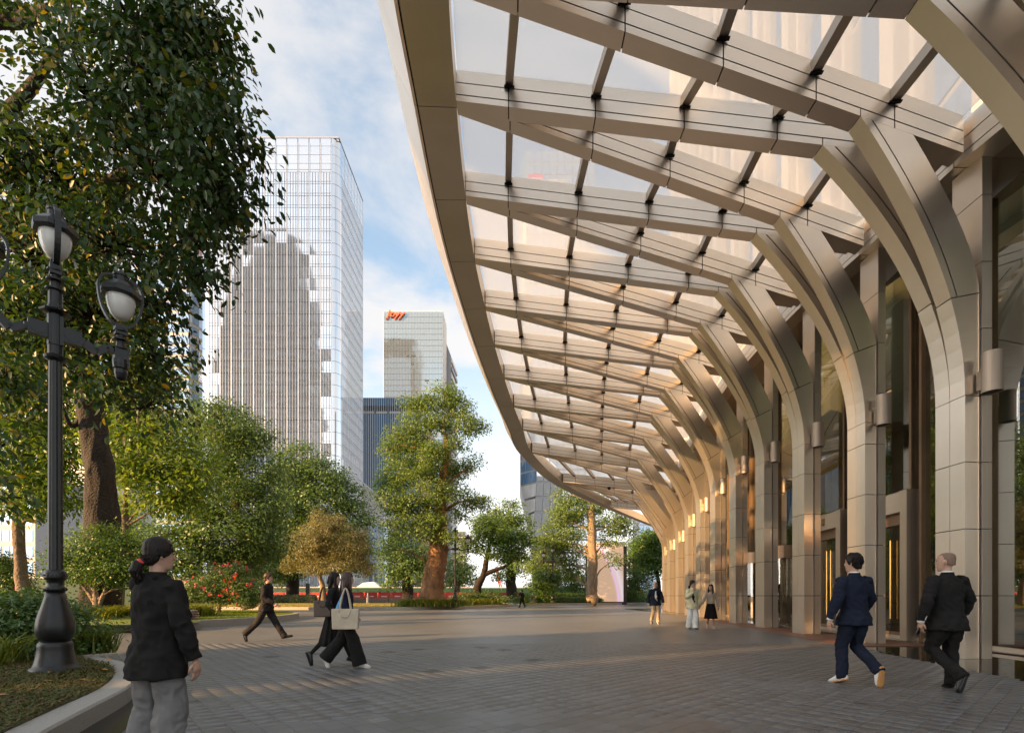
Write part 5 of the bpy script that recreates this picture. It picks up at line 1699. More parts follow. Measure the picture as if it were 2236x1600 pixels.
poly1 = IN1 + [(-14, 0)]
blades('ground_cover', in_poly(poly1, .19, 2.5, 9.2), 24000, .05, .016, L_bed, 1.1, 70)
rng = np.random.default_rng(71)
C = in_poly(poly1, .215, 2.5, 9.2)(rng, 16000)
V, f = leaf_verts(C, unit(rng.normal(size=C.shape) * .35 + np.array([0, 0, 1.])), rng.normal(size=C.shape), .038 * rng.uniform(.6, 1.3, len(C)), .5)
link('leaf_litter', mesh_leaves('leaf_litter', V, f, L_bed))['kind'] = 'stuff'
blades('lawn_grass', in_poly(IN2, .26, 15.5, 33), 52000, .055, .022, L_grass, .5, 72)
blades('lawn_grass', in_poly(IN3 + [(-42, 67)], .22, 42, 60), 26000, .07, .05, L_dry, .5, 73)
blades('lawn_grass', in_poly(IN4 + [(24, 95)], .24, 58, 80), 20000, .08, .06, L_grass, .5, 74)


def tufts(centers, spread, per):
    def fn(rng, n):
        c = np.array(centers); i = rng.integers(len(c), size=n)
        p = c[i].copy(); p[:, :2] += rng.normal(size=(n, 2)) * spread
        return p
    return fn
def clumps(pts):  # px, py, d, z
    return [(*(at(px, py, d))[:2], z) for px, py, d, z in pts]
blades('strap_leaf_cover', tufts(clumps([(px, 0, d, .27) for px, d in ((150, 17.2), (185, 16.8), (235, 16.9), (250, 17.3), (265, 17.2), (290, 17.6), (310, 18.5), (335, 19.5), (275, 18.2), (255, 17.8), (420, 22.5), (445, 23.5), (400, 22), (432, 24.5))]), .26, 0), 3400, .62, .045, L_strap, .55, 80)
blades('strap_leaf_cover', tufts(clumps([(px, 0, d, .25) for px, d in ((905, 43.5), (920, 43.9), (935, 43.6), (950, 43.8), (965, 44.2), (980, 44.6), (985, 46), (895, 44.2), (1005, 50), (1030, 52.5), (1055, 54), (1080, 55.5))]), .5, 0), 3000, .75, .08, L_strap, .55, 81)
blades('strap_leaf_cover', tufts(clumps([(px, 0, d, .2) for px, d in ((190, 8.6), (215, 8.75), (228, 8.9), (160, 8.5), (20, 7.6), (-10, 7.2))]), .09, 0), 330, .5, .028, L_strap, .7, 82)
# single fallen leaves
lf = []
for k, (px, py) in enumerate(((172, 1482), (92, 1486), (106, 1468), (235, 1462), (20, 1515), (126, 1443), (230, 1437))):
    v, f = leaf_verts(np.zeros((1, 3)), np.array([[.1, 0, 1.]]), np.array([[cos(k), sin(k), 0]]), np.array([.13]), .55, rich=True)
    o = link('fallen_leaf', mesh_leaves('fallen_leaf', v, f, mat('dead_leaf', (0.42, 0.22, 0.04), rough=.6, var=.3, vscale=10)), None, ground_at(px, py, .225))
    tag(o, 'dry yellow leaf lying on the planter bed ' + ('left of the lamp foot', 'left of the lamp foot, touching the next', 'just in front of the lamp foot', 'right of the lamp foot near the kerb', 'nearest the camera by the kerb', 'against the lamp foot', 'right behind the lamp foot')[k], 'leaf', 'fallen leaves on the planter bed')
# ------------------------------------------------------------------ street furniture
M_iron = mat('black_green_iron', (0.007, 0.009, 0.009), rough=0.4, metal=0.1, var=0.25, vscale=14, coat=0.05)
M_globe = mat('frosted_globe', (0.72, 0.71, 0.66), rough=0.18, spec=0.6)


def lamp_head(par, c, s=1.0, name='lantern'):
    """Octagonal hooded lantern with two strap arms, its foot at c."""
    r = empty(name, c, 0, parent=par)
    m = MB()
    m.lathe([(.07, 0), (.11, .01), (.11, .03), (.06, .05), (.055, .13), (.1, .14), (.1, .16), (.05, .19), (.05, .27), (.09, .27), (.09, .29), (.06, .31), (.05, .36)], 12)
    m.box(-.07, .07, -.06, .06, .22, .36)
    m.build('foot', M_iron, r)
    MB().lathe([(.03, .44), (.075, .455), (.12, .51), (.155, .6), (.172, .7), (.175, .78)], 24).build('globe', M_globe, r, smooth=True)
    m = MB()
    m.lathe([(.18, .755), (.235, .765), (.245, .78), (.245, .85), (.225, .865), (.19, .90), (.14, .955), (.09, .98)], 8, rot=pi / 8)
    m.lathe([(.085, .975), (.085, 1.05), (.095, 1.06), (.095, 1.09), (.03, 1.11), (.03, 1.13), (.015, 1.16)], 14)
    m.build('hood', M_iron, r)
    for sg in (1, -1):
        m = MB()
        q = [Vector((sg * .045, 0, .34)), Vector((sg * .13, 0, .40)), Vector((sg * .21, 0, .55)), Vector((sg * .25, 0, .74)), Vector((sg * .25, 0, .9)), Vector((sg * .2, 0, 1.0)), Vector((sg * .1, 0, 1.05))]
        q = catmull(q, 3)
        for a, b in zip(q, q[1:]):
            u = (b - a).normalized(); n = Vector((-u.z, 0, u.x)) * .014; w = Vector((0, .032, 0))
            l4 = [a + n - w, a - n - w, a - n + w, a + n + w]
            m.hexa(l4 + [v - a + b for v in l4])
        m.build('strap', M_iron, r)
    return r


def lamp_post(loc, rz, label, sc_=1.0, heads=(-1, 1), AL=.70):
    root = empty('street_lamp', loc, rz, label, 'street lamp', 'ornate iron street lamps')
    root.scale = (sc_,) * 3
    m = MB()
    lob = lambda k, z: 1 + (.035 * abs(sin(k * pi / 4)) if .42 < z < 1.0 else 0)
    LR = .76
    m.lathe([(.36, -.05), (.36, .0), (.35, .03), (.31, .05), (.29, .09), (.26, .2), (.245, .30), (.25, .33), (.235, .36), (.2, .385)], 32)
    m.lathe([(.2, .38), (.235, .42), (.262, .5), (.268, .57), (.255, .66), (.225, .75), (.185, .85), (.15, .95), (.13, 1.04)], 32, flute=lob)
    m.lathe([(.125, 1.04), (.155, 1.05), (.155, 1.09), (.12, 1.11), (.12, 1.19), (.15, 1.2), (.155, 1.23), (.155, 1.28), (.145, 1.31), (.11, 1.33)], 32)
    for k in range(16):
        a = 2 * pi * k / 16
        for z in (1.07, 1.255): m.lathe([(.004, -.012), (.012, 0), (.004, .012)], 6, (.157 * cos(a), .157 * sin(a), z))
    m.v = [(x * LR, y * LR, z) for x, y, z in m.v]
    m.build('base', M_iron, root, smooth=True)
    fl = lambda k, z: 1 - (.07 if k % 2 else 0)
    MB().lathe([(.082, 1.32), (.077, 2.5), (.07, 4.12)], 24, flute=fl).build('shaft', M_iron, root)
    m = MB()
    m.lathe([(.072, 4.1), (.115, 4.13), (.125, 4.16), (.08, 4.19), (.08, 4.3), (.085, 4.31), (.085, 4.72), (.13, 4.74), (.13, 4.78), (.09, 4.8), (.075, 4.86), (.075, 5.05)], 20)
    m.box(-.075, .075, -.075, .075, 4.32, 4.7)
    m.lathe([(.16, 4.74), (.17, 4.76), (.11, 4.79)], 8)
    m.build('collar', M_iron, root)
    for sg in heads:
        m = MB()
        q = [Vector((sg * .06, 0, 4.5)), Vector((sg * .3, 0, 4.47)), Vector((sg * AL * .62, 0, 4.38)), Vector((sg * AL * .78, 0, 4.5)), Vector((sg * AL, 0, 4.45))]
        for a, b in zip(q, q[1:]):
            u = (b - a).normalized(); n = Vector((-u.z, 0, u.x)) * .045; w = Vector((0, .035, 0))
            l4 = [a + n - w, a - n - w, a - n + w, a + n + w]
            if sg < 0: l4 = [a - n - w, a + n - w, a + n + w, a - n + w]
            m.hexa(l4 + [v - a + b for v in l4])
        for c_ in (.17,):
            for y in (-.04, .04):
                m.tube([(sg * c_, y - .008, 4.485), (sg * c_, y + .008, 4.485)], .075, 16)
            m.box(sg * c_ - .1, sg * c_ + .1, -.044, .044, 4.39, 4.58)
        
        m.box(sg * AL - .08, sg * AL + .08, -.08, .08, 4.3, 4.52)
        m.lathe([(.09, 4.24), (.1, 4.3), (.1, 4.36)], 14, (sg * AL, 0, 0))
        m.build('arm', M_iron, root)
        lamp_head(root, (sg * AL, 0, 4.5), .92)
    lamp_head(root, (0, 0, 5.03), 1.0).rotation_euler.z = pi / 2
    return root


lp = lamp_post((at(121, 1465, 6.72).x, 6.72, .215), radians(48), 'ornate black street lamp in the near planter, close to the camera')
dome = MB().lathe([(.015, -.09), (.05, -.075), (.07, -.04), (.072, -.01), (.078, 0), (.078, .08), (.05, .1)], 20).build('dome_camera', M_iron, None, smooth=True)
dome.location = Vector(lp.location) + Matrix.Rotation(radians(48), 3, 'Z') @ Vector((.70, 0, 4.16))
tag(dome, 'black dome camera hanging under the near street lamp arm', 'camera')
for px, d, z, s, rz, lab in ((994, 44.5, .25, 1.13, 0.1, 'ornate black street lamp on the pale kerbed lawn beside the tall tree'),
                             (1207, 61.5, .25, 1.14, 0.15, 'ornate black street lamp in front of the pale screen'),
                             (545, 42, .25, 1.0, 0.6, 'ornate black street lamp half hidden in front of the domed tree'),
                             (1374, 72, .25, 1.05, .9, 'ornate black street lamp to the right of the pale screen')):
    lamp_post((at(px, 1300, d).x, d, z), rz, lab, s, AL=1.0)

# black railing beyond the lawn
M_rail = mat('railing_black', (0.02, 0.02, 0.021), rough=0.4)
def railing(a, b, z, label, h=1.15):
    a, b = Vector((*a, z)), Vector((*b, z))
    L = (b - a).length; u = (b - a) / L
    root = empty('railing', a, atan2(u.y, u.x), label, 'railing', 'black railings beyond the lawns')
    MB().box(0, L, -.03, .03, h - .06, h).build('top_rail', M_rail, root)
    MB().box(0, L, -.02, .02, h - .25, h - .21).build('rail', M_rail, root)
    MB().box(0, L, -.02, .02, .12, .16).build('rail', M_rail, root)
    n = max(2, int(L / 2.2))
    pm_ = MB().box(-.035, .035, -.035, .035, 0, h - .061).mesh('post', M_rail)
    for k in range(n + 1): link('post', pm_, root, (L * k / n, 0, 0))
    m = MB(); nb_ = int(L / .2)
    for k in range(nb_): m.box(L * (k + .5) / nb_ - .011, L * (k + .5) / nb_ + .011, -.011, .011, .16, h - .25)
    m.build('balusters', M_rail, root)['kind'] = 'stuff'
railing((-36, 65.2), (-18.6, 65.0), .1, 'black railing behind the tan tree, its left stretch')
railing((-18.4, 65.0), (-8.6, 65.6), .1, 'black railing between the tan tree and the tall tree trunk')
railing((-8.0, 66.4), (-0.9, 67.2), .1, 'black railing behind the leaning black trunk')
railing((-1.4, 70), (11.5, 74), .1, 'black railing behind the far man on the phone')
# a sloping stair rail seen through it
m = MB()
for (x0, z0), (x1, z1) in (((-14.8, .15), (-12.4, 1.5)), ((-14.8, -.3), (-12.4, .95))):
    m.tube([(x0, 67.5, z0 + .2), (x1, 67.5, z1 + .2)], .05, 6)
for x in (-14.6, -13.6, -12.5): m.tube([(x, 67.5, 0), (x, 67.5, 1.35 if x > -13 else .9)], .03, 6)
tag(m.build('stair_rail', M_rail), 'sloping black stair rail seen through the railing', 'stair rail')

# red water barriers with white patches, each one a thing
b0 = MB()
b0.hexa([(-.98, -.28, 0), (.98, -.28, 0), (.98, .28, 0), (-.98, .28, 0), (-.94, -.12, .62), (.94, -.12, .62), (.94, .12, .62), (-.94, .12, .62)])
b0.hexa([(-.94, -.12, .621), (.94, -.12, .621), (.94, .12, .621), (-.94, .12, .621), (-.9, -.1, 1.0), (.9, -.1, 1.0), (.9, .1, 1.0), (-.9, .1, 1.0)])
for x in (-.5, .5): b0.box(x - .18, x + .18, -.16, .16, .98, 1.06)
bme = b0.mesh('water_barrier', M_red)
wme = MB().box(-.4, .4, -.30, -.2, .28, .5).mesh('white_patch', M_white)
rr = MB().box(-60, 8, 75, 92, -.1, .72).build('raised_road', M_conc); rr['kind'] = 'structure'
spots = []
for row, (y, xa, xb, z) in enumerate(((77, -46, -6.5, .72), (86, -40, 2, .72))):
    x = xa
    while x < xb:
        spots.append((x, y + random.uniform(-.1, .1), z)); x += 2.04
for x, y, z in spots:
    px = CX + x / y * F
    r = link('water_barrier', bme, None, (x, y, z)); r.rotation_euler.z = random.gauss(0, .03)
    tag(r, 'red plastic water barrier in the nearer row behind the black railing' if y < 80 else 'red plastic water barrier in the farther row by the green hoarding', 'barrier', 'red water barriers beyond the railing')
    link('white_patch', wme, r)
# green site hoarding behind them
M_hoard = mat('green_hoarding', (0.014, 0.06, 0.032), rough=0.6, var=0.12, vscale=.5)
def hoarding(a, b, h, label):
    a, b = Vector((*a, 0)), Vector((*b, 0)); L = (b - a).length; u = (b - a) / L
    root = empty('site_hoarding', a, atan2(u.y, u.x), label, 'hoarding', 'green site hoardings')
    n = int(L / 3); pm_ = MB().box(.01, 2.99, -.04, .04, .02, h).mesh('panel', M_hoard)
    for k in range(n): link('panel', pm_, root, (3 * k, 0, 0))
    MB().box(0, 3 * n, -.07, .07, h, h + .12).build('cap', M_white, root)
hoarding((-62, 94), (26, 98), 2.7, 'long green site hoarding behind the red barriers')
hoarding((-66, 47), (-36, 50), 2.9, 'green site hoarding behind the left trees')

# video screen
sx = at(1282, 1300, 68).x; ex = at(1361, 1300, 68).x
scr = empty('video_screen', (sx, 68, .0), 0, 'tall beige video screen with pale flowing ribbons behind the knobbly trunk', 'screen')
SWd = ex - sx; s0, s1 = .4, EYE + 108 * 68 / F
m_s = bpy.data.materials.new('screen_picture'); m_s.use_nodes = True
t = m_s.node_tree; p = t.nodes['Principled BSDF']; p.inputs['Roughness'].default_value = .4
tcn = t.nodes.new('ShaderNodeTexCoord'); mpn = t.nodes.new('ShaderNodeMapping'); t.links.new(tcn.outputs['Generated'], mpn.inputs[0])
sx_ = t.nodes.new('ShaderNodeSeparateXYZ'); t.links.new(mpn.outputs[0], sx_.inputs[0])
# ribbon: curve x = .93 - .5 z^2, thin bright violet, wide pale sheen beyond
def mth(op, a, b=None):
    n = t.nodes.new('ShaderNodeMath'); n.operation = op
    for k, v in enumerate((a, b)):
        if v is None: continue
        if hasattr(v, 'is_linked') or hasattr(v, 'links'): t.links.new(v, n.inputs[k])
        else: n.inputs[k].default_value = v
    return n.outputs[0]
z2 = mth('POWER', sx_.outputs[2], 1.8)
cx_ = mth('SUBTRACT', .87, mth('MULTIPLY', z2, .55))
dd = mth('SUBTRACT', sx_.outputs[0], cx_)
core = mth('SUBTRACT', 1.0, mth('MULTIPLY', mth('ABSOLUTE', dd), 22.0))
coreC = t.nodes.new('ShaderNodeClamp'); t.links.new(core, coreC.inputs[0])
wide = mth('SUBTRACT', 1.0, mth('MULTIPLY', mth('ABSOLUTE', mth('SUBTRACT', dd, .12)), 5.0))
wideC = t.nodes.new('ShaderNodeClamp'); t.links.new(wide, wideC.inputs[0])
mA = t.nodes.new('ShaderNodeMix'); mA.data_type = 'RGBA'; t.links.new(wideC.outputs[0], mA.inputs[0])
mA.inputs[6].default_value = (.47, .33, .235, 1); mA.inputs[7].default_value = (.62, .55, .6, 1)
mB = t.nodes.new('ShaderNodeMix'); mB.data_type = 'RGBA'; t.links.new(coreC.outputs[0], mB.inputs[0])
t.links.new(mA.outputs[2], mB.inputs[6]); mB.inputs[7].default_value = (.68, .4, .72, 1)
t.links.new(mB.outputs[2], p.inputs['Base Color']); t.links.new(mB.outputs[2], p.inputs['Emission Color']); p.inputs['Emission Strength'].default_value = .32
MB().box(0, SWd, -.06, .1, s0, s1).build('display', m_s, scr)
MB().box(-.2, SWd + .2, -.15, .5, s1 + .01, s1 + .55).build('top_cap', M_white, scr)
MB().box(SWd + .02, SWd + .45, -.1, .6, 0, s1).build('side_frame', M_rail, scr)
MB().box(-.14, -.01, -.1, .6, 0, s1).build('side_frame', M_rail, scr)
MB().box(-.14, SWd + .4, -.05, .5, 0, s0 - .01).build('plinth', M_rail, scr)

# queue belts between the columns at the revolving doors
M_blue = mat('belt_blue', (0.04, 0.24, 0.50), rough=.6)
M_chrome = mat('post_steel', (0.7, 0.7, 0.68), rough=.22, metal=.9)
for k, (i, w) in enumerate(((4, 'between the fourth and fifth columns'), (5, 'between the fifth and sixth columns'))):
    a, b = CXY[i], CXY[i + 1]
    r = empty('queue_barrier', (a[0] + .75, a[1] + .9, 0.006), 0, 'blue belt barrier with steel posts ' + w, 'barrier', 'belt barriers at the doors')
    for y in (0, 1.25):
        MB().lathe([(.16, 0), (.16, .02), (.03, .04), (.028, 1.22), (.035, 1.23), (.035, 1.27)], 14, (0, y, 0)).build('post', M_chrome, r, smooth=False)
    MB().box(-.004, .004, .04, 1.21, 1.14, 1.22).build('belt', M_blue, r)
# white pole with a red edge on the far left
pl = at(45, 1312, 26)
r = empty('sign_pole', (pl.x, 26, .0), 0, 'thin white pole with a red edge at the far left', 'pole')
MB().box(-.13, .05, -.1, .1, 0, EYE + 190 * 26 / F).build('mast', M_white, r)
MB().box(-.19, -.133, -.1, .1, 0, EYE + 190 * 26 / F).build('red_strip', M_red, r)
MB().box(.1, .2, -.08, .08, 0, EYE + 100 * 26 / F).build('prop', M_white, r)
# small white bollard and a dark sign post behind the railing
# a low white tent roof and a red site boom far behind the barriers
m = MB(); m.hexa([(-2.6, -1.5, 1.5), (2.6, -1.5, 1.5), (2.6, 1.5, 1.5), (-2.6, 1.5, 1.5), (-1.2, -.9, 2.55), (1.0, -.9, 2.75), (1.0, .9, 2.75), (-1.2, .9, 2.55)])
for x in (-2.4, 2.4):
    for y in (-1.3, 1.3): m.box(x - .05, x + .05, y - .05, y + .05, 0, 1.49)
tag(m.build('site_tent', M_white, None, loc=(at(808, 1300, 104).x, 104, 1.3)), 'low white tent roof behind the green hoarding near the podium', 'tent')
m = MB(); m.tube([(0, 0, 0), (-1.6, 0, 7.4)], .16, 6); m.tube([(.7, 0, 0), (-1.5, 0, 7.3)], .12, 6)
for k in range(6): m.tube([(-.25 * k, 0, 1.1 * k), (.7 - .36 * k, 0, 1.15 * k + .4)], .06, 5)
tag(m.build('site_boom', M_red, None, loc=(at(1098, 1300, 110).x, 110, 0)), 'thin red site boom far behind the leaning trunk', 'boom')
tag(MB().lathe([(.16, 0), (.16, .9), (.1, 1.0), (.06, 1.4), (.1, 1.5), (.02, 1.62)], 12).build('bollard', M_white, None, loc=(at(803, 1300, 70).x, 70, 0)), 'small white post standing behind the railing', 'post')
tag(MB().box(-.25, .25, -.12, .12, 0, 2.9).build('dark_pillar', M_rail, None, loc=(at(672, 1300, 69.5).x, 69.5, 0)), 'dark slim pillar behind the railing left of the tan tree', 'pillar')
# ------------------------------------------------------------------ people
from mathutils import noise as mnoise
M_skin = mat('skin', (0.50, 0.30, 0.21), rough=0.55, var=0.06, vscale=20)
M_hairb = mat('hair_black', (0.013, 0.009, 0.007), rough=0.48, var=0.6, vscale=90, stretch=(1, 1, .1), spec=.22)
M_hairbr = mat('hair_brown', (0.05, 0.022, 0.013), rough=0.45, var=0.4, vscale=60, stretch=(1, 1, .1))
M_buzz = mat('hair_cropped', (0.20, 0.125, 0.085), rough=0.7, var=0.3, vscale=120)
M_eye = mat('eye_dark', (0.02, 0.015, 0.012), rough=.2)
M_lip = mat('lip', (0.40, 0.12, 0.10), rough=.5)


def cloth(name, c, rough=.85, var=.12):
    return mat(name, c, rough=rough, var=var, vscale=8, bump=.25, bscale=260, spec=.12)


K_black = cloth('cloth_black', (0.017, 0.016, 0.015)); K_navy = cloth('cloth_navy', (0.014, 0.018, 0.032)); K_grey = cloth('cloth_grey', (0.19, 0.185, 0.18))
K_cream = cloth('cloth_cream', (0.70, 0.64, 0.40)); K_white = cloth('cloth_white', (0.74, 0.72, 0.68)); K_khaki = cloth('cloth_khaki', (0.46, 0.35, 0.22))
K_beige = cloth('cloth_beige', (0.52, 0.40, 0.29)); K_char = cloth('cloth_charcoal', (0.024, 0.022, 0.023)); K_red = cloth('cloth_red', (0.42, 0.045, 0.02))
K_blouse = cloth('cloth_midnight', (0.018, 0.020, 0.045)); K_tote = cloth('canvas_tote', (0.55, 0.47, 0.35)); K_bag = mat('leather_brown', (0.085, 0.05, 0.03), rough=.45)
K_blue = cloth('cloth_skyblue', (0.15, 0.38, 0.62)); K_shoe = mat('leather_black', (0.012, 0.012, 0.012), rough=.3); K_gum = mat('gum_sole', (0.5, 0.24, 0.07), rough=.6)
K_sneak = mat('sneaker_white', (0.72, 0.70, 0.66), rough=.6); K_nude = mat('shoe_nude', (0.62, 0.42, 0.32), rough=.4)


def loft(m, secs, n=20, mi=0):
    """secs: list of (centre, right vector scaled, forward vector scaled)."""
    b = len(m.v)
    for c, r, f in secs:
        for k in range(n):
            a = 2 * pi * k / n
            m.v.append(tuple(Vector(c) + Vector(r) * cos(a) + Vector(f) * sin(a)))
    for i in range(len(secs) - 1):
        for k in range(n):
            m.f.append([b + i * n + k, b + i * n + (k + 1) % n, b + (i + 1) * n + (k + 1) % n, b + (i + 1) * n + k]); m.m.append(mi)
    m.f.append([b + k for k in range(n - 1, -1, -1)]); m.m.append(mi)
    e = b + (len(secs) - 1) * n
    m.f.append([e + k for k in range(n)]); m.m.append(mi)


def zsec(lst, yaw=0.0, off=(0, 0)):
    out = []
    for s in lst:
        z, hw, hd = s[:3]; y = s[3] if len(s) > 3 else 0; x = s[4] if len(s) > 4 else 0
        c, sn = cos(yaw), sin(yaw)
        out.append(((x + off[0], y + off[1], z), (hw * c, hw * sn, 0), (-hd * sn, hd * c, 0)))
    return out


def ball(m, c, r, n=14):
    rx, ry, rz = r if hasattr(r, '__len__') else (r, r, r)
    secs = []
    for k in range(1, 10):
        a = -pi / 2 + pi * k / 10
        secs.append(((c[0], c[1], c[2] + rz * sin(a)), (rx * cos(a), 0, 0), (0, ry * cos(a), 0)))
    loft(m, secs, n)


def remesh(m, voxel, smooth=3, wrinkle=0.0, wf=14.0, seed=0, stretch=(1, 1, 1), fac=.5):
    me = m.mesh('tmp', [])
    o = bpy.data.objects.new('tmp', me); col.objects.link(o)
    md = o.modifiers.new('r', 'REMESH'); md.mode = 'VOXEL'; md.voxel_size = voxel
    if smooth:
        ms = o.modifiers.new('s', 'SMOOTH'); ms.factor = fac; ms.iterations = smooth
    dg = bpy.context.evaluated_depsgraph_get()
    r = bpy.data.meshes.new_from_object(o.evaluated_get(dg))
    bpy.data.objects.remove(o); bpy.data.meshes.remove(me)
    if wrinkle:
        n = len(r.vertices)
        co = np.empty(n * 3, np.float32); no = np.empty(n * 3, np.float32)
        r.vertices.foreach_get('co', co); r.vertices.foreach_get('normal', no)
        co = co.reshape(-1, 3); no = no.reshape(-1, 3)
        sh = Vector((seed * 3.1, seed * 1.7, seed))
        d = np.array([mnoise.noise(Vector((p[0] * wf * stretch[0], p[1] * wf * stretch[1], p[2] * wf * stretch[2])) + sh)
                      + (.45 * (1 - 2.6 * abs(mnoise.noise(Vector((p[0] * wf * 1.1 + p[2] * wf * .9, p[1] * wf * 1.3, p[2] * wf * .9 - p[0] * wf * .5)) + sh * 2))) if wf < 20 else 0) for p in co])
        d = np.where(d > 0, d * .7, d)          # valleys are sharper than ridges
        co += no * (d * wrinkle)[:, None]
        r.vertices.foreach_set('co', co.ravel())
    r.polygons.foreach_set('use_smooth', [True] * len(r.polygons))
    r.update()
    return r


def hand(m, wrist, d, nrm, side, curl=.5, s=1.0):
    """Palm and five separate fingers. d: pointing direction; nrm: back of the hand; side: thumb side (+1/-1 along nrm x d)."""
    d = Vector(d).normalized(); nrm = Vector(nrm); nrm = (nrm - d * nrm.dot(d)).normalized(); x = nrm.cross(d) * side
    w = Vector(wrist)
    loft(m, [(w, x * .026 * s, nrm * .018 * s), (w + d * .03 * s, x * .034 * s, nrm * .017 * s), (w + d * .065 * s, x * .042 * s, nrm * .016 * s), (w + d * .092 * s, x * .04 * s, nrm * .013 * s)], 12)
    for k, ln in enumerate((.072, .08, .075, .058)):
        p = w + d * .088 * s + x * (.030 - .02 * k) * s
        dd = d.copy(); pts = [p - d * .02 * s]; 
        for j in range(3):
            ang = curl * (.45 + .35 * j)
            dj = (d * cos(ang) - nrm * sin(ang))
            pts.append(pts[-1] + dj * ln * s * (.5, .32, .26)[j] + (d * .02 * s if j == 0 else Vector()))
        m.tube(pts, [.0095 * s, .009 * s, .0082 * s, .0062 * s], 7)
    p = w + d * .025 * s + x * .026 * s
    m.tube([p, p + (d * .6 + x * .75).normalized() * .04 * s - nrm * .006 * s, p + (d * .9 + x * .5).normalized() * .075 * s - nrm * .018 * s], [.013 * s, .0105 * s, .008 * s], 7)


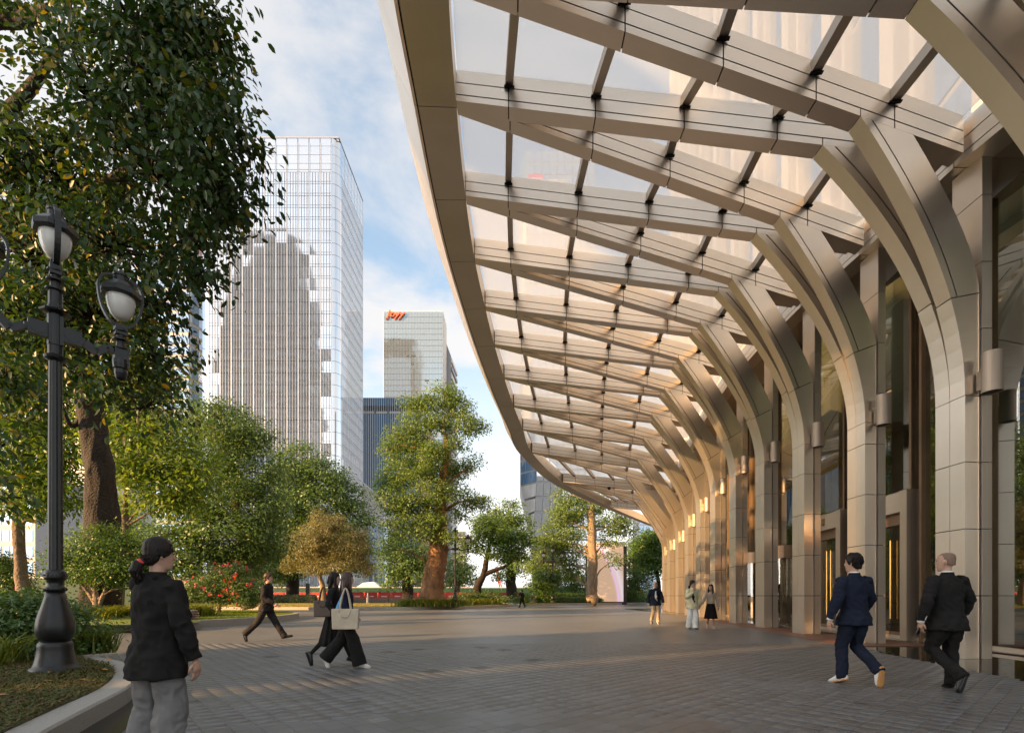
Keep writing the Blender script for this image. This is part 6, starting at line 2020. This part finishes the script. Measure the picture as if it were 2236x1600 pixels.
def person(label, loc, yaw, H, sp):
    """Local frame: +Y is where the person walks, +X the person's right. Lengths are for a 1.75 m figure, scaled to H."""
    root = empty('person', loc, yaw, label, 'person')
    root.scale = (H / 1.75,) * 3
    vx = sp.get('voxel', .012)
    fem = sp.get('fem', False)
    bw = sp.get('build', 1.0)
    SHX = (.158 if fem else .176) * bw
    HX = .088
    lean = sp.get('lean', 0.0)
    sh = lambda s: Vector((s * SHX, lean * .9 + sp.get('shy', {}).get(s, 0), 1.405 + sp.get('shz', {}).get(s, 0)))
    hip = lambda s: Vector((s * HX, 0, .90))
    # ---- body: head, neck, trunk and limbs in one skin
    m = MB()
    hy, ht = sp.get('head_yaw', 0.0), sp.get('head_tilt', 0.0)
    HC = Vector((0, lean + .02, 1.635))
    R = Matrix.Rotation(hy, 3, 'Z') @ Matrix.Rotation(ht, 3, 'X')
    def HP(x, y, z): return HC + R @ Vector((x, y, z))
    secs = []
    for z, hw, hd, y in ((-.118, .03, .032, .05), (-.105, .048, .055, .03), (-.07, .06, .078, .012), (-.03, .069, .09, .002), (.01, .074, .096, -.004), (.05, .075, .097, -.008), (.085, .066, .086, -.01), (.108, .042, .056, -.012), (.117, .015, .02, -.012)):
        secs.append((HP(0, y, z), R @ Vector((hw, 0, 0)), R @ Vector((0, hd, 0))))
    loft(m, secs, 22)
    loft(m, [(HP(0, .088, .012), R @ Vector((.010, 0, 0)), R @ Vector((0, .012, 0))), (HP(0, .102, -.022), R @ Vector((.016, 0, 0)), R @ Vector((0, .016, 0))), (HP(0, .09, -.036), R @ Vector((.012, 0, 0)), R @ Vector((0, .012, 0)))], 8)
    for s in (-1, 1):
        loft(m, [(HP(s * .074, -.008, -.035), R @ Vector((.008, 0, 0)), R @ Vector((0, .012, 0))), (HP(s * .079, -.012, -.005), R @ Vector((.010, 0, 0)), R @ Vector((0, .018, 0))), (HP(s * .077, -.016, .022), R @ Vector((.008, 0, 0)), R @ Vector((0, .014, 0)))], 8)
    loft(m, [((0, lean * .95 - .005, 1.40), (.065, 0, 0), (0, .06, 0)), ((0, lean, 1.47), (.052, 0, 0), (0, .052, 0)), (HP(0, -.012, -.07), (.05, 0, 0), (0, .052, 0))], 16)
    loft(m, [((c[0], c[1] + lean * max(0, (c[2] - .9) / .5), c[2]), r, f) for c, r, f in zsec([(.86, .13 * bw, .09), (1.0, .125 * bw, .085), (1.15, .13 * bw, .09), (1.3, .15 * bw, .095), (1.40, .13 * bw, .07)])], 18)
    hands = MB()
    for s in (-1, 1):
        a = sp['arms'].get(s)
        if a:
            e, w = Vector(a[0]), Vector(a[1])
            m.tube([sh(s), sh(s).lerp(e, .5), e, e.lerp(w, .5), w], [.045, .042, .036, .034, .024], 12)
            dd = Vector(a[2]) if len(a) > 2 else (w - e)
            nn = Vector(a[3]) if len(a) > 3 else Vector((s, 0, .0))
            hand(hands, w, dd, nn, a[5] if len(a) > 5 else -s, a[4] if len(a) > 4 else .55)
        k, an, toe = (Vector(v) for v in sp['legs'][s])
        m.tube([hip(s), hip(s).lerp(k, .5), k, k.lerp(an, .4), an], [.075, .068, .05, .047, .034], 12)
        m.tube([an + Vector((0, 0, 0)), an.lerp(toe, .6), toe], [.034, .03, .022], 10)
    me = remesh(m, vx, 2)
    me.materials.append(M_skin)
    hm = hands.mesh('hm', M_skin, True)
    bm = bmesh.new(); bm.from_mesh(me); bm.from_mesh(hm); bm.to_mesh(me); bm.free(); bpy.data.meshes.remove(hm)
    me.name = 'body'
    body = link('body', me, root)
    fe = MB()
    for s in (-1, 1):
        q = HP(s * .031, .082, .012); ball(fe, q, (.012, .008, .006), 8)
        q = HP(s * .033, .088, .034); ball(fe, q, (.018, .006, .004), 8)
    fe.build('eyes', M_eye, root, smooth=True)['kind'] = 'stuff'
    lp_ = MB(); ball(lp_, HP(0, .088, -.062), (.02, .008, .006), 10); lp_.build('mouth', M_lip, root, smooth=True)

    # ---- hair
    h = sp.get('hair', 'short')
    hm_ = MB()
    if h == 'buzz':
        loft(hm_, [(HP(0, y, z), R @ Vector((hw, 0, 0)), R @ Vector((0, hd, 0))) for z, hw, hd, y in ((-.045, .064, .055, -.045), (0, .0765, .08, -.022), (.05, .0785, .093, -.014), (.087, .069, .086, -.014), (.111, .044, .056, -.014), (.12, .015, .02, -.014))], 22)
    else:
        loft(hm_, [(HP(0, y, z), R @ Vector((hw, 0, 0)), R @ Vector((0, hd, 0))) for z, hw, hd, y in ((-.085, .045, .03, -.07), (-.05, .07, .055, -.05), (0, .086, .08, -.03), (.05, .09, .1, -.014), (.095, .083, .095, -.01), (.125, .058, .068, -.012), (.14, .02, .025, -.012))], 22)
        for s in (-1, 1):
            loft(hm_, [(HP(s * .074, .0, -.03), R @ Vector((.01, 0, 0)), R @ Vector((0, .022, 0))), (HP(s * .078, .01, .03), R @ Vector((.014, 0, 0)), R @ Vector((0, .04, 0))), (HP(s * .06, .03, .09), R @ Vector((.02, 0, 0)), R @ Vector((0, .05, 0)))], 10)
    if h == 'messy_balls':
        for k in range(16):
            a = k * 2.4; q = HP(.055 * cos(a), -.01 + .06 * sin(a), .115 + .008 * (k % 3)); ball(hm_, q, (.03, .03, .022), 8)
    if h == 'tail':
        q0, q1, q2, q3 = HP(0, -.10, -.05), HP(-.012, -.135, -.075), HP(-.02, -.15, -.13), HP(-.015, -.135, -.20)
        hm_.tube([q0, q1, q2, q3], [.022, .04, .048, .02], 12)
        for k in range(5): hm_.tube([q2, q3 + Vector((.02 * (k - 2), .0, -.012 * (k % 2)))], [.028, .008], 6)
    if h == 'long':
        ln = sp.get('hair_len', .34)
        loft(hm_, [(HP(0, y, z), R @ Vector((hw, 0, 0)), R @ Vector((0, hd, 0))) for z, hw, hd, y in ((.06, .092, .085, -.02), (0, .095, .075, -.04), (-.1, .10, .055, -.07), (-.1 - ln * .4, .105, .045, -.085), (-.1 - ln * .75, .085, .036, -.09), (-.1 - ln, .04, .02, -.085))], 20)
        for s in (-1, 1):
            hm_.tube([HP(s * .075, .02, .02), HP(s * .088, .02, -.09), HP(s * .09, .035, -.2), HP(s * .08, .05, -.28)], [.03, .03, .026, .01], 9)
    hme = remesh(hm_, min(vx, .009), 2, .005, 55, 3, (1, 1, .12))
    hme.materials.append({'buzz': M_buzz}.get(h, sp.get('hair_mat', M_hairb)))
    hme.name = 'hair'
    link('hair', hme, root)
    if h != 'buzz':
        srng = random.Random(int(loc[0] * 100))
        st = MB(); ns = 260 if vx < .012 else 90
        def scalp(th, ph, lift=0.0):          # th: around from the front, ph: down from the crown
            rx, ry, rz = .088 + lift, .104 + lift, .128 + lift
            return HP(rx * sin(ph) * sin(th), -.012 + ry * sin(ph) * cos(th), .012 + rz * cos(ph))
        for k in range(ns):
            th = srng.uniform(-pi, pi)
            front = cos(th) > .2
            pe = (.92 if front else 1.2 if abs(th) < 1.75 else 1.75) + srng.uniform(-.12, .1)
            if h == 'tail':
                q = [scalp(th + (pi - abs(th)) * (1 if th > 0 else -1) * t_ ** 1.5, pe * (1 - t_) + 1.95 * t_ + .25 * sin(pi * t_), .001 + .002 * srng.random()) for t_ in (0, .25, .5, .75, 1)]
                if abs(th) > 2.3 and srng.random() < .5:
                    q = [HP(-.008 + srng.uniform(-.03, .03), -.118, -.05), HP(-.014 + srng.uniform(-.05, .05), -.155 + srng.uniform(-.015, .02), -.10), HP(-.016 + srng.uniform(-.055, .055), -.15, -.16), HP(-.012 + srng.uniform(-.05, .05), -.14, -.215 + srng.uniform(-.02, .02))]
            elif h == 'long':
                q = [scalp(th, .1), scalp(th, .8, .003), scalp(th, min(1.5, pe + .3), .006)]
                if not front:
                    e_ = q[-1]; ln_ = sp.get('hair_len', .34) * srng.uniform(.7, 1.05)
                    q += [e_ + Vector((0, -.01, -ln_ * .5)), e_ + Vector((srng.uniform(-.015, .015), -.02, -ln_))]
            else:
                p0 = srng.uniform(.05, pe - .1); q = [scalp(th, p0, .0), scalp(th + .15, p0 + .28, .008 + .006 * srng.random()), scalp(th + .25, min(pe, p0 + .55), .004 + .01 * srng.random())]
            w_ = .0042 if vx < .012 else .007
            st.tube(q, [w_] * (len(q) - 1) + [w_ * .4], 4)
        st.build('strands', sp.get('hair_mat', M_hairb), root, smooth=True)['kind'] = 'stuff'
    if h == 'tail':
        MB().tube([HP(-.002, -.108, -.052), HP(-.008, -.122, -.066)], [.03, .032], 12).build('hair_tie', M_red, root, smooth=True)

    # ---- trousers, skirt
    lw = sp.get('lower')
    if lw and lw[0] in ('trousers', 'wide'):
        wide = lw[0] == 'wide'
        m = MB()
        hem = lw[2] if len(lw) > 2 else (.115 if wide else .075)
        loft(m, zsec([(.80, .16 * bw, .112, -.005), (.88, .162 * bw, .114, -.010), (.97, .135 * bw, .095), (1.04, .125 * bw, .085)]), 22)
        for s in (-1, 1):
            k, an, toe = (Vector(v) for v in sp['legs'][s])
            h0 = Vector((s * .088, -.004, .86)); end = an + (an - k).normalized() * (.03 if not wide else .035)
            pts = [h0, h0.lerp(k, .5), k, k.lerp(end, .5), end]
            rr = [.105 * bw, .098 * bw, (.078 if not wide else .105), (.072 if not wide else .112), hem]
            secs = []
            for i, p in enumerate(pts):
                t_ = (pts[min(i + 1, 4)] - pts[max(i - 1, 0)]).normalized()
                r_ = Vector((0, 1, 0)).cross(t_); r_ = r_.normalized() if r_.length > .1 else Vector((1, 0, 0))
                f_ = t_.cross(r_)
                secs.append((p, r_ * rr[i] * .95, f_ * rr[i] * 1.06))
            loft(m, secs, 18)
        tm = remesh(m, vx, 3, lw[3] if len(lw) > 3 else .017, 11, 5, (1, 1, .55)); tm.materials.append(lw[1]); tm.name = 'trousers'
        link('trousers', tm, root)
    elif lw and lw[0] == 'skirt':
        m = MB(); n = 64; hemz = lw[2] if len(lw) > 2 else .42; fl = lw[3] if len(lw) > 3 else .24
        b = len(m.v); Z = np.linspace(1.06, hemz, 12)
        for i, z in enumerate(Z):
            t_ = i / 11
            hw, hd = (.135 + (fl - .135) * t_ ** .8) * bw, (.105 + (fl * .9 - .105) * t_ ** .8)
            yo = (lw[4] if len(lw) > 4 else 0) * t_
            for k in range(n):
                a = 2 * pi * k / n; pl_ = 1 + .09 * t_ * sin(a * 9 + 2 * sin(a * 2)) + .04 * t_ * sin(a * 17)
                m.v.append((hw * pl_ * cos(a), yo + hd * pl_ * sin(a), z))
        for i in range(11):
            for k in range(n): m.f.append([b + i * n + k, b + (i + 1) * n + k, b + (i + 1) * n + (k + 1) % n, b + i * n + (k + 1) % n]); m.m.append(0)
        m.f.append([b + k for k in range(n)]); m.m.append(0)
        m.f.append([b + 11 * n + k for k in range(n - 1, -1, -1)]); m.m.append(0)
        m.build('skirt', lw[1], root, smooth=True)

    # ---- upper garments
    def top(name, m_, secs, sleeves, wr, inflate=0.0, seed=1):
        m = MB()
        loft(m, [((c[0], c[1] + lean * max(0, (c[2] - .9) / .5), c[2]), r, f) for c, r, f in zsec(secs)], 26)
        for s in (-1, 1):
            a = sp['arms'].get(s)
            if not a: continue
            e, w = Vector(a[0]), Vector(a[1])
            if sleeves:
                w2 = e.lerp(w, .97)
                r0, r1, r2, r3 = sleeves
                m.tube([sh(s) + Vector((-s * .05, 0, .0)), sh(s) + Vector((s * .005, 0, -.01)), sh(s).lerp(e, .45), e, e.lerp(w2, .5), w2], [r0 * .9, r0, r1, (r1 + r2) / 2 * 1.04, r2, r3], 16)
        t_ = remesh(m, vx, 3, wr, 10, seed, (1, 1, .7)); t_.materials.append(m_); t_.name = name
        return link(name, t_, root)
    for g in sp['tops']:
        kind, m_ = g[0], g[1]
        if kind == 'jacket':
            hem = g[2] if len(g) > 2 else .76
            o = top('jacket', m_, [(hem, .224 * bw, .186, -.008), (hem + .1, .216 * bw, .174, -.006), (1.0, .182 * bw, .128), (1.12, .18 * bw, .124), (1.25, .192 * bw, .128), (1.34, .19 * bw, .118), (1.405, .16 * bw, .098), (1.445, .115, .08), (1.47, .085, .07)], (.074, .07, .062, .052), g[5] if len(g) > 5 else .02)
            c = MB(); loft(c, [((0, lean - .004, 1.44), (.086, 0, 0), (0, .078, 0)), ((0, lean - .002, 1.478), (.073, 0, 0), (0, .07, 0)), ((0, lean - .006, 1.502), (.066, 0, 0), (0, .065, 0))], 20)
            c.build('collar', m_, o, smooth=True)
            v = MB(); v.box(-.0025, .0025, -.158 if True else 0, -.13, hem, hem + .2); v.build('back_vent', M_gap, o)
            if len(g) > 3 and g[3] == 'shirt':     # shirt cuffs and collar edge
                for s in (-1, 1):
                    a = sp['arms'].get(s)
                    if a:
                        e, w = Vector(a[0]), Vector(a[1])
                        MB().tube([e.lerp(w, .93), e.lerp(w, 1.06)], [.04, .038], 14).build('shirt_cuff', K_white, o, smooth=True)
                c = MB(); loft(c, [((0, lean, 1.48), (.066, 0, 0), (0, .064, 0)), ((0, lean, 1.517), (.06, 0, 0), (0, .06, 0))], 18); c.build('shirt_collar', K_white, o, smooth=True)
            for s in (-1, 1):                      # cuff buttons
                a = sp['arms'].get(s)
                if a and len(g) > 4 and g[4]:
                    e, w = Vector(a[0]), Vector(a[1])
                    bt = MB()
                    for k in range(4):
                        q = e.lerp(w, .72 + .06 * k) + Vector((0, -.058, 0)); ball(bt, q, (.007, .005, .007), 7)
                    bt.build('cuff_button', g[4], o, smooth=True)['kind'] = 'stuff'
        elif kind == 'front':                      # open front: shirt panel with a belt
            p = MB()
            loft(p, zsec([(.93, .085, .05, .085), (1.1, .08, .05, .085), (1.3, .07, .05, .075), (1.43, .045, .04, .05)]), 16)
            p.build('shirt_front', m_, root, smooth=True)
            if len(g) > 2: MB().box(-.1, .1, .10, .137, .90, .94).build('belt', g[2], root)
        elif kind == 'blouse':
            hem = g[2] if len(g) > 2 else .95
            top('blouse', m_, [(hem, .17, .125), (1.02, .16, .118), (1.15, .152, .112), (1.28, .165, .12), (1.37, .165, .105), (1.43, .13, .08), (1.46, .07, .062)], (.07, .064, .056, .045), .007)
    # ---- shoes
    sm_, sole = sp.get('shoes', (K_shoe, K_shoe))
    for s in (-1, 1):
        k, an, toe = (Vector(v) for v in sp['legs'][s])
        d = (toe - an); fwd = d.normalized()
        shin = (an - k).normalized()
        up = (-shin - fwd * (-shin).dot(fwd)); up = up.normalized() if up.length > .05 else Vector((0, 0, 1))
        rt = fwd.cross(up)
        heel = an - fwd * .065 - up * .055; tip = heel + fwd * .275
        big = sp.get('shoe_scale', 1.0)
        m = MB()
        for t_, w_, h_ in ((0, .034, .05), (.2, .04, .055), (.45, .042, .045), (.7, .047, .032), (.9, .04, .024), (1, .02, .014)):
            pass
        secs = [(heel.lerp(tip, t_) + up * (h_ * .5 + .018), rt * w_ * big, up * h_ * .62 * big) for t_, w_, h_ in ((-.02, .02, .04), (.05, .036, .075), (.25, .04, .085), (.45, .042, .07), (.68, .047, .05), (.88, .041, .04), (1.0, .018, .026))]
        loft(m, secs, 16)
        o = m.build('shoe', sm_, root, smooth=True)
        b = MB()
        secs = [(heel.lerp(tip, t_) + up * .008, rt * w_ * big, up * .014) for t_, w_ in ((-.03, .018), (.04, .038), (.25, .04), (.45, .04), (.7, .05), (.9, .043), (1.02, .018))]
        loft(b, secs, 14); b.build('sole', sole, o, smooth=True)
    return root


def place(px, py_foot, d=None):
    g_ = ground_at(px, py_foot)
    return Vector((g_.x, g_.y, 0.0))


STAND = {-1: ((-.10, .02, .50), (-.11, 0, .085), (-.125, .15, .03)), 1: ((.10, .02, .50), (.11, -.01, .085), (.13, .14, .03))}
HANG = {-1: ((-.27, -.02, 1.13), (-.27, .06, .88), (0, .12, -1), (-1, 0, 0)), 1: ((.27, -.02, 1.13), (.27, .06, .88), (0, .12, -1), (1, 0, 0))}

# woman standing with her back to the camera, close by
w1 = person('woman in a black blazer and grey trousers, seen from behind, standing nearest the camera', Vector((-2.48, 3.52, 0)), radians(-14), 1.59,
            dict(fem=True, voxel=.009, hair='tail', head_yaw=radians(-24), hair_mat=M_hairb, build=1.05, shz={-1: .03, 1: -.012},
                 legs={-1: ((-.105, .03, .50), (-.13, -.02, .085), (-.15, .13, .03)), 1: ((.105, .03, .50), (.12, -.03, .085), (.15, .12, .03))},
                 arms={-1: ((-.265, .16, 1.22), (-.06, .29, 1.16), (1, .1, .05), (0, 1, 0)), 1: ((.275, -.03, 1.10), (.31, .05, .83), (.02, .15, -1), (1, .1, 0), .8)},
                 lower=('wide', K_grey, .125, .022), tops=[('jacket', K_black, .70, '', None, .024)], shoes=(K_shoe, K_shoe)))
w1.scale.z *= 1.0

# man in the navy suit
person('man in a navy suit and white sneakers walking away, his rear heel raised', place(1865, 1492), radians(4), 1.76,
       dict(voxel=.010, hair='messy', head_yaw=radians(28), build=.97,
            legs={-1: ((-.10, .10, .505), (-.125, .06, .085), (-.17, .20, .03)), 1: ((.085, .07, .505), (.125, -.27, .215), (.125, -.25, .055))},
            arms={-1: ((-.275, -.05, 1.13), (-.345, .0, .875), (-.08, .12, -1), (-1, 0, 0), .6), 1: ((.265, .03, 1.14), (.255, .2, .93), (0, .3, -1), (1, 0, 0), .6)},
            lower=('trousers', K_navy, .07), tops=[('jacket', K_navy, .80, 'shirt', K_bag)], shoes=(K_sneak, K_gum), shoe_scale=1.12))
# shaven-headed man in the black suit
person('man with shaved head in a black suit walking away by the nearest column', place(2068, 1503), radians(6), 1.75,
       dict(voxel=.010, hair='buzz', head_yaw=radians(30), build=1.12,
            legs={-1: ((-.105, .11, .505), (-.07, -.25, .20), (-.12, -.24, .05)), 1: ((.10, .05, .50), (.10, .02, .085), (.14, .16, .03))},
            arms={-1: ((-.325, -.05, 1.13), (-.345, .03, .87), (.05, .15, -1), (-1, 0, 0), .9), 1: ((.31, -.02, 1.14), (.31, .1, .92), (0, .2, -1), (1, 0, 0), .6)},
            lower=('trousers', K_black, .08), tops=[('jacket', K_black, .76, 'shirt', K_white)], shoes=(K_shoe, K_shoe)))
ph = MB().box(-.036, .036, -.005, .005, -.075, .075).build('phone', K_shoe)
bp = place(2068, 1503)
ph.location = bp + Vector((-.335, .02, .77)); ph.rotation_euler = (.35, .25, .5)
tag(ph, 'black phone in the left hand of the man in the black suit', 'phone')
# striding man on the left
person('man in a dark grey suit striding to the right past the lawn island', place(582, 1399), radians(-88), 1.78,
       dict(voxel=.013, hair='short', head_yaw=radians(6), lean=.03, build=.95, hair_mat=M_hairbr,
            legs={-1: ((-.09, .17, .52), (-.09, .42, .115), (-.09, .57, .15)), 1: ((.09, -.16, .53), (.09, -.50, .20), (.09, -.45, .05))},
            arms={1: ((.23, .02, 1.12), (.2, .28, .99), (0, .8, -.5), (1, 0, 0), .5), -1: ((-.25, -.12, 1.12), (-.24, -.22, .88), (0, -.1, -1), (-1, 0, 0), .6)},
            lower=('trousers', K_char, .078), tops=[('jacket', K_char, .78)], shoes=(K_shoe, K_shoe)))
# two women walking together in the middle
pa, pb_ = place(757, 1457), place(738, 1446)
pb_ = Vector((pb_.x, pa.y + .42, 0))
A_ = person('long haired woman in a dark blouse and black wide trousers carrying a cream tote', pa, radians(-80), 1.58,
       dict(fem=True, voxel=.011, hair='long', hair_len=.30, head_yaw=radians(20), hair_mat=M_hairbr,
            legs={-1: ((-.09, -.10, .52), (-.09, -.38, .18), (-.09, -.33, .05)), 1: ((.09, .13, .52), (.09, .24, .09), (.09, .39, .05))},
            arms={1: ((.25, .0, 1.14), (.26, .16, .98), (0, .6, -.6), (1, 0, 0), .8), -1: ((-.24, -.1, 1.13), (-.23, -.15, .9), (0, 0, -1), (-1, 0, 0), .6)},
            lower=('wide', K_black, .12, .014), tops=[('blouse', K_blouse, .92)], shoes=(K_sneak, K_sneak)))
B_ = person('woman with dark hair and a black pleated skirt half hidden behind the tote carrier', pb_, radians(-80), 1.60,
       dict(fem=True, voxel=.012, hair='long', hair_len=.12, head_yaw=0,
            legs={-1: ((-.09, .14, .52), (-.09, .30, .1), (-.09, .44, .06)), 1: ((.09, -.12, .52), (.09, -.42, .2), (.09, -.37, .06))},
            arms={1: ((.24, -.06, 1.14), (.24, .08, .95), (0, .3, -1), (1, 0, 0), .7), -1: ((-.24, .05, 1.13), (-.22, .2, .95), (0, .3, -1), (-1, 0, 0), .6)},
            lower=('skirt', K_black, .36, .25, -.06), tops=[('blouse', K_red, .86), ('blouse', K_char, .99)], shoes=(K_shoe, K_shoe)))
for ch in B_.children:
    if ch.name.startswith('blouse') and ch.data.materials[0] == K_char: ch.scale = (1.07, 1.09, 1.003)
# stockings of the second woman share her dark look
for ch in B_.children:
    if ch.name.startswith('body'):
        ch.data.materials.append(K_black)
        for p in ch.data.polygons:
            if p.center.z < .75 and abs(p.center.x) < .16: p.material_index = 1


def bag(name, label, loc, yaw, w, h, d, m_, strap_top, taper=.92):
    r = empty(name, loc, yaw, label, 'bag')
    m = MB()
    m.hexa([(-w * taper / 2, -d / 2, 0), (w * taper / 2, -d / 2, 0), (w * taper / 2, d / 2, 0), (-w * taper / 2, d / 2, 0), (-w / 2, -d * .32, h), (w / 2, -d * .32, h), (w / 2, d * .32, h), (-w / 2, d * .32, h)])
    bm = bmesh.new(); me = m.mesh('bag_body', m_); bm.from_mesh(me)
    bmesh.ops.bevel(bm, geom=bm.edges[:], offset=.02, segments=3, affect='EDGES', profile=.6)
    bm.to_mesh(me); bm.free()
    link('bag_body', me, r)
    m = MB()
    for y in (-d * .3, d * .3):
        q = catmull([Vector((-w * .22, y, h * .8)), Vector((-w * .12, y * .6, h + (strap_top - h) * .6)), Vector((0, y * .2, strap_top)), Vector((w * .12, y * .6, h + (strap_top - h) * .6)), Vector((w * .22, y, h * .8))], 4)
        m.tube(q, .013, 6)
        q = catmull([Vector((-w * .16, y * 1.2, h * .82)), Vector((-w * .1, y * 1.5, h * .62)), Vector((w * .1, y * 1.5, h * .62)), Vector((w * .16, y * 1.2, h * .82))], 3)
        m.tube(q, .009, 5)
    m.build('strap', m_, r, smooth=True)['kind'] = 'stuff'
    return r
fw = Vector((cos(radians(10)), sin(radians(10)), 0))
bag('tote_bag', 'cream canvas tote bag hanging from the shoulder of the woman in wide black trousers', pa + Vector((.07, -.27, .66)), radians(8), .43, .33, .15, K_tote, .66)
sc_ = MB()
q = catmull([pa + Vector((.0, -.17, 1.22)), pa + Vector((-.06, -.24, 1.0)), pa + Vector((-.10, -.28, .80)), pa + Vector((-.09, -.27, .66))], 4)
sc_.tube(q, [.02 + .022 * sin(pi * k / (len(q) - 1)) for k in range(len(q))], 8)
tag(sc_.build('scarf', K_blue, None, smooth=True), 'light blue scarf tied to the strap of the cream tote', 'scarf')
bag('shoulder_bag', 'brown leather shoulder bag of the woman in the pleated skirt', pb_ + Vector((-.10, -.24, .84)), radians(10), .30, .28, .14, K_bag, .5)
# two women arm in arm under the canopy
wa = place(1512, 1373); wb = place(1552, 1372)
person('woman in a cream blazer and white wide trousers raising a hand to her chin', wa, radians(180), 1.74,
       dict(fem=True, voxel=.013, hair='tail', head_yaw=radians(38), build=1.0,
            legs={-1: ((-.09, .08, .51), (-.08, .10, .09), (-.09, .25, .03)), 1: ((.09, .02, .5), (.08, -.12, .1), (.09, .03, .03))},
            arms={1: ((.25, .13, 1.13), (.05, .25, 1.36), (-.3, .1, 1), (0, 1, 0), .8), -1: ((-.27, -.02, 1.13), (-.24, .05, .87), (0, .1, -1), (-1, 0, 0), .7)},
            lower=('wide', K_white, .115), tops=[('front', K_black), ('jacket', K_cream, .74)], shoes=(K_shoe, K_shoe)))
person('woman in a beige cardigan and black skirt beside the one in the cream blazer', wb, radians(176), 1.60,
       dict(fem=True, voxel=.013, hair='long', hair_len=.2, head_yaw=radians(-32), head_tilt=radians(8),
            legs={-1: ((-.08, .06, .51), (-.07, .12, .09), (-.07, .27, .03)), 1: ((.08, .04, .5), (.07, -.22, .16), (.07, -.12, .03))},
            arms={1: ((.27, .02, 1.16), (.36, .08, .99), (.6, .2, -.7), (0, -.4, 1), .7), -1: ((-.26, -.02, 1.13), (-.28, .06, .86), (0, .1, -1), (-1, 0, 0), .8)},
            lower=('skirt', K_black, .40, .24), tops=[('blouse', K_beige, .99)], shoes=(K_nude, K_nude)))
# man coming toward us
person('bald man in a navy jacket, white shirt and khaki trousers walking toward the camera', place(1431, 1361.5), radians(180), 1.77,
       dict(voxel=.014, hair='buzz', head_yaw=radians(-40), build=1.03,
            legs={-1: ((-.1, .08, .5), (-.1, .06, .09), (-.11, .21, .03)), 1: ((.1, .06, .51), (.1, -.2, .16), (.1, -.12, .04))},
            arms={1: ((.28, -.06, 1.13), (.30, -.02, .87), (0, .1, -1), (1, 0, 0), .6), -1: ((-.28, .03, 1.13), (-.29, .14, .89), (0, .2, -1), (-1, 0, 0), .6)},
            lower=('trousers', K_khaki, .082), tops=[('front', K_white, K_black), ('jacket', K_navy, .78)], shoes=(K_shoe, K_sneak)))
# far man on the phone
person('far man in a dark suit holding a phone to his ear by the path', Vector((at(1140, 1300, 51).x, 51, 0)), radians(55), 1.80,
       dict(voxel=.02, hair='short', head_yaw=0,
            legs={-1: ((-.1, .12, .5), (-.1, .2, .09), (-.1, .35, .04)), 1: ((.1, -.06, .51), (.1, -.3, .16), (.1, -.2, .05))},
            arms={-1: ((-.29, .13, 1.2), (-.12, .12, 1.52), (.2, 0, 1), (-1, 0, 0), .8), 1: ((.27, -.04, 1.13), (.27, .0, .88), (0, .1, -1), (1, 0, 0), .6)},
            lower=('trousers', K_black, .08), tops=[('jacket', K_black, .78)], shoes=(K_shoe, K_shoe)))
